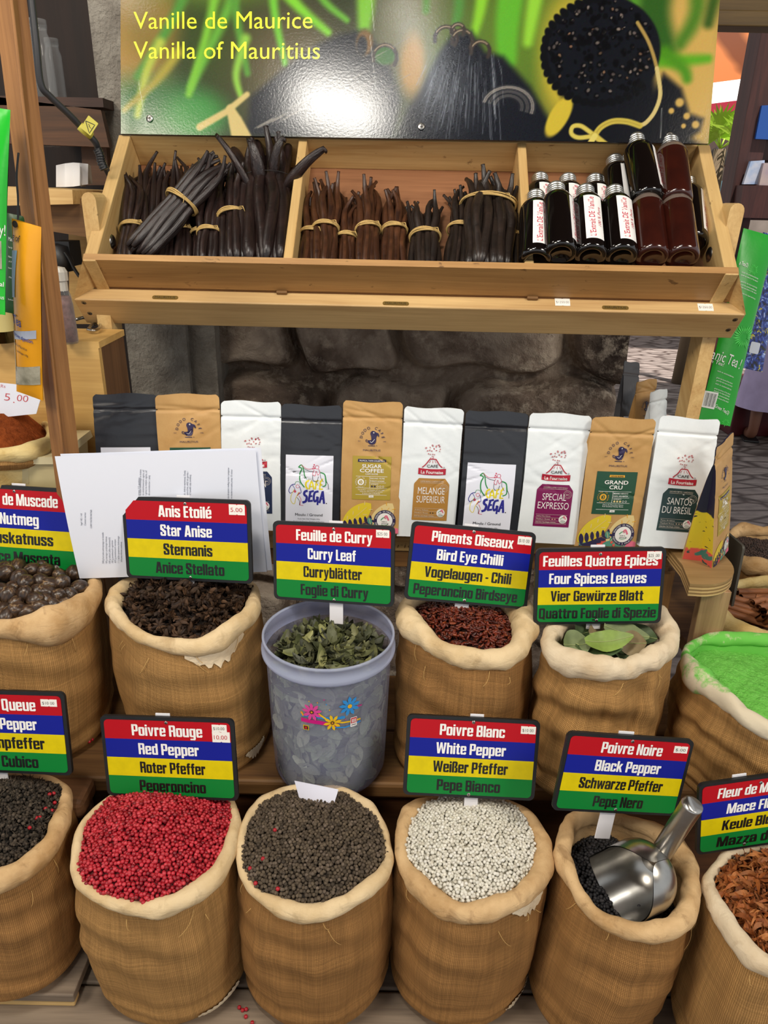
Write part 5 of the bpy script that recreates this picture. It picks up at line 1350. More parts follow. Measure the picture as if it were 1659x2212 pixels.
o = b.build('curry_leaves', [CL, flat('under_curry', '#3c4034', 0.9), CL2]); tag(o, 'dry olive and grey curry leaves filling the plastic tub', 'leaves', kind='stuff')

# ------------------------------------------------------------------ steel scoop in the black pepper
def scoop():
    hb, ht = atZ(1423, 1850, black.zrim + 0.040), atY(1502, 1730, 0.60)
    ht = atY(1497, 1737, hb[1] - 0.012)
    ax, up, side, c0 = SC_AX, SC_UP, SC_SD, SC_C
    L, R = 0.042, SC_R
    M = Matrix([[*[ax[i] * 1 if k == 0 else (side[i] if k == 1 else up[i]) for k in range(3)], c0[i]] for i in range(3)] + [[0, 0, 0, 1]])
    root = thing('metal_scoop', 'steel scoop lying in the black pepper, handle sticking up to the right', 'scoop', M=M)
    b = MB(); na, nl = 49, 34; G = np.zeros((nl, na, 3))
    for i in range(nl):
        t = i / (nl - 1); x = -0.038 + t * (L + 0.038)
        if x < 0: rr = R * math.sqrt(max(0.0, 1 - (x / 0.038) ** 2)) 
        else: rr = R
        q_ = min(1.0, max(0.0, (x + .016) / .044)); arc = math.radians(359 - 175 * q_ * q_ * (3 - 2 * q_))
        for j in range(na):
            a = -math.pi / 2 - arc / 2 + arc * j / (na - 1)
            G[i, j] = (x, rr * math.cos(a), rr * math.sin(a))
    b.grid(G); G2 = G.copy(); G2[..., 1:] *= 0.965; G2[0] = G[0] + np.array([.002, 0, 0]); b.grid(G2, flip=True)
    b.build('scoop_bowl', STEEL, root, world=False)
    b = MB(); hv = ht - hb; h0 = hb - hv * 0.10
    b.tube([h0, h0 + hv * .04, hb + hv * .5, hb + hv * 0.97, ht, ht], [0.0125, 0.0118, 0.0118, 0.0118, 0.0112, 0.009], 24); b.build('handle', STEEL, root)
    b = MB(); b.tube([h0 - hv * .02, h0 + hv * .015, h0 + hv * .04], [0.016, 0.0145, 0.0122], 24, caps=False); b.build('weld_collar', flat('weld', '#8d8880', .45, 1.0), root)
scoop()

# blank white card standing in the grey pepper
p0, p1 = atZ(646, 1718, FRONT + .022), atZ(722, 1730, FRONT + .022); q0, q1 = atY(636, 1687, p0[1] + .012), atY(731, 1706, p1[1] + .012)
b = MB(); n = 9; G = np.zeros((2, n, 3))
for j in range(n):
    t = j / (n - 1); bow = 0.004 * math.sin(math.pi * t)
    G[0, j] = p0 * (1 - t) + p1 * t + np.array([0, -bow, -0.004]); G[1, j] = q0 * (1 - t) + q1 * t + np.array([0, -bow, 0.004 * math.sin(math.pi * t)])
b.grid(G, smooth=True); G2 = G + np.array([0, .0006, 0]); b.grid(G2, flip=True)
o = b.build('blank_card', flat('lilac_card', '#d8d8e6', 0.5)); tag(o, 'blank bent white card stuck in the grey pepper heap', 'card')

# ================================================================== coffee bags
BG_KRAFT = flat('kraft_paper', '#c39a60', 0.55, col2='#b58a50', vscale=30, bump=0.25, bscale=90, bdist=0.0015)
BG_WHITE = flat('white_paper_bag', '#e9eef0', 0.4, col2='#dde3e6', vscale=25, bump=0.25, bscale=70, bdist=0.0015)
BG_BLACK = flat('black_foil_bag', '#24262c', 0.32, spec=0.6, bump=0.35, bscale=50, bdist=0.002)
NAVY = flat('print_navy', '#2a2148', 0.5); CRIM = flat('print_crimson', '#b01c34', 0.5); DKTXT = flat('print_dark_text', '#2b2a2c', 0.5)
PW = flat('print_paper_white', '#eceae6', 0.45); LILAC = flat('label_paper', '#e4e6f2', 0.4)
def noise2(rng, n=6):
    K = [(rng.uniform(0, 6.28), rng.uniform(18, 75), rng.uniform(0, 6.28), rng.uniform(0.4, 1)) for _ in range(n)]
    def f(x, z):
        r = 0 * x
        for a, fr, p, am in K: 
            s_ = np.sin((x * math.cos(a) + z * math.sin(a)) * fr + p); r = r + am * np.sign(s_) * np.abs(s_) ** 0.7 * .5 + am * .3 * s_
        return r / n
    return f
class Bag:
    pass
def make_bag(label, quad, Y, mat, seed, depth=0.052, yaw=0, crinkle=0.0012, seal=0.12, tilt=10, gmat=None, name='coffee_bag', sy=10):
    F = Face(quad, Y, tilt=tilt, st=4, yaw=yaw, sy=sy); B = Bag(); B.F = F; w, h = F.w, F.h
    root = thing(name, label, 'coffee bag', M=F.M); B.root = root; rng = np.random.default_rng(seed); nf = noise2(rng)
    creases = [(rng.uniform(-.45, .45) * w, rng.uniform(.35, .95) * h, rng.uniform(-.9, .9), rng.uniform(.2, .5) * w) for _ in range(8)]
    def fy(x, z):
        x = np.asarray(x, float); z = np.asarray(z, float); q = z / h
        y = crinkle * nf(x, z) * (0.5 + 0.8 * np.clip(q, 0, 1))
        y = y + 0.0022 * np.exp(-((q - (1 - seal)) / 0.012) ** 2)
        for cx, cz, sl, ln in creases:
            d = (z - cz) - sl * (x - cx); y = y + 0.0014 * np.exp(-(d / .0024) ** 2) * np.exp(-((x - cx) / ln) ** 2)
        y = y - 0.003 * np.sin(np.clip((q) / (1 - seal), 0, 1) * math.pi) * np.cos(x / w * 2.6) * (crinkle / .0012) ** .3
        return y
    B.fy = fy
    nx, nz = 34, 60; xs = np.linspace(-.5, .5, nx); zs = np.concatenate([np.linspace(0, .85, 42), np.linspace(.86, 1, 18)])
    X, Z = np.meshgrid(xs, zs); 
    cr = np.clip((Z - (1 - 0.035)) / 0.035, 0, 1); wid = 1 - 0.10 * cr ** 2.5
    sidebulge = 1 + 0.012 * np.sin(Z * 7 + seed)
    Xw, Zw = X * w * wid * sidebulge, Z * h * (1 + 0.006 * np.sin(X * 7 + seed) * (Z > .9))
    Yf = fy(Xw, Zw)
    dp = depth * np.clip(1 - Z / (1 - seal), 0, 1) ** 0.75 + 0.0022
    dp = dp * (1 - 0.12 * (np.abs(X) * 2) ** 6)
    G = np.stack([Xw, Yf, Zw], -1); Gb = np.stack([Xw, Yf * 0.3 + dp, Zw], -1)
    b = MB(); b.grid(G); b.grid(Gb, flip=True)
    fr = b.build('bag_body', mat, root, world=False)
    b = MB()
    for sx, col in ((-1, 0), (1, nx - 1)):
        A, C = G[:, col], Gb[:, col]; mid = (A + C) / 2; mid[:, 0] -= sx * (C[:, 1] - A[:, 1]) * 0.28
        S = np.stack([A, mid, C], 1); b.grid(S, flip=(sx > 0), smooth=False)
    b.grid(np.stack([G[0], Gb[0]], 0), smooth=False); b.grid(np.stack([G[-1], Gb[-1]], 0), flip=True, smooth=False)
    b.build('gusset', gmat or mat, root, world=False)
    for sx in (-1, 1):   # tear notches beside the seal
        b = MB(); z = h * (1 - seal) + .001; x = sx * w * .5; b.flatpoly([(x, z - .0012), (x - sx * .0026, z), (x, z + .0012)][::(-1 if sx > 0 else 1)], -0.0003, 0, lambda p: (p[0], float(fy(p[0], p[2])) + p[1], p[2]))
        b.build('tear_notch', DARKMARK, root, world=False)
    B.fn = lambda p: (p[0], float(fy(p[0], p[2])) + p[1], p[2])
    B.X = lambda u: u * w
    B.Z = lambda t: h * (1 - t)
    return B
class Pr:
    """print on a bag in its own units: u across (-.5..+.5), t down (0..1)"""
    def __init__(s, B): s.B = B; s.b = MB(); s.w, s.h = B.F.w, B.F.h
    def txt(s, body, u, t, wd, cap, m, lift=-0.0012, bold=0.0, align='c'):
        s.b.text(body, s.B.X(u), s.B.Z(t), wd * s.w, cap * s.h, lift, m, bold, s.B.fn, align)
    def panel(s, u0, u1, t0, t1, m, lift=-0.0006, n=26, cham=0.0, skew=0.0):
        us = np.linspace(u0, u1, n); ts = np.linspace(t1, t0, n + 14); G = np.zeros((len(ts), n, 3))
        for i, t in enumerate(ts):
            k = max(0.0, cham - (t - t0)) / max(cham, 1e-6) if cham else 0; sh = (u1 - u0) * 0.13 * k
            for j, u in enumerate(us):
                uu = u0 + sh + (u1 - u0 - 2 * sh) * j / (n - 1); G[i, j] = s.B.fn((s.B.X(uu), lift, s.B.Z(t)))
        s.b.grid(G, m, smooth=False)
    def poly(s, pts, m, lift=-0.0008): s.b.flatpoly([(s.B.X(u), s.B.Z(t)) for u, t in pts], lift, m, s.B.fn)
    def disc(s, u, t, r, m, lift=-0.0008, n=18, ry=None): s.b.flatpoly([(max(-.494 * s.w, min(.494 * s.w, x)), max(.0006, z)) for x, z in circ(s.B.X(u), s.B.Z(t), r * s.w, n, (ry or r) * s.w)], lift, m, s.B.fn)
    def line(s, pts, wd, m, lift=-0.0008): s.b.ribbon([(s.B.X(u), s.B.Z(t)) for u, t in pts], wd * s.w, lift, m, s.B.fn)
    def ring(s, u, t, r, wd, m, lift=-0.0009, a0=0, a1=360, n=24):
        s.line2([(s.B.X(u) + r * s.w * math.cos(a), s.B.Z(t) + r * s.w * math.sin(a)) for a in np.radians(np.linspace(a0, a1, n))], wd, m, lift)
    def line2(s, pts, wd, m, lift=-0.0009): s.b.ribbon(pts, wd * s.w, lift, m, s.B.fn)
    def arc(s, body, u, t, r, a0, a1, cap, m, bold=0.0, lift=-0.0010, inside=False): s.b.arctext(body, s.B.X(u), s.B.Z(t), r * s.w, a0, a1, cap * s.h, lift, m, bold, s.B.fn, inside)
    def curve(s, pts, wd, m, lift=-0.0009, n=6):
        P = np.array(pts, float); out = []
        for i in range(len(P) - 1):
            p0, p1, p2, p3 = P[max(i - 1, 0)], P[i], P[i + 1], P[min(i + 2, len(P) - 1)]
            for q in np.linspace(0, 1, n, endpoint=False): out.append(0.5 * ((2 * p1) + (-p0 + p2) * q + (2 * p0 - 5 * p1 + 4 * p2 - p3) * q * q + (-p0 + 3 * p1 - 3 * p2 + p3) * q ** 3))
        out.append(P[-1]); s.line([tuple(o) for o in out], wd, m, lift)
    def done(s, name, mats): return s.b.build(name, mats, s.B.root, world=False)
def smallmark(p, u, t, r, mw, mr, mg, md, b0=-0.0011):
    """round mark: a pink and green hill over two lines of lettering"""
    p.disc(u, t, r, mw, b0)
    p.curve([(u - r * .6, t - r * .02), (u - r * .3, t - r * .18), (u + r * .1, t - r * .22)], r * .14, mg, b0 - .0003)
    p.curve([(u - r * .1, t - r * .2), (u + r * .25, t - r * .34), (u + r * .62, t - r * .02)], r * .22, mr, b0 - .0003)
    p.curve([(u + r * .05, t - r * .12), (u + r * .3, t - r * .22), (u + r * .55, t)], r * .12, mr, b0 - .0003)
    p.txt('made in', u - r * .1, t + r * .07, r * .8, r * .10, md, b0 - .0003); p.txt('moris', u + r * .05, t + r * .20, r * 1.1, r * .13, md, b0 - .0003)
    p.curve([(u - r * .5, t + r * .3), (u, t + r * .34), (u + r * .5, t + r * .27)], r * .08, mg, b0 - .0003)
def fournaise(B, colour, title, kind, sub, dots, mdot):
    p = Pr(B); M = [CRIM, DKTXT, PW, flat('lbl_' + colour.strip('#'), colour, 0.4), flat('print_leafgreen', '#4f9a6a', .5), flat('print_rose', '#dd6a84', .5), flat('lbl_line', '#cfc6b8', .5), flat('dot_' + mdot.strip('#'), mdot, .5)]
    rng = np.random.default_rng(3)
    c = 0.03
    for du, dt, r, a in ((-.13, -.115, .017, .5), (-.06, -.122, .012, 2), (-.02, -.142, .018, 1.9), (.045, -.135, .018, 1), (.085, -.148, .016, .3), (.10, -.132, .016, .2), (-.10, -.085, .014, .8), (-.065, -.092, .013, 1), (-.03, -.085, .013, .2), (.01, -.108, .014, 2), (.05, -.09, .014, .7), (.115, -.105, .012, .8), (.105, -.085, .011, .8), (-.08, -.055, .012, .6), (-.05, -.05, .011, .6), (-.01, -.05, .012, .9), (.02, -.048, .011, .7), (.005, -.025, .010, .8), (-.04, -.012, .009, .6), (.0, -.012, .008, .6), (-.015, -.03, .009, 1.2)):
        x, z = B.X(c + du), B.Z(.382 + dt * 0.72); R = r * B.F.w * 1.15
        p.b.flatpoly([(x + R * (math.cos(q) * math.cos(a) - .62 * math.sin(q) * math.sin(a)), z + R * (math.cos(q) * math.sin(a) + .62 * math.sin(q) * math.cos(a))) for q in np.linspace(0, 2 * math.pi, 11)[:-1]], -0.0008, 0, B.fn)
        p.b.ribbon([(x - R * .8 * math.cos(a), z - R * .8 * math.sin(a)), (x, z), (x + R * .8 * math.cos(a), z + R * .8 * math.sin(a))], R * .2, -0.0010, 2, B.fn)
    p.curve([(c - .175, .447), (c - .12, .425), (c - .06, .388), (c - .045, .382), (c + .045, .382), (c + .065, .390), (c + .12, .425), (c + .17, .444)], .016, 0, n=8)
    for k in (-.035, 0, .035): p.line([(c + k, .392), (c + k * 1.7, .412)], .007, 0)
    p.txt('CAFÉ', c, .434, .19, .022, 1, bold=.008); p.ring(c + .20, .444, .012, .004, 1)
    rb = [(c - .235, .452), (c - .12, .457), (c, .458), (c + .12, .457), (c + .235, .452), (c + .205, .474), (c + .235, .499), (c + .12, .503), (c, .504), (c - .12, .503), (c - .235, .499), (c - .205, .474)]
    p.poly(rb, 0); p.txt('La Fournaise', c, .481, .38, .025, 2, -0.0011, .016)
    p.done('printed_emblem', M)
    p = Pr(B); u0, u1, t0, t1 = -.262, .345, .530, .862; uc = (u0 + u1) / 2
    p.panel(u0, u1, t0, t1, 3, cham=.045)
    p.txt(kind, uc, .553, .40, .010, 6, bold=.006); p.line([(uc - .2, .566), (uc + .2, .566)], .004, 6)
    for k, ln in enumerate(title): p.txt(ln[0], uc + ln[1], .625 + .068 * k, ln[2], .056, 2, -0.0009, -0.004)
    for k, ln in enumerate(sub): p.txt(ln, u0 + .04, .778 + .024 * k, 0.235 if k < 2 else .34, .0105, 6, align='l')
    for t in (.766, .791, .815, .832, .840): p.line([(u0 + .03, t), (u1 - .05, t)], .0035, 6)
    for k in range(dots): p.disc(uc + .01 + k * .045, .802, .011, 7, -0.0009, 12)
    smallmark(p, u1 - .115, .800, .072, 2, 5, 4, 1)
    p.ring(u1 - .09, .605, .068, .004, 6); p.ring(u1 - .09, .605, .046, .003, 6); p.txt('BIO', u1 - .09, .605, .05, .012, 6)
    p.done('printed_label', M)
def dodo(B, kind):
    M = [NAVY, PW, flat('lbl_' + kind, '#1c4a34' if kind == 'grand' else '#a99233', .45), flat('print_gold', '#e0a52c', .45), flat('leaf_yellow', '#d9c02c', .5), flat('leaf_cream', '#dcc488', .5), flat('leaf_teal', '#4f8f7c', .5), flat('leaf_coral', '#d8574c', .5), flat('print_leafgreen', '#4f9a6a', .5), flat('print_rose', '#dd6a84', .5), DKTXT]
    p = Pr(B); c = 0.0
    p.arc('DODO CAFÉ', c, .270, .185, 172, 8, .021, 0, .008)
    X = lambda a: c + a * .0105; T = lambda a: .232 + a * .00465
    bird = [(-7, 11), (-6.5, 14), (-4, 17), (0, 18), (4, 17), (6, 14), (6.6, 10), (5, 7), (3.6, 4.5), (4, 2), (6, 1.0), (8, 1.6), (9.5, 4.6), (10.6, 5.4), (11.2, 2.5), (9.6, -.8), (6, -2), (3.4, -4), (0, -4.4), (-2.4, -2.4), (-3, 1), (-1.6, 4.6), (0.2, 7.6), (-.6, 9.8), (-3, 10.8)]
    p.poly([(X(a), T(b_)) for a, b_ in bird], 0); p.disc(X(2.4), T(-1.2), .012, 1, -0.0011, 10); p.disc(X(2.7), T(-1.2), .006, 0, -0.0013, 8)
    p.curve([(X(-3), T(13)), (X(0), T(14)), (X(4), T(9))], .006, 1, -0.0011); p.curve([(X(-7), T(10.8)), (X(-9.6), T(10.4)), (X(-9.4), T(13)), (X(-6.6), T(14))], .010, 0)
    p.line([(X(-6), T(19.6)), (X(5), T(19.6))], .010, 0); p.disc(X(7.6), T(19.4), .006, 0)
    p.txt('EST', c - .21, .290, .045, .008, 0); p.txt('1980', c + .21, .290, .05, .008, 0); p.txt('MAURITIUS', c, .357, .29, .015, 0, bold=.01)
    p.done('printed_emblem', M)
    p = Pr(B); u0, u1, t0, t1 = -.315, .335, .402, .735; uc = (u0 + u1) / 2
    p.panel(u0, u1, t0, t1, 2)
    if kind == 'grand':
        p.poly([(uc - .12, .427), (uc - .125, .444), (uc + .125, .444), (uc + .12, .427)][::1], 3); p.txt('HOUSE BLEND', uc, .436, .20, .010, 10, -0.0011, .012)
        p.txt('GRAND', uc, .482, .38, .030, 1, bold=.016); p.txt('CRU', uc, .520, .21, .030, 1, bold=.016)
        rows = ('BEANS / GRAINS', '100% ARABICA', 'INTENSITY'); foot = ('Citrus & Chocolate Notes.', 'Full bodied Nutty Base.'); nd = 3; dotm = 5
    else:
        p.poly([(uc - .235, .424), (uc - .24, .447), (uc + .24, .447), (uc + .235, .424)], 0); p.txt('TROPICAL TASTE COLLECTION', uc, .436, .43, .011, 1, -0.0011, .008)
        p.txt('SUGAR', uc, .476, .33, .028, 1, bold=.016); p.txt('COFFEE', uc, .510, .40, .028, 1, bold=.016); p.txt('CAFÉ SUCRÉ', uc, .536, .21, .012, 1, bold=.01)
        rows = ('GROUND / FILTRE', 'ROBUSTA & SUGAR', 'INTENSITY'); foot = ('The perfect combination of raw sugar', 'from our Mauritian plantations', '& harsh taste of Robusta'); nd = 2; dotm = 0
    a = .555
    p.line([(u0 + .06, a), (u1 - .06, a)], .005, 1); p.line([(uc - .03, a), (uc - .03, a + .088)], .005, 1); p.line([(uc - .03, a + .048), (u1 - .08, a + .048)], .004, 1); p.line([(u0 + .06, a + .09), (u1 - .06, a + .09)], .005, 1); p.line([(u0 + .06, a + .142), (u1 - .06, a + .142)], .005, 1)
    p.txt(rows[0], uc + .10, a + .014, .24, .010, 1, bold=.012); p.txt(rows[1], uc + .10, a + .034, .24, .010, 1, bold=.012); p.txt(rows[2], uc + .055, a + .058, .13, .009, 1, bold=.006)
    for k in range(5):
        if k < nd: p.disc(uc + .01 + k * .047, a + .076, .016, dotm, -0.0009, 12)
        else: p.ring(uc + .01 + k * .047, a + .076, .014, .004, 1, n=14)
    um = u0 + .145; p.disc(um, a + .045, .055, 3 if kind == 'grand' else 1, -0.0009); p.disc(um, a + .045, .028, 2, -0.0011, 14, .036); p.curve([(um - .01, a + .032), (um + .008, a + .045), (um - .006, a + .058)], .010, 3 if kind == 'grand' else 1, -0.0013)
    p.arc('ROASTED IN MAURITIUS', um, a + .045, .086, 210, -120, .010, 3 if kind == 'grand' else 1, .004)
    for k, f in enumerate(foot): p.txt(f, uc, a + .103 + .0135 * k, .34 if len(foot) == 2 else (.46, .38, .30)[k], .009, 1, bold=.004)
    p.poly([(uc - .04, a + .146), (uc - .04, a + .163), (uc + .04, a + .163), (uc + .04, a + .146)], 1, -0.0010); p.txt('225g', uc, a + .1545, .05, .009, 2, -0.0012)
    p.done('printed_label', M)
    p = Pr(B)
    def leaf(u, t, L, W, ang, m, lift, slits=0, sm=None):
        ca, sa = math.cos(ang), math.sin(ang); x0, z0 = B.X(u), B.Z(t); pts = []
        for q in np.linspace(0, 1, 15): pts.append((q, math.sin(math.pi * q) ** .6 * W))
        for q in np.linspace(1, 0, 15)[1:-1]: pts.append((q, -math.sin(math.pi * q) ** .6 * W))
        P = [(x0 + L * (a_ * ca - b_ * sa), z0 + L * (a_ * sa + b_ * ca)) for a_, b_ in pts]
        lim = B.F.w * .497
        P = [(min(lim, max(-lim, a_)), max(B.F.h * .004, c_)) for a_, c_ in P]
        p.b.flatpoly(P[::-1], lift, m, B.fn)
        if sm is not None:
            p.b.ribbon([(x0 + L * .04 * ca, z0 + L * .04 * sa), (x0 + L * .5 * ca, z0 + L * .5 * sa), (x0 + L * .85 * ca, z0 + L * .85 * sa)], B.F.w * .008, lift - .0002, sm, B.fn)
            for k in range(slits):
                q = .25 + .6 * k / max(1, slits - 1)
                for sg in (-1, 1):
                    a_, b_ = q, sg * W * .35; c_, d_ = q + .07, sg * W * .62; lim2 = B.F.w * .49
                    A2, B2 = (x0 + L * (a_ * ca - b_ * sa), z0 + L * (a_ * sa + b_ * ca)), (x0 + L * (c_ * ca - d_ * sa), z0 + L * (c_ * sa + d_ * ca))
                    if all(abs(q_[0]) < lim2 and q_[1] > 0.004 for q_ in (A2, B2)): p.b.ribbon([A2, B2], B.F.w * .012, lift - .0002, sm, B.fn)
    w = B.F.w
    for u, t, m in ((-.3, .985, 6), (-.05, .985, 7), (.2, .98, 6), (.4, .985, 9)): p.disc(u, t, .14, m, -0.0004, 16, .075 if t > .981 else .06)
    leaf(-.47, .965, w * .66, .24, .75, 4, -0.0006, 4, 5); leaf(.02, .985, w * .62, .26, .95, 5, -0.0006, 4, 3)
    for k in range(6):
        q = k / 5; u, t = -.40 + .42 * q, .985 - .085 * q
        leaf(u, t, w * (.19 - .09 * q), .20, 1.75, 0, -0.0010); leaf(u, t, w * (.19 - .09 * q), .20, -.15, 0, -0.0010)
    p.curve([(-.44, 1.0 - .004), (-.2, .945), (.05, .893)], .012, 0, -0.0010)
    leaf(.02, .93, w * .13, .3, 1.9, 6, -0.0011, 0, 5); leaf(.06, .955, w * .12, .3, .9, 6, -0.0011, 0, 5); leaf(-.06, .985, w * .2, .25, .2, 6, -0.0009); leaf(.14, .985, w * .16, .3, .5, 6, -0.0009); p.disc(.09, .962, .022, 7, -0.0012, 12); p.disc(.13, .985, .022, 7, -0.0012, 12)
    um, tm = .255, .895; r = .185
    p.disc(um, tm, r, 0, -0.0013, 36); p.disc(um, tm, r * .72, 1, -0.0015, 30); p.arc('ROASTED IN MAURITIUS', um, tm, r * .86, 165, 15, .012, 1, .006, -0.0016); p.arc('TORRÉFIÉ À MAURICE', um, tm, r * .86, 195, 345, .012, 1, .006, -0.0016, True)
    smallmark(p, um, tm, r * .6, 1, 9, 8, 10, -0.0018)
    p.done('printed_leaves', M)
def sega(B, lo=True, t0=.378, t1=.955):
    M = [LILAC, flat('ink_green', '#2f8f4a', .5), flat('ink_yellow', '#e2d21e', .5), flat('ink_blue', '#2a2a8c', .5), flat('ink_red', '#cc4a66', .5), DKTXT, flat('ink_grey', '#565a68', .5)]
    p = Pr(B); u0, u1 = -.415, .375
    p.panel(u0, u1, t0, t1, 0)
    if lo:
        k = (t1 - t0) / .577; U = lambda a: u0 + (u1 - u0) * a; T = lambda a: t0 + (a) * .577
        p.curve([(U(.27), T(.16)), (U(.33), T(.13)), (U(.37), T(.17)), (U(.40), T(.27)), (U(.45), T(.33))], .018, 1); p.curve([(U(.27), T(.16)), (U(.34), T(.18)), (U(.30), T(.25)), (U(.31), T(.35)), (U(.40), T(.43))], .020, 1); p.curve([(U(.33), T(.13)), (U(.45), T(.18)), (U(.58), T(.175)), (U(.62), T(.17))], .008, 4); p.curve([(U(.37), T(.17)), (U(.48), T(.205)), (U(.58), T(.215))], .007, 5)
        p.ring(U(.66), T(.155), .030, .008, 4); 
        for du, dt in ((-.05, 0), (-.06, .015), (-.04, -.015), (-.03, .012)): p.disc(U(.65) + du, T(.15) + dt, .013, 4, -0.0009, 10)
        p.curve([(U(.60), T(.19)), (U(.57), T(.25)), (U(.62), T(.27)), (U(.64), T(.21)), (U(.68), T(.26)), (U(.72), T(.22)), (U(.69), T(.18))], .008, 4); p.curve([(U(.57), T(.26)), (U(.58), T(.33)), (U(.66), T(.35)), (U(.69), T(.28))], .007, 5)
        p.curve([(U(.73), T(.225)), (U(.82), T(.25)), (U(.85), T(.32)), (U(.86), T(.36))], .020, 1); p.curve([(U(.84), T(.30)), (U(.85), T(.39)), (U(.77), T(.42))], .018, 1); p.curve([(U(.86), T(.34)), (U(.90), T(.39)), (U(.91), T(.45))], .008, 5); p.curve([(U(.73), T(.225)), (U(.74), T(.29)), (U(.80), T(.35))], .007, 6)
        p.curve([(U(.20), T(.40)), (U(.22), T(.36)), (U(.29), T(.36)), (U(.31), T(.40))], .007, 1); p.ring(U(.255), T(.42), .028, .007, 4); p.curve([(U(.20), T(.39)), (U(.12), T(.41)), (U(.07), T(.48)), (U(.10), T(.52))], .012, 3); p.curve([(U(.14), T(.40)), (U(.20), T(.47)), (U(.10), T(.52))], .008, 3); p.curve([(U(.30), T(.42)), (U(.33), T(.50)), (U(.26), T(.53))], .009, 3)
        p.curve([(U(.19), T(.46)), (U(.12), T(.55)), (U(.12), T(.63)), (U(.19), T(.66)), (U(.22), T(.58)), (U(.28), T(.50))], .009, 2); p.disc(U(.20), T(.49), .022, 4, -0.0009, 12); p.curve([(U(.25), T(.55)), (U(.30), T(.50))], .014, 4); p.curve([(U(.29), T(.55)), (U(.33), T(.60)), (U(.31), T(.67)), (U(.38), T(.68))], .008, 4); p.curve([(U(.24), T(.57)), (U(.29), T(.61)), (U(.30), T(.68))], .007, 5)
        p.curve([(U(.50), T(.335)), (U(.44), T(.36)), (U(.43), T(.41)), (U(.47), T(.455))], .028, 2); p.curve([(U(.50), T(.455)), (U(.55), T(.335)), (U(.60), T(.455))], .024, 2, n=2); p.line([(U(.52), T(.42)), (U(.59), T(.415))], .02, 2)
        p.line([(U(.65), T(.335)), (U(.63), T(.455))], .024, 2); p.line([(U(.63), T(.345)), (U(.70), T(.335))], .022, 2); p.line([(U(.63), T(.395)), (U(.69), T(.39))], .022, 2); p.line([(U(.74), T(.34)), (U(.72), T(.455))], .024, 2); p.line([(U(.72), T(.345)), (U(.79), T(.335))], .022, 2); p.line([(U(.72), T(.395)), (U(.78), T(.39))], .022, 2); p.line([(U(.71), T(.45)), (U(.79), T(.45))], .022, 2); p.line([(U(.75), T(.325)), (U(.79), T(.31))], .02, 2)
        p.curve([(U(.47), T(.475)), (U(.41), T(.49)), (U(.40), T(.53)), (U(.45), T(.56)), (U(.43), T(.62)), (U(.36), T(.64))], .040, 3); p.line([(U(.53), T(.485)), (U(.49), T(.625))], .036, 3); p.line([(U(.50), T(.495)), (U(.60), T(.475))], .034, 3); p.line([(U(.50), T(.555)), (U(.57), T(.545))], .032, 3); p.line([(U(.48), T(.62)), (U(.58), T(.61))], .034, 3)
        p.curve([(U(.70), T(.48)), (U(.62), T(.50)), (U(.60), T(.58)), (U(.63), T(.62)), (U(.69), T(.57)), (U(.65), T(.565))], .036, 3); p.line([(U(.69), T(.56)), (U(.68), T(.67))], .03, 3); p.curve([(U(.72), T(.64)), (U(.78), T(.50)), (U(.79), T(.49)), (U(.82), T(.65))], .036, 3, n=3); p.line([(U(.74), T(.585)), (U(.81), T(.58))], .03, 3); p.disc(U(.87), T(.645), .010, 5, -0.0009, 10)
        p.txt('Moulu / Ground', U(.5), T(.805), .46, .022, 5, bold=.004); p.txt('Poids Net / Net Weight: 225g', U(.5), T(.865), .37, .010, 6); p.txt('Produit de Maurice / Product of Mauritius', U(.5), T(.90), .52, .010, 6)
    p.done('paper_label', M)
YBG = 1.062
bg = make_bag('black foil coffee bag, leftmost of the row, white papers covering its lower half', [(203, 852), (336, 849), (352, 1126), (214, 1130)], YBG, BG_BLACK, 1, crinkle=.0034); sega(bg, False, .41, .95)
bg = make_bag('brown kraft coffee bag with a bird emblem, second from left, lower half behind papers', [(336, 852), (471, 851), (487, 1130), (352, 1132)], YBG, BG_KRAFT, 2); dodo(bg, 'grand')
bg = make_bag('white coffee bag third from left, mostly behind the white papers', [(477, 866), (607, 868), (608, 1147), (483, 1143)], YBG, BG_WHITE, 3); fournaise(bg, '#1c2a4a', (('BOURBON', 0, .40), ('POINTU', 0, .34)), 'GROUND COFFEE // CAFÉ MOULU', ('Pure Arabica', 'Medium Roast', 'Poids Net / Net Weight: 225G/8oz'), 2, '#d8b48a')
bg = make_bag('black coffee bag with dancer label between a white bag and the Sugar Coffee bag', [(607, 872), (739, 879), (733, 1154), (606, 1152)], YBG, BG_BLACK, 4, crinkle=.0026); sega(bg)
bg = make_bag('brown Sugar Coffee bag facing the front, in the middle of the row', [(741, 866), (871, 871), (861, 1153), (735, 1150)], YBG, BG_KRAFT, 5); dodo(bg, 'sugar')
bg = make_bag('white Melange Superieur coffee bag with caramel label', [(873, 880), (1005, 883), (978, 1162), (858, 1158)], YBG, BG_WHITE, 6); fournaise(bg, '#b0803c', (('MELANGE', 0, .46), ('SUPERIEUR', 0, .49)), 'COFFEE BEANS // CAFÉ EN GRAINS', ('Arabica, Robusta', 'Medium Roast', 'Poids Net / Net Weight: 225G/8oz'), 2, '#2b2a2c')
bg = make_bag('black coffee bag with dancer label between Melange Superieur and Special Expresso', [(1008, 887), (1143, 891), (1113, 1172), (986, 1166)], YBG, BG_BLACK, 7, crinkle=.0026); sega(bg, True, .39, .97)
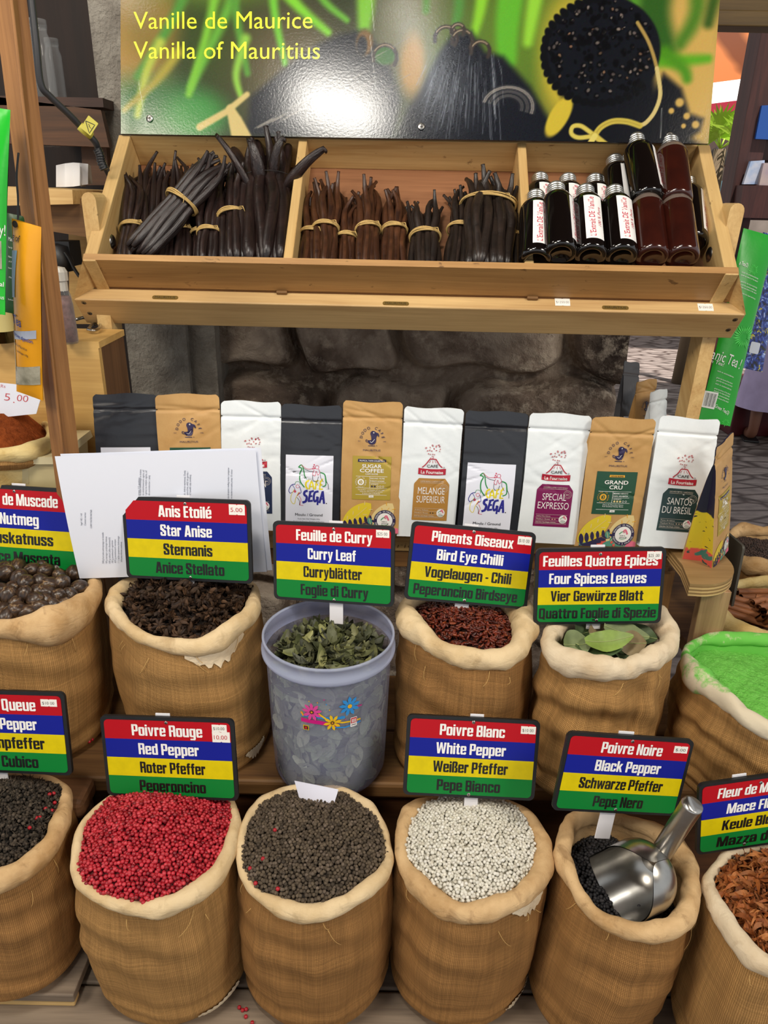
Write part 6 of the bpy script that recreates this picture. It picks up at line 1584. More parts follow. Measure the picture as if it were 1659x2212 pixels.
bg = make_bag('white Special Expresso coffee bag with plum label', [(1145, 892), (1281, 896), (1240, 1177), (1117, 1170)], YBG, BG_WHITE, 8); fournaise(bg, '#7a1450', (('SPECIAL', 0, .40), ('EXPRESSO', 0, .52)), 'GROUND COFFEE // CAFÉ MOULU', ('Arabica, Moka, Robusta', 'Medium Roast', 'Poids Net / Net Weight: 225G/8oz'), 2, '#d8a88a')
bg = make_bag('brown Grand Cru coffee bag with dark green label', [(1282, 904), (1418, 902), (1372, 1183), (1240, 1178)], YBG, BG_KRAFT, 9); dodo(bg, 'grand')
bg = make_bag('white Santos du Brésil coffee bag, crumpled top, right end of the row', [(1426, 898), (1558, 908), (1505, 1188), (1381, 1180)], YBG, BG_WHITE, 10, crinkle=.0018); fournaise(bg, '#1d3a3a', (('SANTOS', 0, .42), ('DU BRÉSIL', -.02, .50)), 'GROUND COFFEE // CAFÉ MOULU', ('Pure Arabica', 'Medium Roast', 'Poids Net / Net Weight: 225G/8oz'), 3, '#c9b09a')
# the bag turned away at the end, its patterned side towards us
GSIDE, tg_ = newmat('patterned_side'); tc_ = tg_.new('ShaderNodeTexCoord'); sx_ = tg_.new('ShaderNodeSeparateXYZ'); tg_.link(tc_.outputs['Object'], sx_.inputs[0])
n1 = tg_.noise(tg_.coord(), 38, 2, .5, .8); n2 = tg_.noise(tg_.coord('Object', (60, 60, 190)), 1.0, 1, .4)
lo_ = tg_.ramp(n1, [(.42, '#3f7a6c'), (.46, '#d9574c'), (.58, '#d9574c'), (.60, '#2f4f48')])
ye_ = tg_.mix(tg_.ramp(n2, [(.66, '#000000'), (.69, '#ffffff')]), '#d9c02c', '#1c1a30')
zz_ = tg_.math('ADD', sx_.outputs[2], tg_.math('MULTIPLY', tg_.math('SUBTRACT', n1, .5), .03))
c_ = tg_.mix(tg_.ramp(tg_.math('MULTIPLY', zz_, 5), [(.14, '#000000'), (.15, '#ffffff')]), lo_, ye_)
c_ = tg_.mix(tg_.ramp(tg_.math('MULTIPLY', zz_, 5), [(.46, '#000000'), (.47, '#ffffff')]), c_, '#1d1a33'); tg_.link(c_, tg_.b.inputs['Base Color']); tg_.b.inputs['Roughness'].default_value = .5
bg = make_bag('brown Sugar Coffee bag turned sideways on the rounded plate at the right', [(1549, 968), (1584, 934), (1574, 1188), (1536, 1234)], 1.02, BG_KRAFT, 12, yaw=47, sy=2, depth=0.050, tilt=3, gmat=GSIDE); dodo(bg, 'sugar')

# ================================================================== white papers with small print
PAPM = flat('print_paper', '#e6eaf6', 0.55); TINY = flat('print_grey', '#6f7484', 0.7)
LINES = [('500 g kurczaka pokrojonego na kawałki', 224, 1215, 1147, 90), ('100 g startego i prażonego kokosa', 231, 1215, 1156, 82), ('100 g cebuli (albo duszonych)', 238, 1215, 1158, 80), ('100 g posiekanych ogórków', 244, 1214, 1164, 70), ('650 g posiekanych warzyw', 250, 1214, 1162, 74), ('1 ½ łyżki cynamonu laskowego', 257, 1214, 1155, 84), ('łyżka pasty imbirowo czosnkowej', 263, 1212, 1168, 70),
         ('przez 1/2 godziny', 301, 1068, 1030, 40), ('na koprę wiórkowego na drobno', 304, 1068, 1013, 60), ('na umiarkowanym ogniu, aż', 310, 1068, 1014, 60), ('i gotuj na małym ogniu, aż', 316, 1068, 1015, 58), ('do pomidorów i zalej', 323, 1068, 1026, 44), ('xt, dobrze wymieszaj. Dodaj', 399, 1068, 1016, 56), ('ostrożnie, włóż do garnka i', 405, 1068, 1018, 54), ('aż kawałki ryby zmiękną', 411, 1068, 1025, 46), ('cze skrapiane według smaku i przypraw', 493, 1076, 1010, 70), ('w rosole kurczaka przez 15 minut', 500, 1076, 1014, 66), ('Ingd 142 / 143', 178, 1132, 1106, 28), ('Central market', 186, 1132, 1104, 30), ('CURRY MASTER PARTNER', 199, 1138, 1098, 40)]
def sheet(label, quad, Y, lines, bow):
    F = Face(quad, Y, tilt=12, st=4, yaw=0, sy=6); root = thing('paper_sheet', label, 'paper', M=F.M)
    fy = lambda x, z: bow * np.sin(math.pi * np.clip(z / F.h, 0, 1)) + .0015 * np.sin(x * 14)
    X, Z = np.meshgrid(np.linspace(-F.w / 2, F.w / 2, 24), np.linspace(0, F.h, 14)); b = MB(); G = np.stack([X, fy(X, Z), Z], -1); b.grid(G); b.grid(G + np.array([0, .0005, 0]), flip=True)
    b.build('sheet', PAPM, root, world=False)
    if lines:
        b = MB()
        for txt, px, y0, y1, ln in lines:
            a, c = F.local(px, y0), F.local(px, y1); L = math.hypot(c[0] - a[0], c[1] - a[1]); m = ((a[0] + c[0]) / 2, (a[1] + c[1]) / 2)
            b.text(txt, m[0], m[1], L, 0.0026, -0.0004, 0, 0.0, lambda p: (p[0], float(fy(p[0], p[2])) + p[1], p[2]), rot=math.atan2(c[1] - a[1], c[0] - a[0]))
        b.build('small_print', TINY, root, world=False)
sheet('large white printed sheet, front one, behind the star anise sign', [(115, 983), (555, 976), (573, 1234), (177, 1250)], 0.960, LINES, -0.003)
sheet('white sheet just behind the printed one, its right edge showing', [(127, 978), (566, 970), (585, 1231), (190, 1246)], 0.965, None, -0.003)

# ================================================================== vanilla bundles in the tray
def pod_mat(name, c1, c2, rough):
    m, t = newmat(name); oi = t.new('ShaderNodeObjectInfo')
    n = t.noise(t.coord('UV', (420, 26, 1)), 1.0, 4, 0.6, .6)
    c = t.ramp(n, [(0.35, c2), (0.65, c1)])
    c = t.mix(t.math('MULTIPLY', oi.outputs['Random'], 0.45), c, c2)
    t.link(c, t.b.inputs['Base Color']); t.b.inputs['Roughness'].default_value = rough
    t.b.inputs['Specular IOR Level'].default_value = 0.55
    t.bump(n, 0.9, 0.0018); return m
POD_D = pod_mat('vanilla_dark', '#32211d', '#150c0b', 0.36); POD_B = pod_mat('vanilla_brown', '#58351f', '#2b160c', 0.36); POD_T = pod_mat('vanilla_thin', '#33261f', '#130d0a', 0.38)
RAFF = flat('raffia', '#c9a765', 0.6, var=0.3, vscale=180); THREAD = flat('black_thread', '#1c1818', 0.6)
ZB = 0.014
def pod_uv(n, L, i): return [(abs(k - 4.5) / 4.5 * 0.012 + i * .37, j / n * L + i * .11) for j in range(n) for k in range(9)]
def bundle(label, bp, tp, wpx, npod, mat, ties, seed, group=None, layer=0.0, splay=1.15, hook=0.55, lenvar=0.13, tiem=RAFF, podk=0.92, ends=None, flatk=0.75):
    rng = np.random.default_rng(seed)
    R = 1.12 * wpx / 2 / FPX * float((tw(tl(*tp)) - CAM) @ FWD)
    yb = TD - R * flatk - 0.002 - layer
    A, B = tl(bp[0], bp[1], max(yb, min(TD - R * flatk, R * flatk * 0.95))), tl(tp[0], tp[1], yb)
    A[2] = max(A[2], ZB + 0.002)
    ax = B - A; L = np.linalg.norm(ax); ax /= L
    e2 = np.array([0, -1.0, 0]); e2 -= ax * (e2 @ ax); e2 /= np.linalg.norm(e2); e1 = np.cross(ax, e2)
    root = thing('vanilla_bundle', label, 'vanilla pods', M=TF.M @ Matrix.Translation(Vector(A)), group=group)
    pr = R / math.sqrt(npod) * podk
    t0 = ties[0] if ties else 0.35
    for i in range(npod):
        rho = (R - pr * 0.9) * math.sqrt((i + 0.5) / npod); ph = i * 2.39996 + rng.uniform(-.2, .2)
        d = e1 * rho * math.cos(ph) + e2 * rho * math.sin(ph) * flatk
        Li = L * (1 + rng.uniform(-lenvar, lenvar * .6)); s0 = rng.uniform(0, .025)
        N = 13; S = np.linspace(0, 1, N); path = []; rad = []
        hd = rng.uniform(0, 6.283); hdv = e1 * math.cos(hd) + e2 * math.sin(hd); amp = hook * rng.uniform(.4, 1.6) * pr * 3.6
        tw_ = rng.uniform(-.35, .35)
        for s in S:
            q = 1.0 - 0.16 * math.exp(-((s - t0) / 0.12) ** 2) + (splay - 1) * max(0, s - t0) / (1 - t0) * rng.uniform(.85, 1.15) - 0.10 * (1 - s) * (s < t0)
            c_, s_ = math.cos(tw_ * s), math.sin(tw_ * s)
            dd = d * q + (e1 * math.cos(hd * 2) + e2 * .5 * math.sin(hd * 3)) * pr * .55 * math.sin(s * 5.5 + hd) * min(1, abs(s - t0) * 6); dd = e1 * ((dd @ e1) * c_ - (dd @ e2) * s_) + e2 * ((dd @ e1) * s_ + (dd @ e2) * c_)
            k = max(0.0, (s - 0.80) / 0.20)
            p = A + ax * (s0 * L + Li * s - (amp * .5 * k * k if hook > .6 else 0)) + dd + hdv * amp * k * k
            p[1] = min(p[1], TD - 0.5 * pr); p[2] = max(p[2], ZB)
            path.append(p)
            rad.append(pr * (0.55 + 0.45 * min(1, s / .06)) * (1 - 0.62 * max(0.0, (s - 0.72) / 0.28) ** 1.2) * (1 + .05 * math.sin(9 * s + i)))
        path.append(path[-1] + (path[-1] - path[-2]) * .12); rad.append(rad[-1] * 1.15)
        b = MB(); b.tube([p - A for p in path], rad, 9); b.build('pod', mat, root, world=False, uv=pod_uv(len(path), L, i))
    for k, tt in enumerate(ties):
        for st in range(3 if tiem is RAFF else 1):
            Rt = R * (0.90 + 0.02 * st); n = 34; sl = rng.uniform(-.10, .10)
            P = []
            for j in range(n):
                a = 2 * math.pi * j / n
                P.append(ax * (tt * L + (st - 1) * 0.0022 + sl * R * math.cos(a) + .0008 * math.sin(3 * a + st)) + e1 * Rt * math.cos(a) + e2 * Rt * (flatk + .04) * math.sin(a))
            P = [np.array([q[0], min(q[1], TD - A[1] - .001), q[2]]) for q in P]
            b = MB(); b.tube(P, 0.0014 if tiem is RAFF else 0.0006, 6, closed=True); b.build('raffia_tie' if tiem is RAFF else 'thread_tie', tiem, root, world=False)
        if tiem is RAFF:
            b = MB(); p0 = ax * tt * L + e2 * R * flatk + e1 * R * .5; b.tube([p0, p0 + e1 * .006 + e2 * .003 - ax * .003, p0 + e1 * .009 - ax * .012], [.0011, .001, .0005], 5); b.build('raffia_end', RAFF, root, world=False)
    for (q0, q1, q2, r) in (ends or []):
        P = [tl(*q0, yb + R * .1), tl(*q1, yb - R * .9), tl(*q2, yb - R * 1.0)]
        c = [(1 - t) ** 2 * P[0] + 2 * t * (1 - t) * P[1] + t * t * P[2] - A for t in np.linspace(0, 1, 9)]
        c.append(c[-1] + np.array([.004, 0, -.006]))
        b = MB(); b.tube(c, [r * .35, r * .85] + list(np.linspace(r, r * .62, 6)) + [r * .5, r * .4], 9, squash=.6); b.build('pod', mat, root, world=False, uv=pod_uv(10, L, 3))
# left compartment
bundle('dark vanilla bundle against the left side board, tied low with raffia', (276, 592), (303, 385), 60, 13, POD_D, [.42], 1)
bundle('dark vanilla bundle second from the left side, its tie hidden by the slanting bundle', (318, 585), (330, 362), 50, 11, POD_D, [.30], 2)
bundle('dark vanilla bundle with the tallest tip behind the slanting bundle', (352, 582), (372, 352), 46, 10, POD_D, [.35], 3)
bundle('dark vanilla bundle right of the tall tip, behind the slanting bundle', (392, 580), (400, 366), 44, 9, POD_D, [.35], 4)
bundle('dark vanilla bundle behind the head of the slanting one', (432, 585), (440, 372), 46, 9, POD_D, [.35], 14)
bundle('dark vanilla bundle under the slanting one, tied with raffia near its right edge', (440, 590), (468, 402), 52, 10, POD_D, [.40], 5, layer=.012)
bundle('thick dark vanilla bundle lying slantwise across the others', (292, 552), (468, 350), 76, 22, POD_D, [.56], 6, layer=.045, splay=.85, lenvar=.05)
bundle('dark vanilla bundle tied with raffia right of the slanting one, loose thread on it', (500, 592), (505, 378), 66, 12, POD_D, [.52], 7, layer=.010)
bundle('largest dark vanilla bundle bound with black thread, its pods splaying at the top', (572, 596), (574, 318), 116, 19, POD_D, [.70], 8, layer=.012, splay=1.25, tiem=THREAD, hook=.5, flatk=.46,
       ends=[((548, 425), (505, 330), (466, 291), .0075), ((610, 420), (650, 350), (700, 322), .011), ((562, 410), (556, 330), (540, 300), .013), ((590, 400), (590, 320), (612, 299), .010)])
# middle compartment: browner short bundles, then thin dark ones
bundle('brown vanilla bundle leftmost in the middle compartment, beside the divider', (664, 596), (678, 428), 48, 9, POD_B, [.52], 9)
bundle('tallest brown vanilla bundle, second in the middle compartment', (702, 596), (704, 400), 56, 10, POD_B, [.48], 10, layer=.006)
bundle('short brown vanilla bundle with the lowest raffia tie', (746, 596), (752, 430), 46, 9, POD_B, [.47], 11)
bundle('brown vanilla bundle with straight upright tips, fourth in the middle compartment', (798, 598), (792, 408), 54, 10, POD_B, [.50], 12, layer=.006)
bundle('brown vanilla bundle with one curved tip, last of the brown ones', (848, 598), (856, 424), 54, 10, POD_B, [.55], 13, layer=.003)
bundle('fan of thin dark vanilla pods right of the brown bundles', (918, 600), (918, 448), 66, 18, POD_T, [.55], 15, splay=1.35, hook=.5)
bundle('thin dark vanilla bundle with a raffia bow, half behind the high-tied one', (985, 600), (1004, 428), 62, 16, POD_T, [.57], 16, splay=1.3, hook=.5)
bundle('large bundle of thin dark vanilla pods tied high with raffia near the second divider', (1050, 600), (1056, 402), 118, 30, POD_T, [.77], 17, layer=.010, splay=1.1, hook=.5, flatk=.5)
bundle('thin dark vanilla bundle squeezed against the second divider', (1103, 598), (1108, 436), 50, 12, POD_T, [.5], 18, splay=1.2, hook=.5)

# ================================================================== bottles of vanilla extract
B_DARK = flat('dark_extract', '#0c0807', 0.09, spec=0.6, coat=0.4); B_BROWN = flat('brown_extract', '#3b150d', 0.16, spec=0.6, coat=0.3, col2='#2a0f0b', vscale=30); B_CLEAR = flat('bottle_plastic', '#6d5f57', 0.2, spec=0.6)
CAPM = flat('ribbed_aluminium', '#c9c9c6', 0.32, 0.9); LABM = flat('bottle_label', '#f2efec', 0.45); LRED = flat('label_red', '#c4304a', 0.5)
BR = 34.5 / FPX * float((tw(tl(1340, 500, 0.02)) - CAM) @ FWD); BL = 0.0
_a, _b = tl(1343, 574, 0.005), tl(1328, 428, 0.005); BL = float(np.linalg.norm(_a - _b))
def bottle(label, base, top, outw, mat, lab=None, group=None, zmin=ZB):
    """base and top as pixels of the axis ends; outw: how far in front of the back panel the axis lies"""
    y = TD - outw; A, B = tl(*base, y), tl(*top, y); A = B + (A - B) / np.linalg.norm(A - B) * BL
    ax = (B - A) / BL
    if A[2] < zmin: A = A + ax * ((zmin - A[2]) / ax[2])
    f = np.array([0, -1.0, 0]); f -= ax * (f @ ax); f /= np.linalg.norm(f); sd = np.cross(f, ax) * -1
    sd = np.cross(ax, f) * -1
    M = Matrix([[sd[i], -f[i], ax[i], A[i]] for i in range(3)] + [[0, 0, 0, 1]])
    if M.to_3x3().determinant() < 0: M = Matrix([[-sd[i], -f[i], ax[i], A[i]] for i in range(3)] + [[0, 0, 0, 1]])
    root = thing('extract_bottle', label, 'bottle', M=TF.M @ M, group=group)
    h = BL; r = BR
    b = MB(); b.lathe([(0, .004), (r * .55, .0035), (r * .62, .0005), (r * .86, 0), (r * .97, .003), (r, .008), (r, h * .70), (r * .97, h * .755), (r * .86, h * .80), (r * .66, h * .835), (r * .5, h * .85), (r * .46, h * .87)], 40)
    b.build('bottle_body', mat, root, world=False)
    b = MB(); prof = [(r * .47, h * .865), (r * .54, h * .868)]
    for k in range(3): z = h * (.872 + .030 * k); prof += [(r * .56, z), (r * .56, z + h * .018), (r * .53, z + h * .021), (r * .53, z + h * .027)]
    prof += [(r * .56, h * .962), (r * .56, h * .990), (r * .52, h), (0, h)]
    b.lathe(prof, 32); b.build('cap', CAPM, root, world=False)
    if mat is B_BROWN:
        b = MB(); b.lathe([(r * 1.004, h * .715), (r * .975, h * .757), (r * .865, h * .803), (r * .66, h * .838), (r * .5, h * .853)], 40); b.build('shoulder', B_CLEAR, root, world=False)
    if lab is not None:
        c = math.radians(lab); wd = 0.56
        def on(p): a = -math.pi / 2 + c + p[0] / r; rr = r + .0004 - p[1]; return (rr * math.cos(a), rr * math.sin(a), p[2])
        b = MB(); X, Z = np.meshgrid(np.linspace(-wd, wd, 13) * r, np.linspace(h * .10, h * .72, 4)); G = np.array([[on((x, 0, z)) for x, z in zip(xr, zr)] for xr, zr in zip(X, Z)]); b.grid(G)
        lo = b.build('label', LABM, root, world=False)
        b = MB(); b.text("L'Extrait DE Vanille", -wd * r * .28, h * .41, h * .56, r * .36, -.0003, 0, .004, on, rot=math.pi / 2); b.text('100 % Pure', wd * r * .52, h * .42, h * .27, r * .20, -.0003, 0, .0, on, rot=math.pi / 2, shear=.2)
        b.build('label_lettering', LRED, lo, world=False)
G_ = None
r1, r2 = BR + .001, BR * 2.75
bottle('small dark extract bottle farthest left in the back row, beside the divider', (1172, 535), (1166, 384), r1, B_DARK, 18, zmin=.05)
bottle('dark extract bottle second in the back row, behind the front one turned sideways', (1232, 538), (1226, 386), r1, B_DARK, 22, zmin=.05)
bottle('dark extract bottle third in the back row, between its neighbours in front', (1292, 540), (1284, 387), r1, B_DARK, 25, zmin=.05)
bottle('dark extract bottle standing one step higher, fourth in the back row', (1345, 500), (1327, 345), r1 + .012, B_DARK, 32, zmin=.06)
bottle('dark extract bottle lying topmost, label turned to the right side', (1402, 450), (1373, 300), r2 + .004, B_DARK, 68, zmin=.09)
bottle('brown extract bottle lying topmost, next to the right side board', (1462, 455), (1446, 304), r2 + .004, B_BROWN, None, zmin=.09)
bottle('dark extract bottle at the front left corner of the bottle compartment', (1156, 590), (1157, 452), r2 - .012, B_DARK, 14)
bottle('taller dark extract bottle in front, label turned to its right edge', (1213, 590), (1201, 412), r2 + .004, B_DARK, 66)
bottle('dark front bottle with its label facing out, third along the lip', (1278, 592), (1265, 425), r2, B_DARK, 8)
bottle('dark front bottle with its label facing out, fourth along the lip', (1345, 592), (1328, 428), r2, B_DARK, 18)
bottle('brown unlabelled front bottle beside the last dark one', (1412, 594), (1394, 430), r2, B_BROWN, None)
bottle('brown unlabelled front bottle at the right end of the lip', (1478, 594), (1458, 432), r2, B_BROWN, None)
bottle('extract bottle wedged against the right side board, only its label edge showing', (1494, 545), (1484, 392), r1, B_DARK, 62, zmin=.04)

# ================================================================== left of the stand
def lift(p, dz): return np.array([p[0], p[1], p[2] + dz])
def quadbox(b, fl0, fl1, fr0, fr1, Y, D, mat=0):
    """board with a front face given by pixel corners at depth Y, extruded back by D"""
    P = [atY(*q, Y) for q in (fl0, fr0)] + [atY(*q, Y) for q in (fl1, fr1)]
    d = np.array([0, D, 0]); a, c, e, g = P
    hexa(b, [a, c, c + d, a + d, e, g, g + d, e + d])
b = MB()   # foreground timber upright with a bead along its edge
def edge(p0, p1, Y):
    A, B = atY(*p0, Y), atY(*p1, Y); d = (B - A) / (B[2] - A[2]); return A + d * (0.75 - A[2]), A + d * (2.3 - A[2])
l0, l1 = edge((112, 980), (5, 150), 0.99); m0, m1 = edge((135, 980), (41, 150), 0.98); r0, r1_ = edge((171, 980), (75, 150), 1.012); k0 = l0 + r0 - m0; k1 = l1 + r1_ - m1
hexa(b, [l0, m0, r0, k0, l1, m1, r1_, k1])
o = b.build('timber_upright', [W_BROWN(2)]); tag(o, 'brown timber upright in front at the left, bags hanging beside it', 'post')
o2 = MB(); o2.tube([m0 + (m1 - m0) * t + np.array([.0005, -.0005, 0]) for t in np.linspace(0, 1, 12)], .0022, 6); oo = o2.build('edge_bead', W_BROWN(2), o)
# shelves
sh = thing('wall_shelf', 'dark timber shelf unit behind the left upright', 'shelf', loc=(atY(150, 420, 1.4)[0], 1.45, 1.3))
b = MB(); quadbox(b, (-60, 446), (-60, 400), (158, 441), (156, 410), 1.33, 0.36); b.build('lower_board', W_PINE(0), sh)
b = MB(); quadbox(b, (-40, 308), (-40, 205), (236, 318), (218, 238), 1.62, 0.02); b.build('front_board', wood('umber_board', '#5d3c22', '#3d2614', 0, .6), sh)
b = MB(); P = atY(150, 215, 1.62); b.box((atY(-40, 215, 1.62)[0], 1.62, P[2] - .012), (atY(222, 215, 1.62)[0], 1.93, P[2] + .004)); b.build('upper_board', W_DARK(0), sh)
b = MB(); quadbox(b, (180, 400), (174, 300), (236, 400), (228, 300), 1.66, 0.02); b.build('side_panel', wood('umber_board', '#5d3c22', '#3d2614', 0, .6), sh)
b = MB(); quadbox(b, (112, 500), (108, 441), (205, 515), (196, 425), 1.36, 0.03); b.build('under_board', W_OLD(0), sh)
GLASS, tg = newmat('clear_glass')
tr = tg.new('ShaderNodeBsdfTransparent'); tr.inputs[0].default_value = (.92, .93, .93, 1); mx = tg.new('ShaderNodeMixShader'); lw = tg.new('ShaderNodeLayerWeight'); lw.inputs[0].default_value = 0.35
tg.b.inputs['Base Color'].default_value = (.5, .5, .5, 1); tg.b.inputs['Roughness'].default_value = 0.08; tg.b.inputs['Specular IOR Level'].default_value = 0.8
tg.link(tg.math('ADD', tg.math('MULTIPLY', lw.outputs['Facing'], 0.5), 0.10), mx.inputs[0]); tg.link(tr.outputs[0], mx.inputs[1]); tg.link(tg.b.outputs[0], mx.inputs[2]); tg.link(mx.outputs[0], tg.n['Material Output'].inputs[0])
def jar(px, py, Y, wpx, hpx, label, name='glass_jar', kind='jar'):
    c = atY(px, py, Y); k = float((c - CAM) @ FWD) / FPX; r, h = wpx / 2 * k, hpx * k
    root = thing(name, label, kind, loc=c)
    b = MB(); b.lathe([(0, .001), (r * .92, 0), (r, .004), (r, h * .80), (r * .8, h * .9), (r * .78, h)], 28, M=Matrix.Translation(Vector(c))); b.build('jar_wall', GLASS, root)
    b = MB(); b.lathe([(r * .80, h * .96), (r * .84, h * .96), (r * .84, h * 1.08), (0, h * 1.09)], 28, M=Matrix.Translation(Vector(c))); b.build('lid', GLASS, root)
jar(100, 214, 1.72, 50, 135, 'clear glass jar on the dark upper shelf behind the cable'); jar(128, 222, 1.80, 34, 110, 'narrower glass jar at the right on the dark upper shelf')
P0 = atY(100, 326, 1.66)
for px, w_ in ((102, 22), (122, 16)):
    c = atY(px, 318, 1.66); k = float((c - CAM) @ FWD) / FPX
    root = thing('glass_cup', ('small clear cup hanging under the upper shelf, left of two', 'small clear cup hanging under the upper shelf, right of two')[px > 110], 'cup', loc=c)
    b = MB(); r, h = w_ / 2 * k, 24 * k; b.lathe([(0, 0), (r * .9, 0), (r, .003), (r, h), (r * .9, h + .012), (0.004, h + .02)], 24, M=Matrix.Translation(Vector(c))); b.build('cup_wall', GLASS, root)
# cable with its warning tag
cpath = [atY(62, -60, 1.31), atY(78, 90, 1.30), atY(88, 180, 1.30), atY(110, 210, 1.31), atY(150, 248, 1.33), atY(182, 282, 1.35), atY(205, 306, 1.36), atY(213, 325, 1.37), atY(222, 350, 1.38), atY(236, 378, 1.40)]
def spline(P, n=8):
    P = np.array(P); out = []
    for i in range(len(P) - 1):
        p0, p1, p2, p3 = P[max(i - 1, 0)], P[i], P[i + 1], P[min(i + 2, len(P) - 1)]
        for q in np.linspace(0, 1, n, endpoint=False): out.append(0.5 * ((2 * p1) + (-p0 + p2) * q + (2 * p0 - 5 * p1 + 4 * p2 - p3) * q * q + (-p0 + 3 * p1 - 3 * p2 + p3) * q ** 3))
    out.append(P[-1]); return out
cab = thing('power_cable', 'thick black power cable with a yellow warning tag behind the upright', 'cable', loc=cpath[5])
b = MB(); b.tube(spline(cpath), 0.0052, 10); b.build('cable', flat('cable_rubber', '#2b2b2e', .5), cab)
b = MB(); b.tube(spline([atY(p, q, 1.362) for p, q in ((210, 322), (216, 335), (219, 350), (226, 366))]), [.0072 + .0009 * math.sin(i * 2.2) for i in range(25)], 9); b.build('tape', BLACK, cab)
TAGF = Face([(192, 248), (212, 268), (196, 292), (173, 277)], 1.335, tilt=5, st=8, yaw=0, sy=10)
b = MB(); TY = flat('tag_yellow', '#c9be4a', .45); b.prism(rrect(TAGF.w, TAGF.h, .001, 2, 0, TAGF.h / 2), 0, .0008, 0, lambda p: TAGF.base + TAGF.R @ np.array(p))
fn_ = lambda p: TAGF.base + TAGF.R @ np.array(p)
w_, h_ = TAGF.w, TAGF.h
tri = [(-.02, .22), (.30, .84), (-.40, .70), (-.02, .22)]
def tq(u, v): x, z = TAGF.local(u, v); return (x, z)
b.ribbon([tq(185, 261), tq(205, 270), tq(193, 288), tq(185, 261)][:4], .0011, -.0003, 1, fn_)
b.ribbon([tq(191, 268), tq(194, 272), tq(192, 272), tq(197, 278)], .0009, -.0003, 1, fn_)
b.build('warning_tag', [TY, flat('tag_black', '#1c1b16', .5)], cab)
b = MB(); b.tube([atY(172, 272, 1.342), atY(184, 283, 1.345), atY(197, 293, 1.352)], .0068, 10); b.build('tag_sleeve', TY, cab)
# folded white card on the lower shelf
cb_ = thing('folded_card', 'folded white card standing on the shelf behind the left upright', 'card', loc=atY(160, 404, 1.40)); CW = flat('white_card', '#dedee0', .6); CG = flat('card_board', '#8d867c', .7)
pts = [(121, 357, 404, 1.40), (140, 353, 404, 1.41), (158, 351, 403, 1.40), (172, 352, 401, 1.40), (190, 354, 398, 1.41)]
G = np.array([[atY(p, y1, Y) for p, y0, y1, Y in pts], [atY(p, y0, Y) for p, y0, y1, Y in pts]]); b = MB(); b.grid(G, smooth=False); b.grid(G + np.array([0, .001, 0]), flip=True, smooth=False); b.build('front_flap', CW, cb_)
G = np.array([[atY(174, 403, 1.395), atY(186, 403, 1.43)], [atY(174, 360, 1.395), atY(179, 358, 1.43)]]); b = MB(); b.grid(G, smooth=False); b.build('fold', CG, cb_)
G = np.array([[atY(190, 398, 1.41), atY(200, 397, 1.44)], [atY(190, 355, 1.41), atY(196, 358, 1.44)]]); b = MB(); b.grid(G, smooth=False); b.build('fold', CG, cb_)
# plywood box with things on it
YBX = 1.16; bx = thing('plywood_box', 'big plywood box on the left with a salt mill standing on it', 'box', loc=(atY(100, 980, YBX)[0], YBX + .1, .8))
zt = atY(190, 752, YBX)[2]; xr_ = atY(204, 752, YBX)[0]; xl_ = atY(-160, 752, YBX)[0]
b = MB(); b.box((xl_, YBX, .98), (xr_ + .006, YBX + .012, zt)); b.build('front_panel', W_PLY(0), bx)
b = MB(); b.box((xl_, YBX, zt), (xr_ + .008, YBX + .118, zt + .010)); b.build('top_panel', W_PLY(0), bx)
b = MB(); b.box((xr_ - .006, YBX + .012, .98), (xr_ + .006, YBX + .118, zt)); b.build('side_panel', wood('dark_side', '#7a5636', '#4d331d', 2, .6), bx)  # side panel in a darker brown than the front and top
b = MB(); quadbox(b, (150, 700), (148, 505), (225, 700), (215, 500), YBX + .30, .012); o = b.build('plywood_sheet', W_PLY(0)); tag(o, 'yellowish plywood sheet leaning behind the salt mill', 'board')
zt2 = zt + .010
c = atZ(150, 741, zt2); k = float((c - CAM) @ FWD) / FPX; r = 20 * k; h = 158 * k
ml = thing('salt_mill', 'clear salt mill with pink salt standing on the plywood box', 'salt mill', loc=c); Mx = Matrix.Translation(Vector(c))
b = MB(); b.lathe([(0, .001), (r * .9, 0), (r, .004), (r * .95, h * .5), (r * .82, h * .64), (r * .62, h * .70)], 28, M=Mx); b.build('mill_glass', GLASS, ml)
b = MB(); b.lathe([(0, .002), (r * .92, .003), (r * .95, h * .2), (r * .88, h * .5), (r * .76, h * .62), (0, h * .63)], 24, M=Mx)
b.build('pink_salt', flat('pink_salt', '#8d625c', .5, col2='#5f403a', vscale=160, bump=.6, bscale=400), ml)
b = MB(); b.lathe([(r * .66, h * .69), (r * .68, h * .80), (r * .62, h * .81), (r * .80, h * .82), (r * .82, h * .93), (r * .6, h * .985), (0, h)], 12, M=Mx, smooth=False); b.build('mill_head', flat('mill_cap', '#bfb9ae', .25, spec=.7), ml)
# black cable box and strap behind the mill
b = MB(); b.lathe([(0, 0), (.022, .004), (.024, .02), (.018, .045), (0, .05)], 14, M=Matrix.Translation(Vector(atY(132, 590, 1.36)))); o = b.build('black_junction_box', BLACK)
b = MB(); b.tube(spline([atY(p, q, 1.35) for p, q in ((140, 545), (150, 560), (160, 580), (172, 598))]), .005, 6, squash=.5); b.build('strap', BLACK, o)
b = MB(); b.box(tuple(atY(118, 575, 1.36)), tuple(atY(148, 522, 1.36) + np.array([0, .05, 0]))); b.build('box_lid', BLACK, o); tag(o, 'black junction box with a strap behind the salt mill', 'junction box')
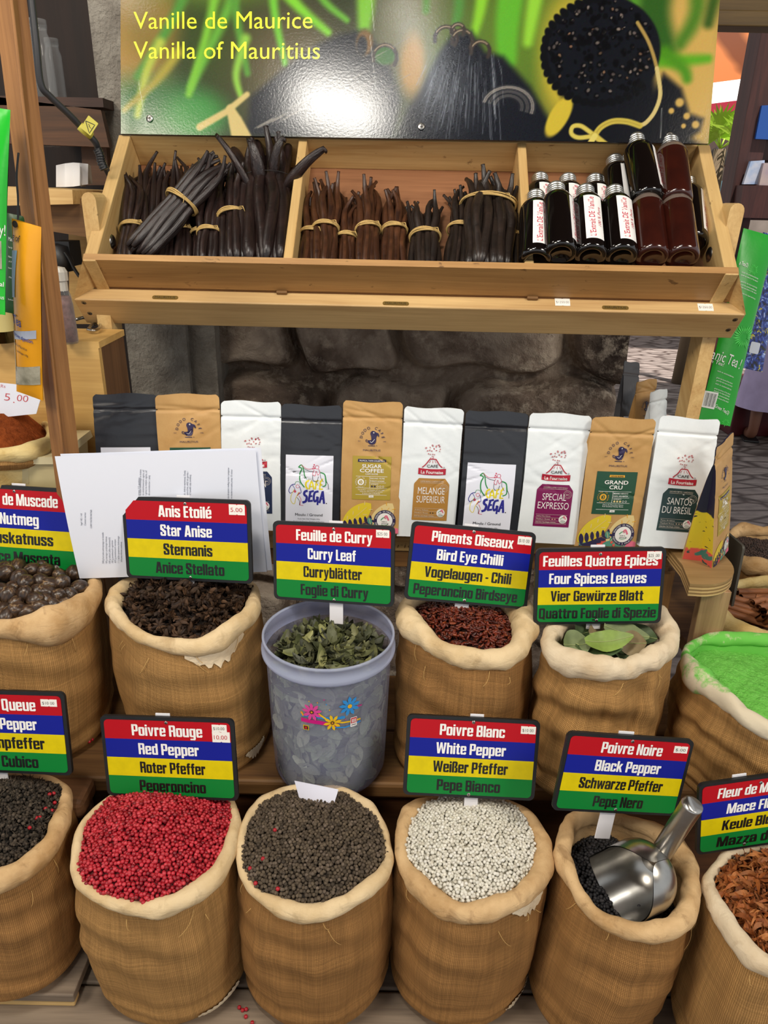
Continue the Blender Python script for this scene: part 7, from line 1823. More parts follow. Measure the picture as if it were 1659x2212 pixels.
# clamp glinting on the box top
cl = thing('metal_clamp', 'shiny metal clamp lying on the plywood box beside the stand post', 'clamp', loc=atZ(195, 700, zt2))
b = MB(); b.tube(spline([atZ(p, q, zt2 + .004) for p, q in ((165, 690), (180, 686), (196, 690), (206, 700))]), .003, 8); b.build('bar', STEEL, cl)
b = MB(); b.tube(spline([atZ(p, q, zt2 + .006) for p, q in ((190, 712), (200, 700), (212, 694), (216, 706), (204, 714), (190, 712))]), .0025, 8); b.build('hook', STEEL, cl)
# oil bottle at the edge
c = atZ(8, 738, zt2); k = float((c - CAM) @ FWD) / FPX
ob = thing('oil_bottle', 'dark oil bottle with a cream label on the plywood box at the left edge', 'bottle', loc=c); Mx = Matrix.Translation(Vector(c)); r = 26 * k
b = MB(); b.lathe([(0, 0), (r, 0), (r, 150 * k), (r * .4, 200 * k), (r * .35, 250 * k), (0, 252 * k)], 28, M=Mx); b.build('bottle_body', flat('dark_oil', '#2a2410', .12, spec=.6), ob)
b = MB(); b.lathe([(r * 1.01, 24 * k), (r * 1.01, 140 * k)], 28, M=Mx); b.build('label', flat('cream_label', '#cbbb7a', .5), ob)
# paprika bowl-sack, price card and cream tray
pap = None
ZP = 1.277
pap = make_sack('small sack of rust-red ground spice with a handwritten price card at the left edge', [(122, 945), (112, 972), (60, 986), (-40, 1000), (-150, 985), (-190, 940), (-140, 890), (-40, 872), (60, 880), (112, 910)], [(100, 940), (88, 955), (40, 966), (-40, 974), (-130, 965), (-160, 935), (-120, 903), (-40, 888), (50, 892), (95, 918)], ZP - .072, ZP - .108, 41, (BURL_A, canvas('canvas_yellow', '#d9c48c', '#b99a5c', '#a07a3a', .4)), k=.9, threads=0)
PAPR = flat('rust_powder', '#8e4720', .95, spec=.1, col2='#713415', vscale=120, bump=.9, bscale=260, bdist=.004)
def powder(s, h, name, label, mat, seed, edge=1.05, amp=.003, nr=40):
    b = MB(); rng = np.random.default_rng(seed); Q = np.linspace(0, 1, nr); G = np.zeros((nr, NA, 3))
    pa = rng.uniform(0, 6.28, 8)
    for i, q in enumerate(Q):
        R = s.Ri * edge * q; x = s.c[0] + R * DIRS[:, 0]; y = s.c[1] + R * DIRS[:, 1]
        n = sum(np.sin(x * f + pa[j]) * np.sin(y * f * 1.1 + pa[j + 4]) / (1 + j * .6) for j, f in enumerate((70, 150, 290, 520)))
        G[i, :, 0], G[i, :, 1], G[i, :, 2] = x, y, h(x, y) + amp * n * (1 - q ** 6) + rng.normal(0, amp * .12, NA)
    b.grid(np.concatenate([G, G[:, :1]], 1)); o = b.build(name, mat); tag(o, label, 'spice powder', kind='stuff')
powder(pap, heap(pap, .050, -.004, 1.7, tilt=(-.10, 0)), 'rust_powder', 'rust-red ground spice heaped below the price card', PAPR, 3)
# handwritten price card stuck in the powder
FC = Face([(-30, 826), (78, 838), (80, 892), (-30, 880)], 1.085, tilt=8, yaw=-5)
pc = thing('price_card', 'white card with 5.00 in red pen above the rust-red powder', 'card', M=FC.M)
b = MB(); poly = [FC.local(*p) for p in ((-30, 905), (78, 894), (88, 860), (86, 846), (70, 834), (4, 827), (-30, 826))]; b.prism(poly, 0, .001); b.build('card', PAPM, pc, world=False)
b = MB()
for txt, x, y, w, h in (('5', 16, 857, 12, 18), ('.', 31, 862, 3, 18), ('00', 49, 860, 24, 16), ('a', 69, 850, 7, 8), ('Rs', 7, 834, 10, 8)):
    q = FC.local(x, y); kx = FC.w / 108; b.text(txt, q[0], q[1], w * kx, h * kx * .9, -.0003, 0, -.01, shear=.15)
b.build('handwriting', R_INK, pc, world=False)
# cream plastic tray under it
ct = thing('cream_tray', 'cream plastic tray under the rust-red spice, clear tape on its front', 'tray', loc=(atY(40, 1050, 1.03)[0], 1.08, 1.04))
CREAM = flat('cream_plastic', '#c9b98a', .4)
b = MB(); quadbox(b, (-160, 1075), (-160, 992), (124, 1075), (118, 992), 1.016, .125); b.build('tray_body', CREAM, ct)
b = MB(); quadbox(b, (-160, 1002), (-160, 986), (126, 1003), (120, 988), 1.011, .135); b.build('tray_rim', flat('cream_rim', '#d9cda4', .35), ct)
b = MB(); quadbox(b, (5, 1045), (5, 1012), (62, 1045), (62, 1012), 1.0155, .0005); b.build('tape', flat('clear_tape', '#c2b48a', .2), ct)
o = MB(); o.box((-1.1, 1.03, ZMIDSH + .001), (xr_ - .01, 1.155, float(atY(0, 1075, 1.016)[2]) - .001)); oo = o.build('side_bench', W_OLD(0)); tag(oo, 'brown side bench under the cream tray at the left edge', 'bench')

# hanging pouches at the left
def pouch(label, quad, Y, mats, draw, seed, yaw=0, bul=.012, parts=True, tilt=2, name='tea_pouch'):
    F = Face(quad, Y, tilt=tilt, st=4, yaw=yaw, sy=6); root = thing(name, label, 'tea bag', M=F.M); rng = np.random.default_rng(seed); nf = noise2(rng)
    def fy(x, z): q = np.clip(np.asarray(z) / F.h, 0, 1); return .002 * nf(np.asarray(x), np.asarray(z)) - bul * np.sin(math.pi * q) ** .7 * np.clip(1 - (2 * np.asarray(x) / F.w) ** 2, 0, 1) ** .7
    X, Z = np.meshgrid(np.linspace(-F.w / 2, F.w / 2, 20), np.linspace(0, F.h, 50)); Xw = X * (1 - .05 * np.sin(Z / F.h * math.pi)); G = np.stack([Xw, fy(X, Z), Z], -1); Gb = np.stack([Xw, -fy(X, Z) * .6 + .0006, Z], -1)
    b = MB(); b.grid(G); b.grid(Gb, flip=True); b.build('pouch_body', mats[0], root, world=False)
    draw(F, root, lambda p: (p[0], float(fy(p[0], p[2])) + p[1] - .0004, p[2])); return F
ORNG = flat('orange_foil', '#e09a12', .35, bump=.3, bscale=30, bdist=.003, coat=.2); GREENF = flat('green_foil', '#12b021', .3, bump=.3, bscale=30, bdist=.003, coat=.25); DKG = flat('dark_green_foil', '#1d4a1c', .35, bump=.3, bscale=30, bdist=.003)
CLEARW = flat('clear_window', '#b9b4a0', .2, col2='#7d7a68', vscale=60); WH = flat('pouch_white', '#e2e4e0', .4); TEAB = flat('tea_blue', '#27408c', .4); LTG = flat('light_green_print', '#49d050', .4)
def pan(b, F, fn, px0, py0, px1, py1, m, y=-.0003, n=8):
    G = np.zeros((n, n, 3))
    for i, v in enumerate(np.linspace(py1, py0, n)):
        for j, u in enumerate(np.linspace(px0, px1, n)):
            q = F.local(u, v); x = min(F.w * .495, max(-F.w * .495, q[0])); G[i, j] = fn((x, y, min(F.h, max(0, q[1]))))
    b.grid(G, m, smooth=False)
def d_orange(F, root, fn):
    b = MB(); pan(b, F, fn, 26, 790, 90, 830, 0); pan(b, F, fn, 10, 690, 40, 800, 0); b.build('clear_window', CLEARW, root, world=False)
    b = MB(); pan(b, F, fn, 28, 712, 86, 730, 0); pan(b, F, fn, 20, 540, 46, 640, 1); b.build('printed_panel', [flat('grey_band', '#a9b0c0', .4), flat('photo_blue', '#7f9fb8', .4)], root, world=False)
    b = MB(); kx = F.w / 60
    for txt, x, y, w, h, m, r in (('Tea', 52, 689, 21, 22, 0, -.1), ('improves digestion.', 60, 725, 46, 9, 0, -.12), ('Made in Mauritius', 55, 744, 34, 7, 1, -.12), ('Net Weight: 100g', 60, 760, 26, 5, 1, -.12), ('g of', 40, 512, 18, 15, 1, -.1)):
        q = F.local(x, y); b.text(txt, q[0], q[1], w * kx, h * kx * .8, -.0008, m, .008, fn, rot=r)
    b.build('lettering', [TEAB, DKTXT], root, world=False)
    q = F.local(36, 484); b = MB(); b.prism(circ(q[0], q[1], .004, 14), -.003, -.0024); b.build('hang_hole', DARKMARK, root, world=False)
    b = MB(); b.tube(spline([atY(37, 484, .955), atY(39, 470, .957), atY(39, 430, .96), atY(36, 380, .962), atY(40, 330, .966)]), .0012, 6); b.build('wire_hook', BLACK, root)
pouch('orange foil tea bag hanging on a wire in front of the left upright', [(28, 476), (85, 486), (95, 875), (34, 836)], .955, [ORNG], d_orange, 1)
def d_green(F, root, fn):
    b = MB(); pan(b, F, fn, -60, 522, 8, 582, 0); pan(b, F, fn, -60, 380, 3, 420, 1); b.build('printed_panel', [CLEARW, flat('sky_print', '#6fb6dc', .4)], root, world=False)
    b = MB(); kx = F.w / 70
    for txt, x, y, w, h, m in (('Tea joy!', -6, 495, 36, 20, 0), ('Natural', -6, 612, 30, 9, 0), ('of Mauritius', -8, 640, 34, 8, 0)):
        q = F.local(x, y); b.text(txt, q[0], q[1], w * kx, h * kx, -.0008, m, .006, fn)
    for k in range(3): b.ribbon([F.local(-30 + k * 2, 450), F.local(-8, 440 - k * 3), F.local(4, 418)], .003, -.0008, 1, fn)
    b.build('lettering', [WH, flat('pouch_yellow', '#e6dc20', .4)], root, world=False)
pouch('bright green foil tea bag cut by the left edge', [(-60, 228), (24, 234), (10, 678), (-66, 672)], .93, [GREENF], d_green, 2)
def d_dk(F, root, fn):
    b = MB(); kx = F.w / 40
    for k, (t_x, y, w) in enumerate((('Mauritius', 518, 26), ('Tea by Mauritius', 536, 26), ('Natural leaves', 556, 24), ('of the island', 566, 22), ('hand picked', 580, 24), ('Mauritius', 600, 20), ('facebook.com/tea', 648, 28))):
        q = F.local(34, y); b.text(t_x, q[0], q[1], w * kx, (9 if k == 0 else 4) * kx, -.0008, 0, .0, fn)
    b.build('lettering', WH, root, world=False)
pouch('dark green tea bag between the bright green and the orange one', [(16, 462), (54, 466), (46, 678), (6, 676)], .985, [DKG], d_dk, 3, bul=.006)
# crates at the lower left
cr = thing('wooden_crate', 'wooden crate under the tailed pepper sack at the lower left', 'crate', loc=(-.5, .6, ZFLOOR))
xc = atZ(178, 2100, ZCUBB)[0]; yc = atZ(150, 2150, ZCUBB)[1]
b = MB(); b.box((-.95, yc - .0, ZCUBB - .014), (xc, YSH - .01, ZCUBB), bev=.002); b.build('top_board', W_GREY(0), cr)
b = MB(); b.box((-.95, yc + .004, ZFLOOR), (xc - .003, yc + .02, ZCUBB - .0145), bev=.002); b.build('front_board', W_PINE(0), cr)
cr = thing('wooden_block', 'weathered timber block on the brown step below the nutmeg sack', 'block', loc=(-.45, .8, .72))
b = MB(); x0, x1 = atZ(60, 1640, ZMIDSH)[0], atZ(219, 1650, ZMIDSH + .006)[0]; yb = YSH - .018
b.box((-.95, yb - .035, ZMIDSH - .024), (x1, YSH - .001, ZMIDSH + .006), bev=.008); b.build('top_plank', wood('worn_step', '#80593a', '#54371f', 0, .6), cr)
b = MB(); b.box((-.95, yb + .006, ZMIDSH - .11), (x1 - .008, YSH - .002, ZMIDSH - .025), bev=.002); b.build('front_board', W_GREY(0), cr)
b = MB(); c = atY(189, 1730, yb + .006); screw(b, (c[0], yb + .0055, c[2]), (0, -1, 0), .003); b.build('screw', [SCREW, DARKMARK], cr)

# ================================================================== right of the stand
o = MB(); o.box((.57, YSH + .262, ZMIDSH - .026), (1.25, 1.56, ZMIDSH)); oo = o.build('side_bench', W_OLD(0)); tag(oo, 'brown side bench carrying the cinnamon sack at the right', 'bench')
def green_canvas():
    m, t = newmat('canvas_green_dust')
    tc = t.new('ShaderNodeTexCoord'); sx = t.new('ShaderNodeSeparateXYZ'); t.link(tc.outputs['Object'], sx.inputs[0])
    d = t.math('SQRT', t.math('ADD', t.math('MULTIPLY', sx.outputs[0], sx.outputs[0]), t.math('MULTIPLY', sx.outputs[1], sx.outputs[1])))
    n = t.noise(t.coord(), 45, 5, .65)
    f = t.math('ADD', t.math('MULTIPLY', t.math('SUBTRACT', 0.112, d), 22), t.math('MULTIPLY', t.math('SUBTRACT', n, .5), 2.0))
    f = t.math('ADD', f, t.math('MULTIPLY', sx.outputs[1], 5))
    k = t.ramp(f, [(0.30, '#000000'), (0.62, '#ffffff')])
    t.link(t.mix(k, '#d5c8ae', '#6fbf52'), t.b.inputs['Base Color']); t.b.inputs['Roughness'].default_value = .9; t.b.inputs['Specular IOR Level'].default_value = .15
    t.bump(t.noise(t.coord(), 60, 4), .5, .0015); return m
ZG = .955
green = make_sack('burlap sack of bright green powder at the right edge, its rim dusted green',
    [(1462, 1425), (1474, 1388), (1525, 1357), (1600, 1364), (1700, 1382), (1790, 1422), (1832, 1500), (1805, 1592), (1720, 1612), (1640, 1592), (1585, 1560), (1528, 1502), (1478, 1462)],
    [(1488, 1412), (1525, 1385), (1600, 1393), (1680, 1402), (1760, 1442), (1785, 1500), (1755, 1560), (1692, 1572), (1622, 1542), (1562, 1490), (1520, 1442)],
    ZG, ZMIDSH, 11, (BURL_A, green_canvas()), k=.98, shift=(0.0, 0.005), fold=1.5, threads=2, depth=.06)
GRP = flat('green_powder', '#84d262', .95, spec=.1, col2='#6abd4a', vscale=200, bump=1.0, bscale=330, bdist=.004)
powder(green, heap(green, .012, -.020, 2.0, edge=1.08), 'green_powder', 'bright green powder filling the sack at the right edge', GRP, 7, 1.10, .0016, 60)
ZC = .93
cinn = make_sack('burlap sack of cinnamon sticks behind the green powder at the right edge',
    [(1518, 1345), (1528, 1310), (1560, 1262), (1610, 1245), (1700, 1240), (1800, 1280), (1825, 1340), (1765, 1402), (1680, 1396), (1600, 1378)],
    [(1562, 1315), (1585, 1280), (1650, 1264), (1740, 1280), (1775, 1320), (1725, 1352), (1655, 1357), (1598, 1345)],
    ZC, ZMIDSH, 12, (BURL_A, canvas('canvas_yellow', '#d9c48c', '#b99a5c', '#a07a3a', .4)), threads=2, depth=.06)
CINM = wood('cinnamon_bark', '#a2663a', '#6e3d1e', 0, .6, 2.0)
def cinnamon(px, py, dz, L, r, yaw, pitch, label):
    b = MB(); n = 22
    for sg in (-1, 1):   # two scrolls of one curled bark
        P = []
        for k in range(n):
            q = k / (n - 1); a = sg * (math.pi * 2.6 * q) + (math.pi if sg < 0 else 0); rr = r * (.56 - .34 * q); P.append((sg * r * .52 * 1.0 + rr * math.cos(a), rr * math.sin(a) + 0))
        G = np.array([[(x, p[0], p[1]) for p in P] for x in np.linspace(-L / 2, L / 2, 5)]); b.grid(G); b.grid(G * np.array([1, 1.0, 1]) + np.array([0, 0, .0006]), flip=True)
    V = np.array(b.v); R = eul(np.array([0.3]), np.array([math.radians(pitch)]), np.array([math.radians(yaw)]))[0]; P0 = atZ(px, py, ZC + dz); b.v = [tuple(p) for p in V @ R.T + P0]
    o = b.build('cinnamon_stick', CINM); tag(o, label, 'cinnamon')
for i, a in enumerate(((1622, 1310, .012, .10, .012, -10, 12), (1608, 1328, .006, .09, .012, -18, 10), (1655, 1330, .010, .10, .012, 60, 30), (1640, 1345, -.004, .09, .011, 75, 40), (1668, 1298, .014, .11, .012, 35, 8), (1700, 1320, .010, .10, .012, -25, 8), (1600, 1300, .0, .08, .011, 5, 14), (1650, 1285, .004, .10, .012, 12, 5), (1720, 1300, .008, .1, .012, 60, 5))):
    cinnamon(*a, 'rolled brown cinnamon sticks heaped in the sack behind the green powder'); bpy.data.objects[('cinnamon_stick' + ('.%03d' % i if i else ''))]['group'] = 'cinnamon sticks in the sack'
b = MB(); hc = heap(cinn, .0, -.030); heap_grid(cinn, hc, b, 0, 0, 1.02); o = b.build('cinnamon_bed', flat('under_cinnamon', '#4a2814', .9)); tag(o, 'dark broken cinnamon under the sticks', 'cinnamon', kind='stuff')
far = make_sack('burlap sack of small dark seeds farthest back at the right edge',
    [(1560, 1190), (1563, 1140), (1578, 1122), (1640, 1142), (1720, 1140), (1790, 1170), (1800, 1225), (1740, 1262), (1660, 1252), (1600, 1240)],
    [(1575, 1185), (1578, 1160), (1625, 1160), (1720, 1160), (1765, 1185), (1765, 1215), (1715, 1228), (1650, 1215), (1608, 1210)],
    .935, ZMIDSH, 13, (BURL_B, CANV_C), threads=1, depth=.05)
SEED = island('dark_seed', ['#2c2320', '#4a3a34', '#5f4a42', '#382c28'], .7); peppercorns(far, heap(far, .010, -.012), 'dark_seeds', 'small dark seeds in the farthest sack at the right', 'seeds', .0036, SEED, flat('under_seed', '#1d1614', .9), 51, 1.05, 2, ic=ICO1)
# rounded plywood plate on its leg
ZPL = float(project([0, 0, 0])[0]) * 0 + 1.03
K = bg.F.base; ZPL = float(K[2]) - .0015
pl = thing('corner_plate', 'rounded layered plywood corner plate at the right end, a kraft bag standing on it', 'shelf', loc=(K[0], K[1], ZPL - .02))
ply = []; cL, cR = atZ(1472, 1218, ZPL), atZ(1577, 1212, ZPL); fr_ = atZ(1500, 1262, ZPL); yb_ = cL[1] + .055
cx = (cL[0] + cR[0]) / 2
outl = [(cL[0], yb_), (cL[0] + .0, cL[1] - .004), (fr_[0] - .006, fr_[1] + .001), (fr_[0] + .012, fr_[1] - .001)]
for k in range(1, 12):
    t = k / 12; outl.append((fr_[0] + .012 + (cR[0] - fr_[0] - .012) * math.sin(t * math.pi / 2), fr_[1] - .001 + (cR[1] + .006 - fr_[1]) * (1 - math.cos(t * math.pi / 2))))
outl += [(cR[0], cR[1] + .01), (cR[0], yb_)]
PLYA, PLYB = flat('ply_light', '#c9a671', .5), flat('ply_dark', '#8b6a40', .6); PLYT = wood('ply_top', '#a8875a', '#82643c', 0, .5, .6)
for i in range(7):
    z1 = ZPL - .0028 * i; b = MB(); n = len(outl)
    V = [(x, y, z1) for x, y in outl] + [(x, y, z1 - .0028) for x, y in outl]
    b.add(V, [list(range(n)), list(range(n, 2 * n))[::-1]] + [(k, k + n, (k + 1) % n + n, (k + 1) % n) for k in range(n)])
    b.build('ply_layer' if i else 'plate_top', PLYT if i == 0 else (PLYB if i % 2 else PLYA), pl)
b = MB(); l0 = atZ(1482, 1290, ZPL - .02); r0 = atZ(1548, 1290, ZPL - .02); x0, x1 = cL[0] + .016, cR[0] - .020
b.box((x0, fr_[1] + .014, ZMIDSH), (x1, fr_[1] + .030, ZPL - .0197), bev=.001); b.build('leg', wood('leg_grain', '#b5926a', '#8a6848', 2, .6, .8), pl)
# dark back of a sign standing at the far sacks
FQ = Face([(1571, 1148), (1601, 1180), (1579, 1332), (1538, 1292)], 1.09, tilt=12, st=8, yaw=-60, sy=14)
b = MB(); b.prism(rrect(FQ.w, FQ.h, min(.006, FQ.w * .2), 4, 0, FQ.h / 2), 0, .004, 0, lambda p: FQ.base + FQ.R @ np.array(p)); o = b.build('sign_back', flat('sign_reverse', '#4a463e', .6)); tag(o, 'dark turned-away sign board standing between the far sacks and the plywood plate', 'sign')
# more coffee bags on a shelf behind
o = MB(); o.box((.38, 1.36, 1.015), (.60, 1.56, 1.035)); oo = o.build('rear_board', W_OLD(0)); tag(oo, 'brown board behind the bag row carrying three more coffee bags', 'shelf')
for sgx in (.40, .57):
    b = MB(); b.box((sgx, 1.44, ZMIDSH), (sgx + .03, 1.47, 1.0145)); b.build('leg', W_OLD(2), oo)
BGREY = flat('grey_foil_back', '#4a484a', .4)
k1 = make_bag('grey-black coffee bag of the three seen behind the Grand Cru bag', [(1350, 778), (1380, 786), (1372, 1012), (1336, 1006)], 1.50, BGREY, 31, yaw=30, sy=4, depth=.04); sega(k1, False, .52, .9)
k2 = make_bag('brown kraft coffee bag of the three seen behind the row, bent top', [(1378, 830), (1419, 812), (1404, 1026), (1360, 1030)], 1.45, BG_KRAFT, 32, yaw=34, sy=4, depth=.04); dodo(k2, 'grand')
k3 = make_bag('white coffee bag of the three seen behind, near the right stand post', [(1408, 850), (1441, 835), (1434, 1040), (1396, 1046)], 1.42, BG_WHITE, 33, yaw=36, sy=4, depth=.04)
# green tea bags hanging at the right
def d_gr(F, root, fn):
    kx = F.w / 66; b = MB()
    for txt, x, y, w, h, m, r in (('Organic Tea !', 1555, 770, 82, 24, 0, -.15), ('Green Tea?', 1538, 780, 40, 8, 0, -.15), ('a Tea(2)', 1603, 571, 16, 9, 0, -.12), ('Green Tea(2)', 1557, 884, 33, 8, 0, -.25)):
        q = F.local(x, y); b.text(txt, q[0], q[1], w * kx, h * kx * .8, -.0008, m, .0, fn, rot=r)
    for k in range(14):
        y = (596, 602, 616, 622, 628, 640, 808, 822, 828, 835, 845, 850, 856, 862)[k]; x = (1615, 1613, 1612, 1610, 1610, 1608, 1562, 1560, 1560, 1558, 1556, 1555, 1554, 1553)[k]
        q = F.local(x, y); b.text(('rich in antioxidants', 'green tea leaves of the island', 'good for the heart and body')[k % 3], q[0], q[1], 34 * kx, 2.6 * kx, -.0008, 0, 0, fn, rot=-.15)
    b.build('lettering', WH, root, world=False)
    rng = np.random.default_rng(2)
    for (x, y, s, n) in ((1622, 584, 12, 16), (1566, 912, 9, 12), (1600, 730, 26, 26)):
        b = MB(); q = F.local(x, y)
        for k in range(n):
            a = math.pi * 2 * k / n; L = s * kx * rng.uniform(.6, 1); L0 = s * kx * .25
            c, s_ = math.cos(a), math.sin(a); P = [(q[0] + L0 * c, q[1] + L0 * s_), (q[0] + L * .7 * c - L * .06 * s_, q[1] + L * .7 * s_ + L * .06 * c), (q[0] + L * c, q[1] + L * s_), (q[0] + L * .7 * c + L * .06 * s_, q[1] + L * .7 * s_ - L * .06 * c)]
            if all(abs(p[0]) < F.w * .48 for p in P): b.flatpoly(P[::-1], -.0006, 0, fn)
        b.build('leaf_print', LTG, root, world=False)
    b = MB(); q = F.local(1531, 864); b.flatpoly(rrect(24 * kx, 30 * kx, .0005, 2, q[0], q[1]), -.0007, 0, fn)
    for k in range(10): b.flatpoly(rrect((.5 + (k * 7 % 3) * .35) * kx, 24 * kx, .00005, 1, q[0] + (k - 4.5) * 2.1 * kx, q[1]), -.0010, 1, fn)
    b.build('barcode', [WH, DKTXT], root, world=False)
GREEN2 = flat('green_foil_deep', '#0c9a1e', .38, bump=.3, bscale=30, bdist=.003)
pouch('large green tea bag with Organic Tea lettering hanging behind the right stand post', [(1606, 492), (1674, 512), (1577, 928), (1511, 900)], 1.40, [GREEN2], d_gr, 4, bul=.010)
PATT, tp = newmat('flower_pattern'); n1 = tp.noise(tp.coord(), 45, 4, .6, 2.5); n2 = tp.noise(tp.coord(), 70, 3, .6, 1.5)
tp.link(tp.mix(tp.ramp(n2, [(.60, '#000000'), (.64, '#ffffff')]), tp.ramp(n1, [(.40, '#101318'), (.52, '#1d2f8a'), (.62, '#5f7fc8'), (.70, '#dfe4ee')]), '#b8b02c'), tp.b.inputs['Base Color']); tp.b.inputs['Roughness'].default_value = .35
def d_pat(F, root, fn):
    b = MB(); q = F.local(1626, 752); b.flatpoly(rrect(.022, .022, .003, 4, q[0], q[1]), -.0006, 0, fn); b.build('label', flat('pale_label', '#c5cad6', .4), root, world=False)
pouch('dark tea bag with blue and yellow flower pattern behind the green one at the right', [(1648, 498), (1702, 520), (1646, 808), (1594, 788)], 1.52, [PATT], d_pat, 5, bul=.008)

# ------------------------------------------------------------------ the alley beyond
def person(label, x, y, h, skin, shirt, hair, face=0.0, dress=False, trousers='#2b2d35'):
    """standing figure; h body height; face: heading in radians (0 looks to -Y)"""
    root = thing('person', label, 'person', M=Matrix.Translation((x, y, 0)) @ Matrix.Rotation(face, 4, 'Z'))
    k = h / 1.7; me = bpy.data.meshes.new('body'); bm = bmesh.new(); lay = bm.verts.layers.skin.verify(); J = {}
    def jt(n, p, r, par=None, rootv=False):
        v = bm.verts.new([c * k for c in p]); rr = (r if isinstance(r, tuple) else (r, r)); v[lay].radius = (rr[0] * k, rr[1] * k); v[lay].use_root = rootv; J[n] = v
        if par: bm.edges.new((J[par], v))
    jt('hip', (0, 0, .92), (.15, .11), None, True); jt('waist', (0, 0, 1.08), (.13, .095), 'hip'); jt('chest', (0, 0, 1.28), (.155, .11), 'waist'); jt('neck0', (0, .01, 1.42), (.07, .065), 'chest'); jt('neck', (0, 0, 1.49), .052, 'neck0'); jt('head0', (0, -.005, 1.56), (.07, .085), 'neck'); jt('head', (0, -.005, 1.64), (.075, .09), 'head0')
    for s in (-1, 1):
        t = 'r' if s > 0 else 'l'
        jt('sh' + t, (s * .18, 0, 1.38), .062, 'chest'); jt('el' + t, (s * .25, .02, 1.12), .043, 'sh' + t); jt('wr' + t, (s * .25, -.05, .90), .030, 'el' + t); jt('pa' + t, (s * .25, -.07, .82), (.020, .038), 'wr' + t)
        for f in range(4): jt('f%d' % f + t, (s * .252, -.105 + f * .021, .735 + .012 * abs(f - 1.4)), .0085, 'pa' + t)
        jt('th' + t, (s * .232, -.115, .80), .009, 'pa' + t)
        jt('hp' + t, (s * .095, 0, .84), .09, 'hip'); jt('kn' + t, (s * .10, -.01, .48), .058, 'hp' + t); jt('an' + t, (s * .10, .02, .09), .036, 'kn' + t); jt('he' + t, (s * .10, .0, .045), .038, 'an' + t); jt('to' + t, (s * .11, -.15, .03), (.042, .024), 'he' + t)
    bm.to_mesh(me); bm.free(); o = bpy.data.objects.new('body', me); COL.objects.link(o)
    o.modifiers.new('skin', 'SKIN').use_smooth_shade = True; sd = o.modifiers.new('sub', 'SUBSURF'); sd.levels = sd.render_levels = 2
    dg = bpy.context.evaluated_depsgraph_get(); m2 = bpy.data.meshes.new_from_object(o.evaluated_get(dg)); bpy.data.objects.remove(o)
    o = bpy.data.objects.new('body', m2); COL.objects.link(o); m2.materials.clear(); m2.materials.append(flat('skin_' + skin.strip('#'), skin, .5)); o.parent = root; WORLD[o.name] = WORLD[root.name]
    for p in m2.polygons: p.use_smooth = True
    def ell(name, c, r, mat, zcut=None):
        b = MB(); V = ICO3[0] * np.array(r) + np.array(c); b.raw(V * k, ICO3[1]); return b.build(name, mat, root, world=False)
    b = MB(); V = ICO3[0] * np.array([.085, .100, .105]) + np.array([0, .012, 1.655]); keep = (V[:, 2] > 1.60 + np.clip(-(V[:, 1]) * 1.6, -.1, .06)); idx = [f for f in ICO3[1] if keep[f].all()]; b.add(V * k, [list(f) for f in idx], 0, True); b.build('hair', flat('hair_' + hair.strip('#'), hair, .6), root, world=False)
    b = MB(); b.tube([np.array(p) * k for p in ((0, -.088, 1.625), (0, -.108, 1.60), (0, -.092, 1.592))], [.008 * k, .013 * k, .008 * k], 8); b.build('nose', flat('skin_' + skin.strip('#'), skin, .5), root, world=False)
    for s in (-1, 1):
        ell('eye', (s * .030, -.082, 1.628), (.012, .008, .006), flat('eye_dark', '#1c1512', .2)); ell('ear', (s * .082, .005, 1.61), (.010, .022, .032), flat('skin_' + skin.strip('#'), skin, .5))
    ell('mouth', (0, -.088, 1.565), (.022, .008, .006), flat('lips', '#7a3f38', .5))
    sm = flat('cloth_' + shirt.strip('#'), shirt, .8, var=.15, vscale=12)
    prof = [(.0, 1.46), (.085, 1.455), (.15, 1.42), (.175, 1.36), (.170, 1.25), (.150, 1.10)] + ([(.175, .95), (.20, .75), (.23, .45), (.25, .25)] if dress else [(.168, .98), (.172, .86)])
    b = MB(); n = 40; G = []
    for r, z in prof: G.append([(r * math.cos(a) * k * (1.16 if 1.2 < z < 1.44 else 1), r * .74 * math.sin(a) * k * (1 + (.05 * math.sin(9 * a) if z < 1 else 0)), z * k) for a in np.linspace(0, 2 * math.pi, n, endpoint=False)])
    b.grid(np.array(G), wrap=True, flip=True); b.build('dress' if dress else 'shirt', sm, root, world=False)
    for s in (-1, 1):
        b = MB(); b.tube([np.array(p) * k for p in ((s * .13, 0, 1.40), (s * .185, 0, 1.375), (s * .225, .01, 1.25), (s * .245, .018, 1.15))], [.07 * k, .080 * k, .068 * k, .064 * k], 14); b.build('sleeve', sm, root, world=False)
        b = MB(); b.box((s * .10 * k - .05 * k, -.20 * k, 0), (s * .10 * k + .05 * k, .05 * k, .014 * k), bev=.005); b.build('sandal', BLACK, root, world=False)
        if not dress:
            b = MB(); b.tube([np.array(p) * k for p in ((s * .085, 0, .93), (s * .10, -.005, .6), (s * .10, .01, .3), (s * .10, .02, .10))], [.115 * k, .095 * k, .08 * k, .07 * k], 14); b.build('trouser_leg', flat('cloth_' + trousers.strip('#'), trousers, .8), root, world=False)
    return root
pf = atZ(1610, 945, .03)
px_ = atY(1712, 700, pf[1])
person('person in a long lavender dress at the right edge, dark sandals, back turned', float(px_[0]), float(pf[1]), 1.72, '#7a4f3c', '#b7a8cc', '#1a1412', face=2.9, dress=True)
YM_ = 9.9; pm = atY(1549, 345, YM_)
person('person with short dark hair and a blue-green shirt seen from behind in the alley', float(pm[0]), YM_, float(pm[2]) / 1.64 * 1.7, '#8a5c46', '#3f7282', '#1d1815', face=math.pi)
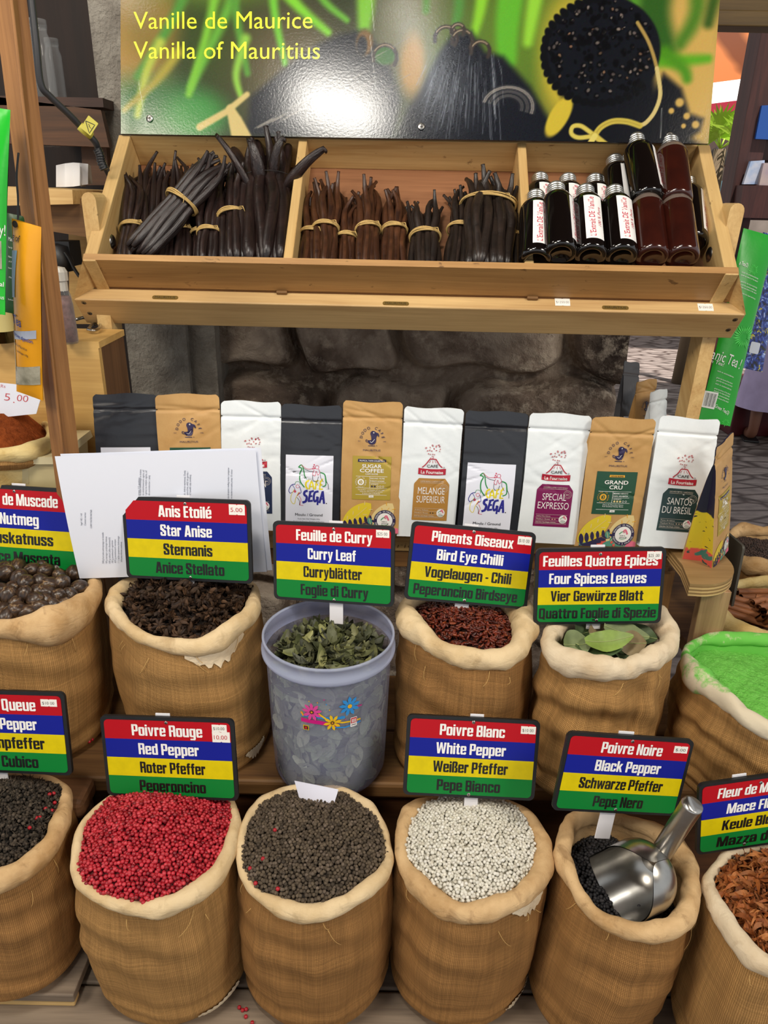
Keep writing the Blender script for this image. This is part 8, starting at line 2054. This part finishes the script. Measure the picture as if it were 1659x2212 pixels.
cc = thing('drinks_cooler', 'dark red drinks cooler with pale Coca-Cola script in the dark at the right', 'cooler', loc=(float(atY(1640, 900, 5.2)[0]), 5.2, 0))
x0, x1 = atY(1588, 880, 5.2)[0], atY(1790, 880, 5.2)[0]; z0, z1 = atY(1620, 896, 5.2)[2], atY(1620, 826, 5.2)[2]
b = MB(); b.box((x0, 5.2, 0), (x1, 5.5, z1), bev=.01); b.build('cabinet', flat('cooler_red', '#4a0c14', .4), cc)
b = MB(); c = atY(1622, 868, 5.2); b.text('Coca-Cola', c[0], c[2], .225, .06, 5.1985, 0, .006, shear=.3); b.build('lettering', flat('cooler_script', '#8f6a68', .5), cc)
# things on the shop front across the alley
b = MB(); quadbox(b, (1632, 300), (1646, 228), (1720, 304), (1720, 224), YW - .02, .03); o = b.build('blue_panel', flat('shop_blue', '#1c4f9c', .5)); tag(o, 'blue board on the dark timber shop front across the alley', 'board')
b = MB(); quadbox(b, (1606, 398), (1622, 348), (1648, 398), (1652, 346), YW - .05, .03); o = b.build('magazine', flat('mag_blue', '#3f86c4', .5, col2='#dfd8d4', vscale=6)); tag(o, 'blue and white magazine propped on the shop shelf across the alley', 'magazine')
b = MB(); quadbox(b, (1640, 400), (1650, 352), (1700, 402), (1700, 352), YW - .08, .03); o = b.build('cloth_bundle', flat('mauve_cloth', '#8f7f96', .8, col2='#b9a79a', vscale=8)); tag(o, 'mauve folded cloth beside the magazine on the shop shelf', 'cloth')
b = MB(); quadbox(b, (1596, 470), (1606, 400), (1760, 474), (1760, 402), YW - .12, .2); o = b.build('drawer_chest', MAROON); tag(o, 'low brown drawer chest below the magazine across the alley', 'chest')
# awnings, palm
def sheetq(name, P, mat, label, cat, n=14, sagv=.15):
    P = [np.array(p, float) for p in P]; G = np.zeros((n, n, 3))
    for i in range(n):
        for j in range(n):
            u, v = j / (n - 1), i / (n - 1); G[i, j] = (P[0] * (1 - u) + P[1] * u) * (1 - v) + (P[3] * (1 - u) + P[2] * u) * v - np.array([0, 0, sagv * math.sin(math.pi * u) * math.sin(math.pi * v)])
    b = MB(); b.grid(G); b.grid(G - np.array([0, 0, .004]), flip=True); o = b.build(name, mat); return tag(o, label, cat)
def awning_mat(name, col):
    m, t = newmat(name); tr = t.new('ShaderNodeBsdfTranslucent'); tr.inputs[0].default_value = (*lin(col), 1); mx = t.new('ShaderNodeMixShader'); mx.inputs[0].default_value = .6
    w = t.new('ShaderNodeTexWave'); w.inputs['Scale'].default_value = .55; w.inputs['Distortion'].default_value = .6; t.link(t.coord('Object', (.2, 1, 1)), w.inputs['Vector'])
    c = t.ramp(w.outputs[1], [(.02, '#8a4a26'), (.08, col)]); t.link(c, tr.inputs[0]); t.link(c, t.b.inputs['Base Color'])
    t.link(t.b.outputs[0], mx.inputs[1]); t.link(tr.outputs[0], mx.inputs[2]); t.link(mx.outputs[0], t.n['Material Output'].inputs[0]); return m
A0, A1 = atY(1440, 186, 10.6), atY(1760, 164, 10.6); B0, B1 = atY(1440, 50, 12.8), atY(1760, 20, 12.8)
sheetq('orange_awning', [A0, A1, B1, B0], awning_mat('orange_canvas', '#d98a4e'), 'orange canvas awning stretched over the sunny alley', 'awning')
C0, C1, C2, C3 = atY(1440, 236, 8.2), atY(1760, 196, 8.0), atY(1760, 150, 9.2), atY(1440, 192, 9.4)
wr_ = sheetq('white_roof', [C0, C1, C2, C3], flat('white_sheet', '#f0ede8', .6), 'bright white stall roof with a red scalloped edge in the sun', 'roof', sagv=0)
b = MB(); n = 60; fr = []
for k in range(n + 1):
    t = k / n; p = C0 * (1 - t) + C1 * t; fr.append((p, p - np.array([0, 0, .085 + .012 * abs(math.sin(k * 1.57))])))
b.grid(np.array([[q[1] for q in fr], [q[0] for q in fr]]), smooth=False); b.build('red_edge', flat('red_valance', '#c4304a', .6), wr_)
b = MB(); quadbox(b, (1470, 262), (1470, 238), (1700, 236), (1700, 212), 8.5, .3); o = b.build('stall_back', flat('grey_board_dim', '#6f6a66', .8)); tag(o, 'grey stall board under the white roof', 'board')
PALM = flat('palm_green', '#c6ee50', .5, var=.3, vscale=8); pt = thing('palm', 'sunlit green fan palm in the alley behind the picture board', 'palm', loc=(float(atY(1560, 340, 6.9)[0]), 6.9, 0))
c0 = atY(1556, 322, 6.9); rng = np.random.default_rng(9)
b = MB(); b.tube([(c0[0], 6.9, 0), (c0[0] + .02, 6.9, c0[2] * .5), tuple(c0)], [.07, .055, .05], 10); b.build('trunk', flat('palm_trunk', '#6b5a44', .9), pt)
for k in range(9):
    b = MB(); a0 = rng.uniform(0, 6.28); el_ = rng.uniform(.2, 1.3); stem = np.array([math.cos(a0) * math.cos(el_), math.sin(a0) * math.cos(el_) * .6 - .2, math.sin(el_)]); hub = c0 + stem * rng.uniform(.06, .22); u = np.cross(stem, [0, 1, 0.1]); u /= np.linalg.norm(u)
    b.tube([c0, hub], .006, 5)
    for q in np.linspace(-1.5, 1.5, 15):
        d = stem * math.cos(q) + u * math.sin(q); L = rng.uniform(.20, .30); w = np.cross(d, [0, 1, 0]); w = w / (np.linalg.norm(w) + 1e-6) * .014; tip = hub + d * L - np.array([0, 0, .05])
        b.add([hub - w * .3, hub + d * L * .5 - w, tip, hub + d * L * .5 + w, hub + w * .3], [(0, 1, 2, 3, 4)])
    b.build('frond', PALM, pt)

# repeats that belong together
for pre, grp in (('burlap_sack', 'burlap sacks of spices'), ('spice_sign', 'four-colour spice signs'), ('coffee_bag', 'coffee bags'), ('vanilla_bundle', 'vanilla bundles in the tray'), ('extract_bottle', 'vanilla extract bottles in the tray'), ('spice_leaf', 'large leaves in the slumped sack'), ('tea_pouch', 'hanging tea bags'), ('paper_sheet', 'white papers')):
    for o in COL.objects:
        if o.parent is None and o.name.split('.')[0] == pre and 'category' in o and 'group' not in o: o['group'] = grp
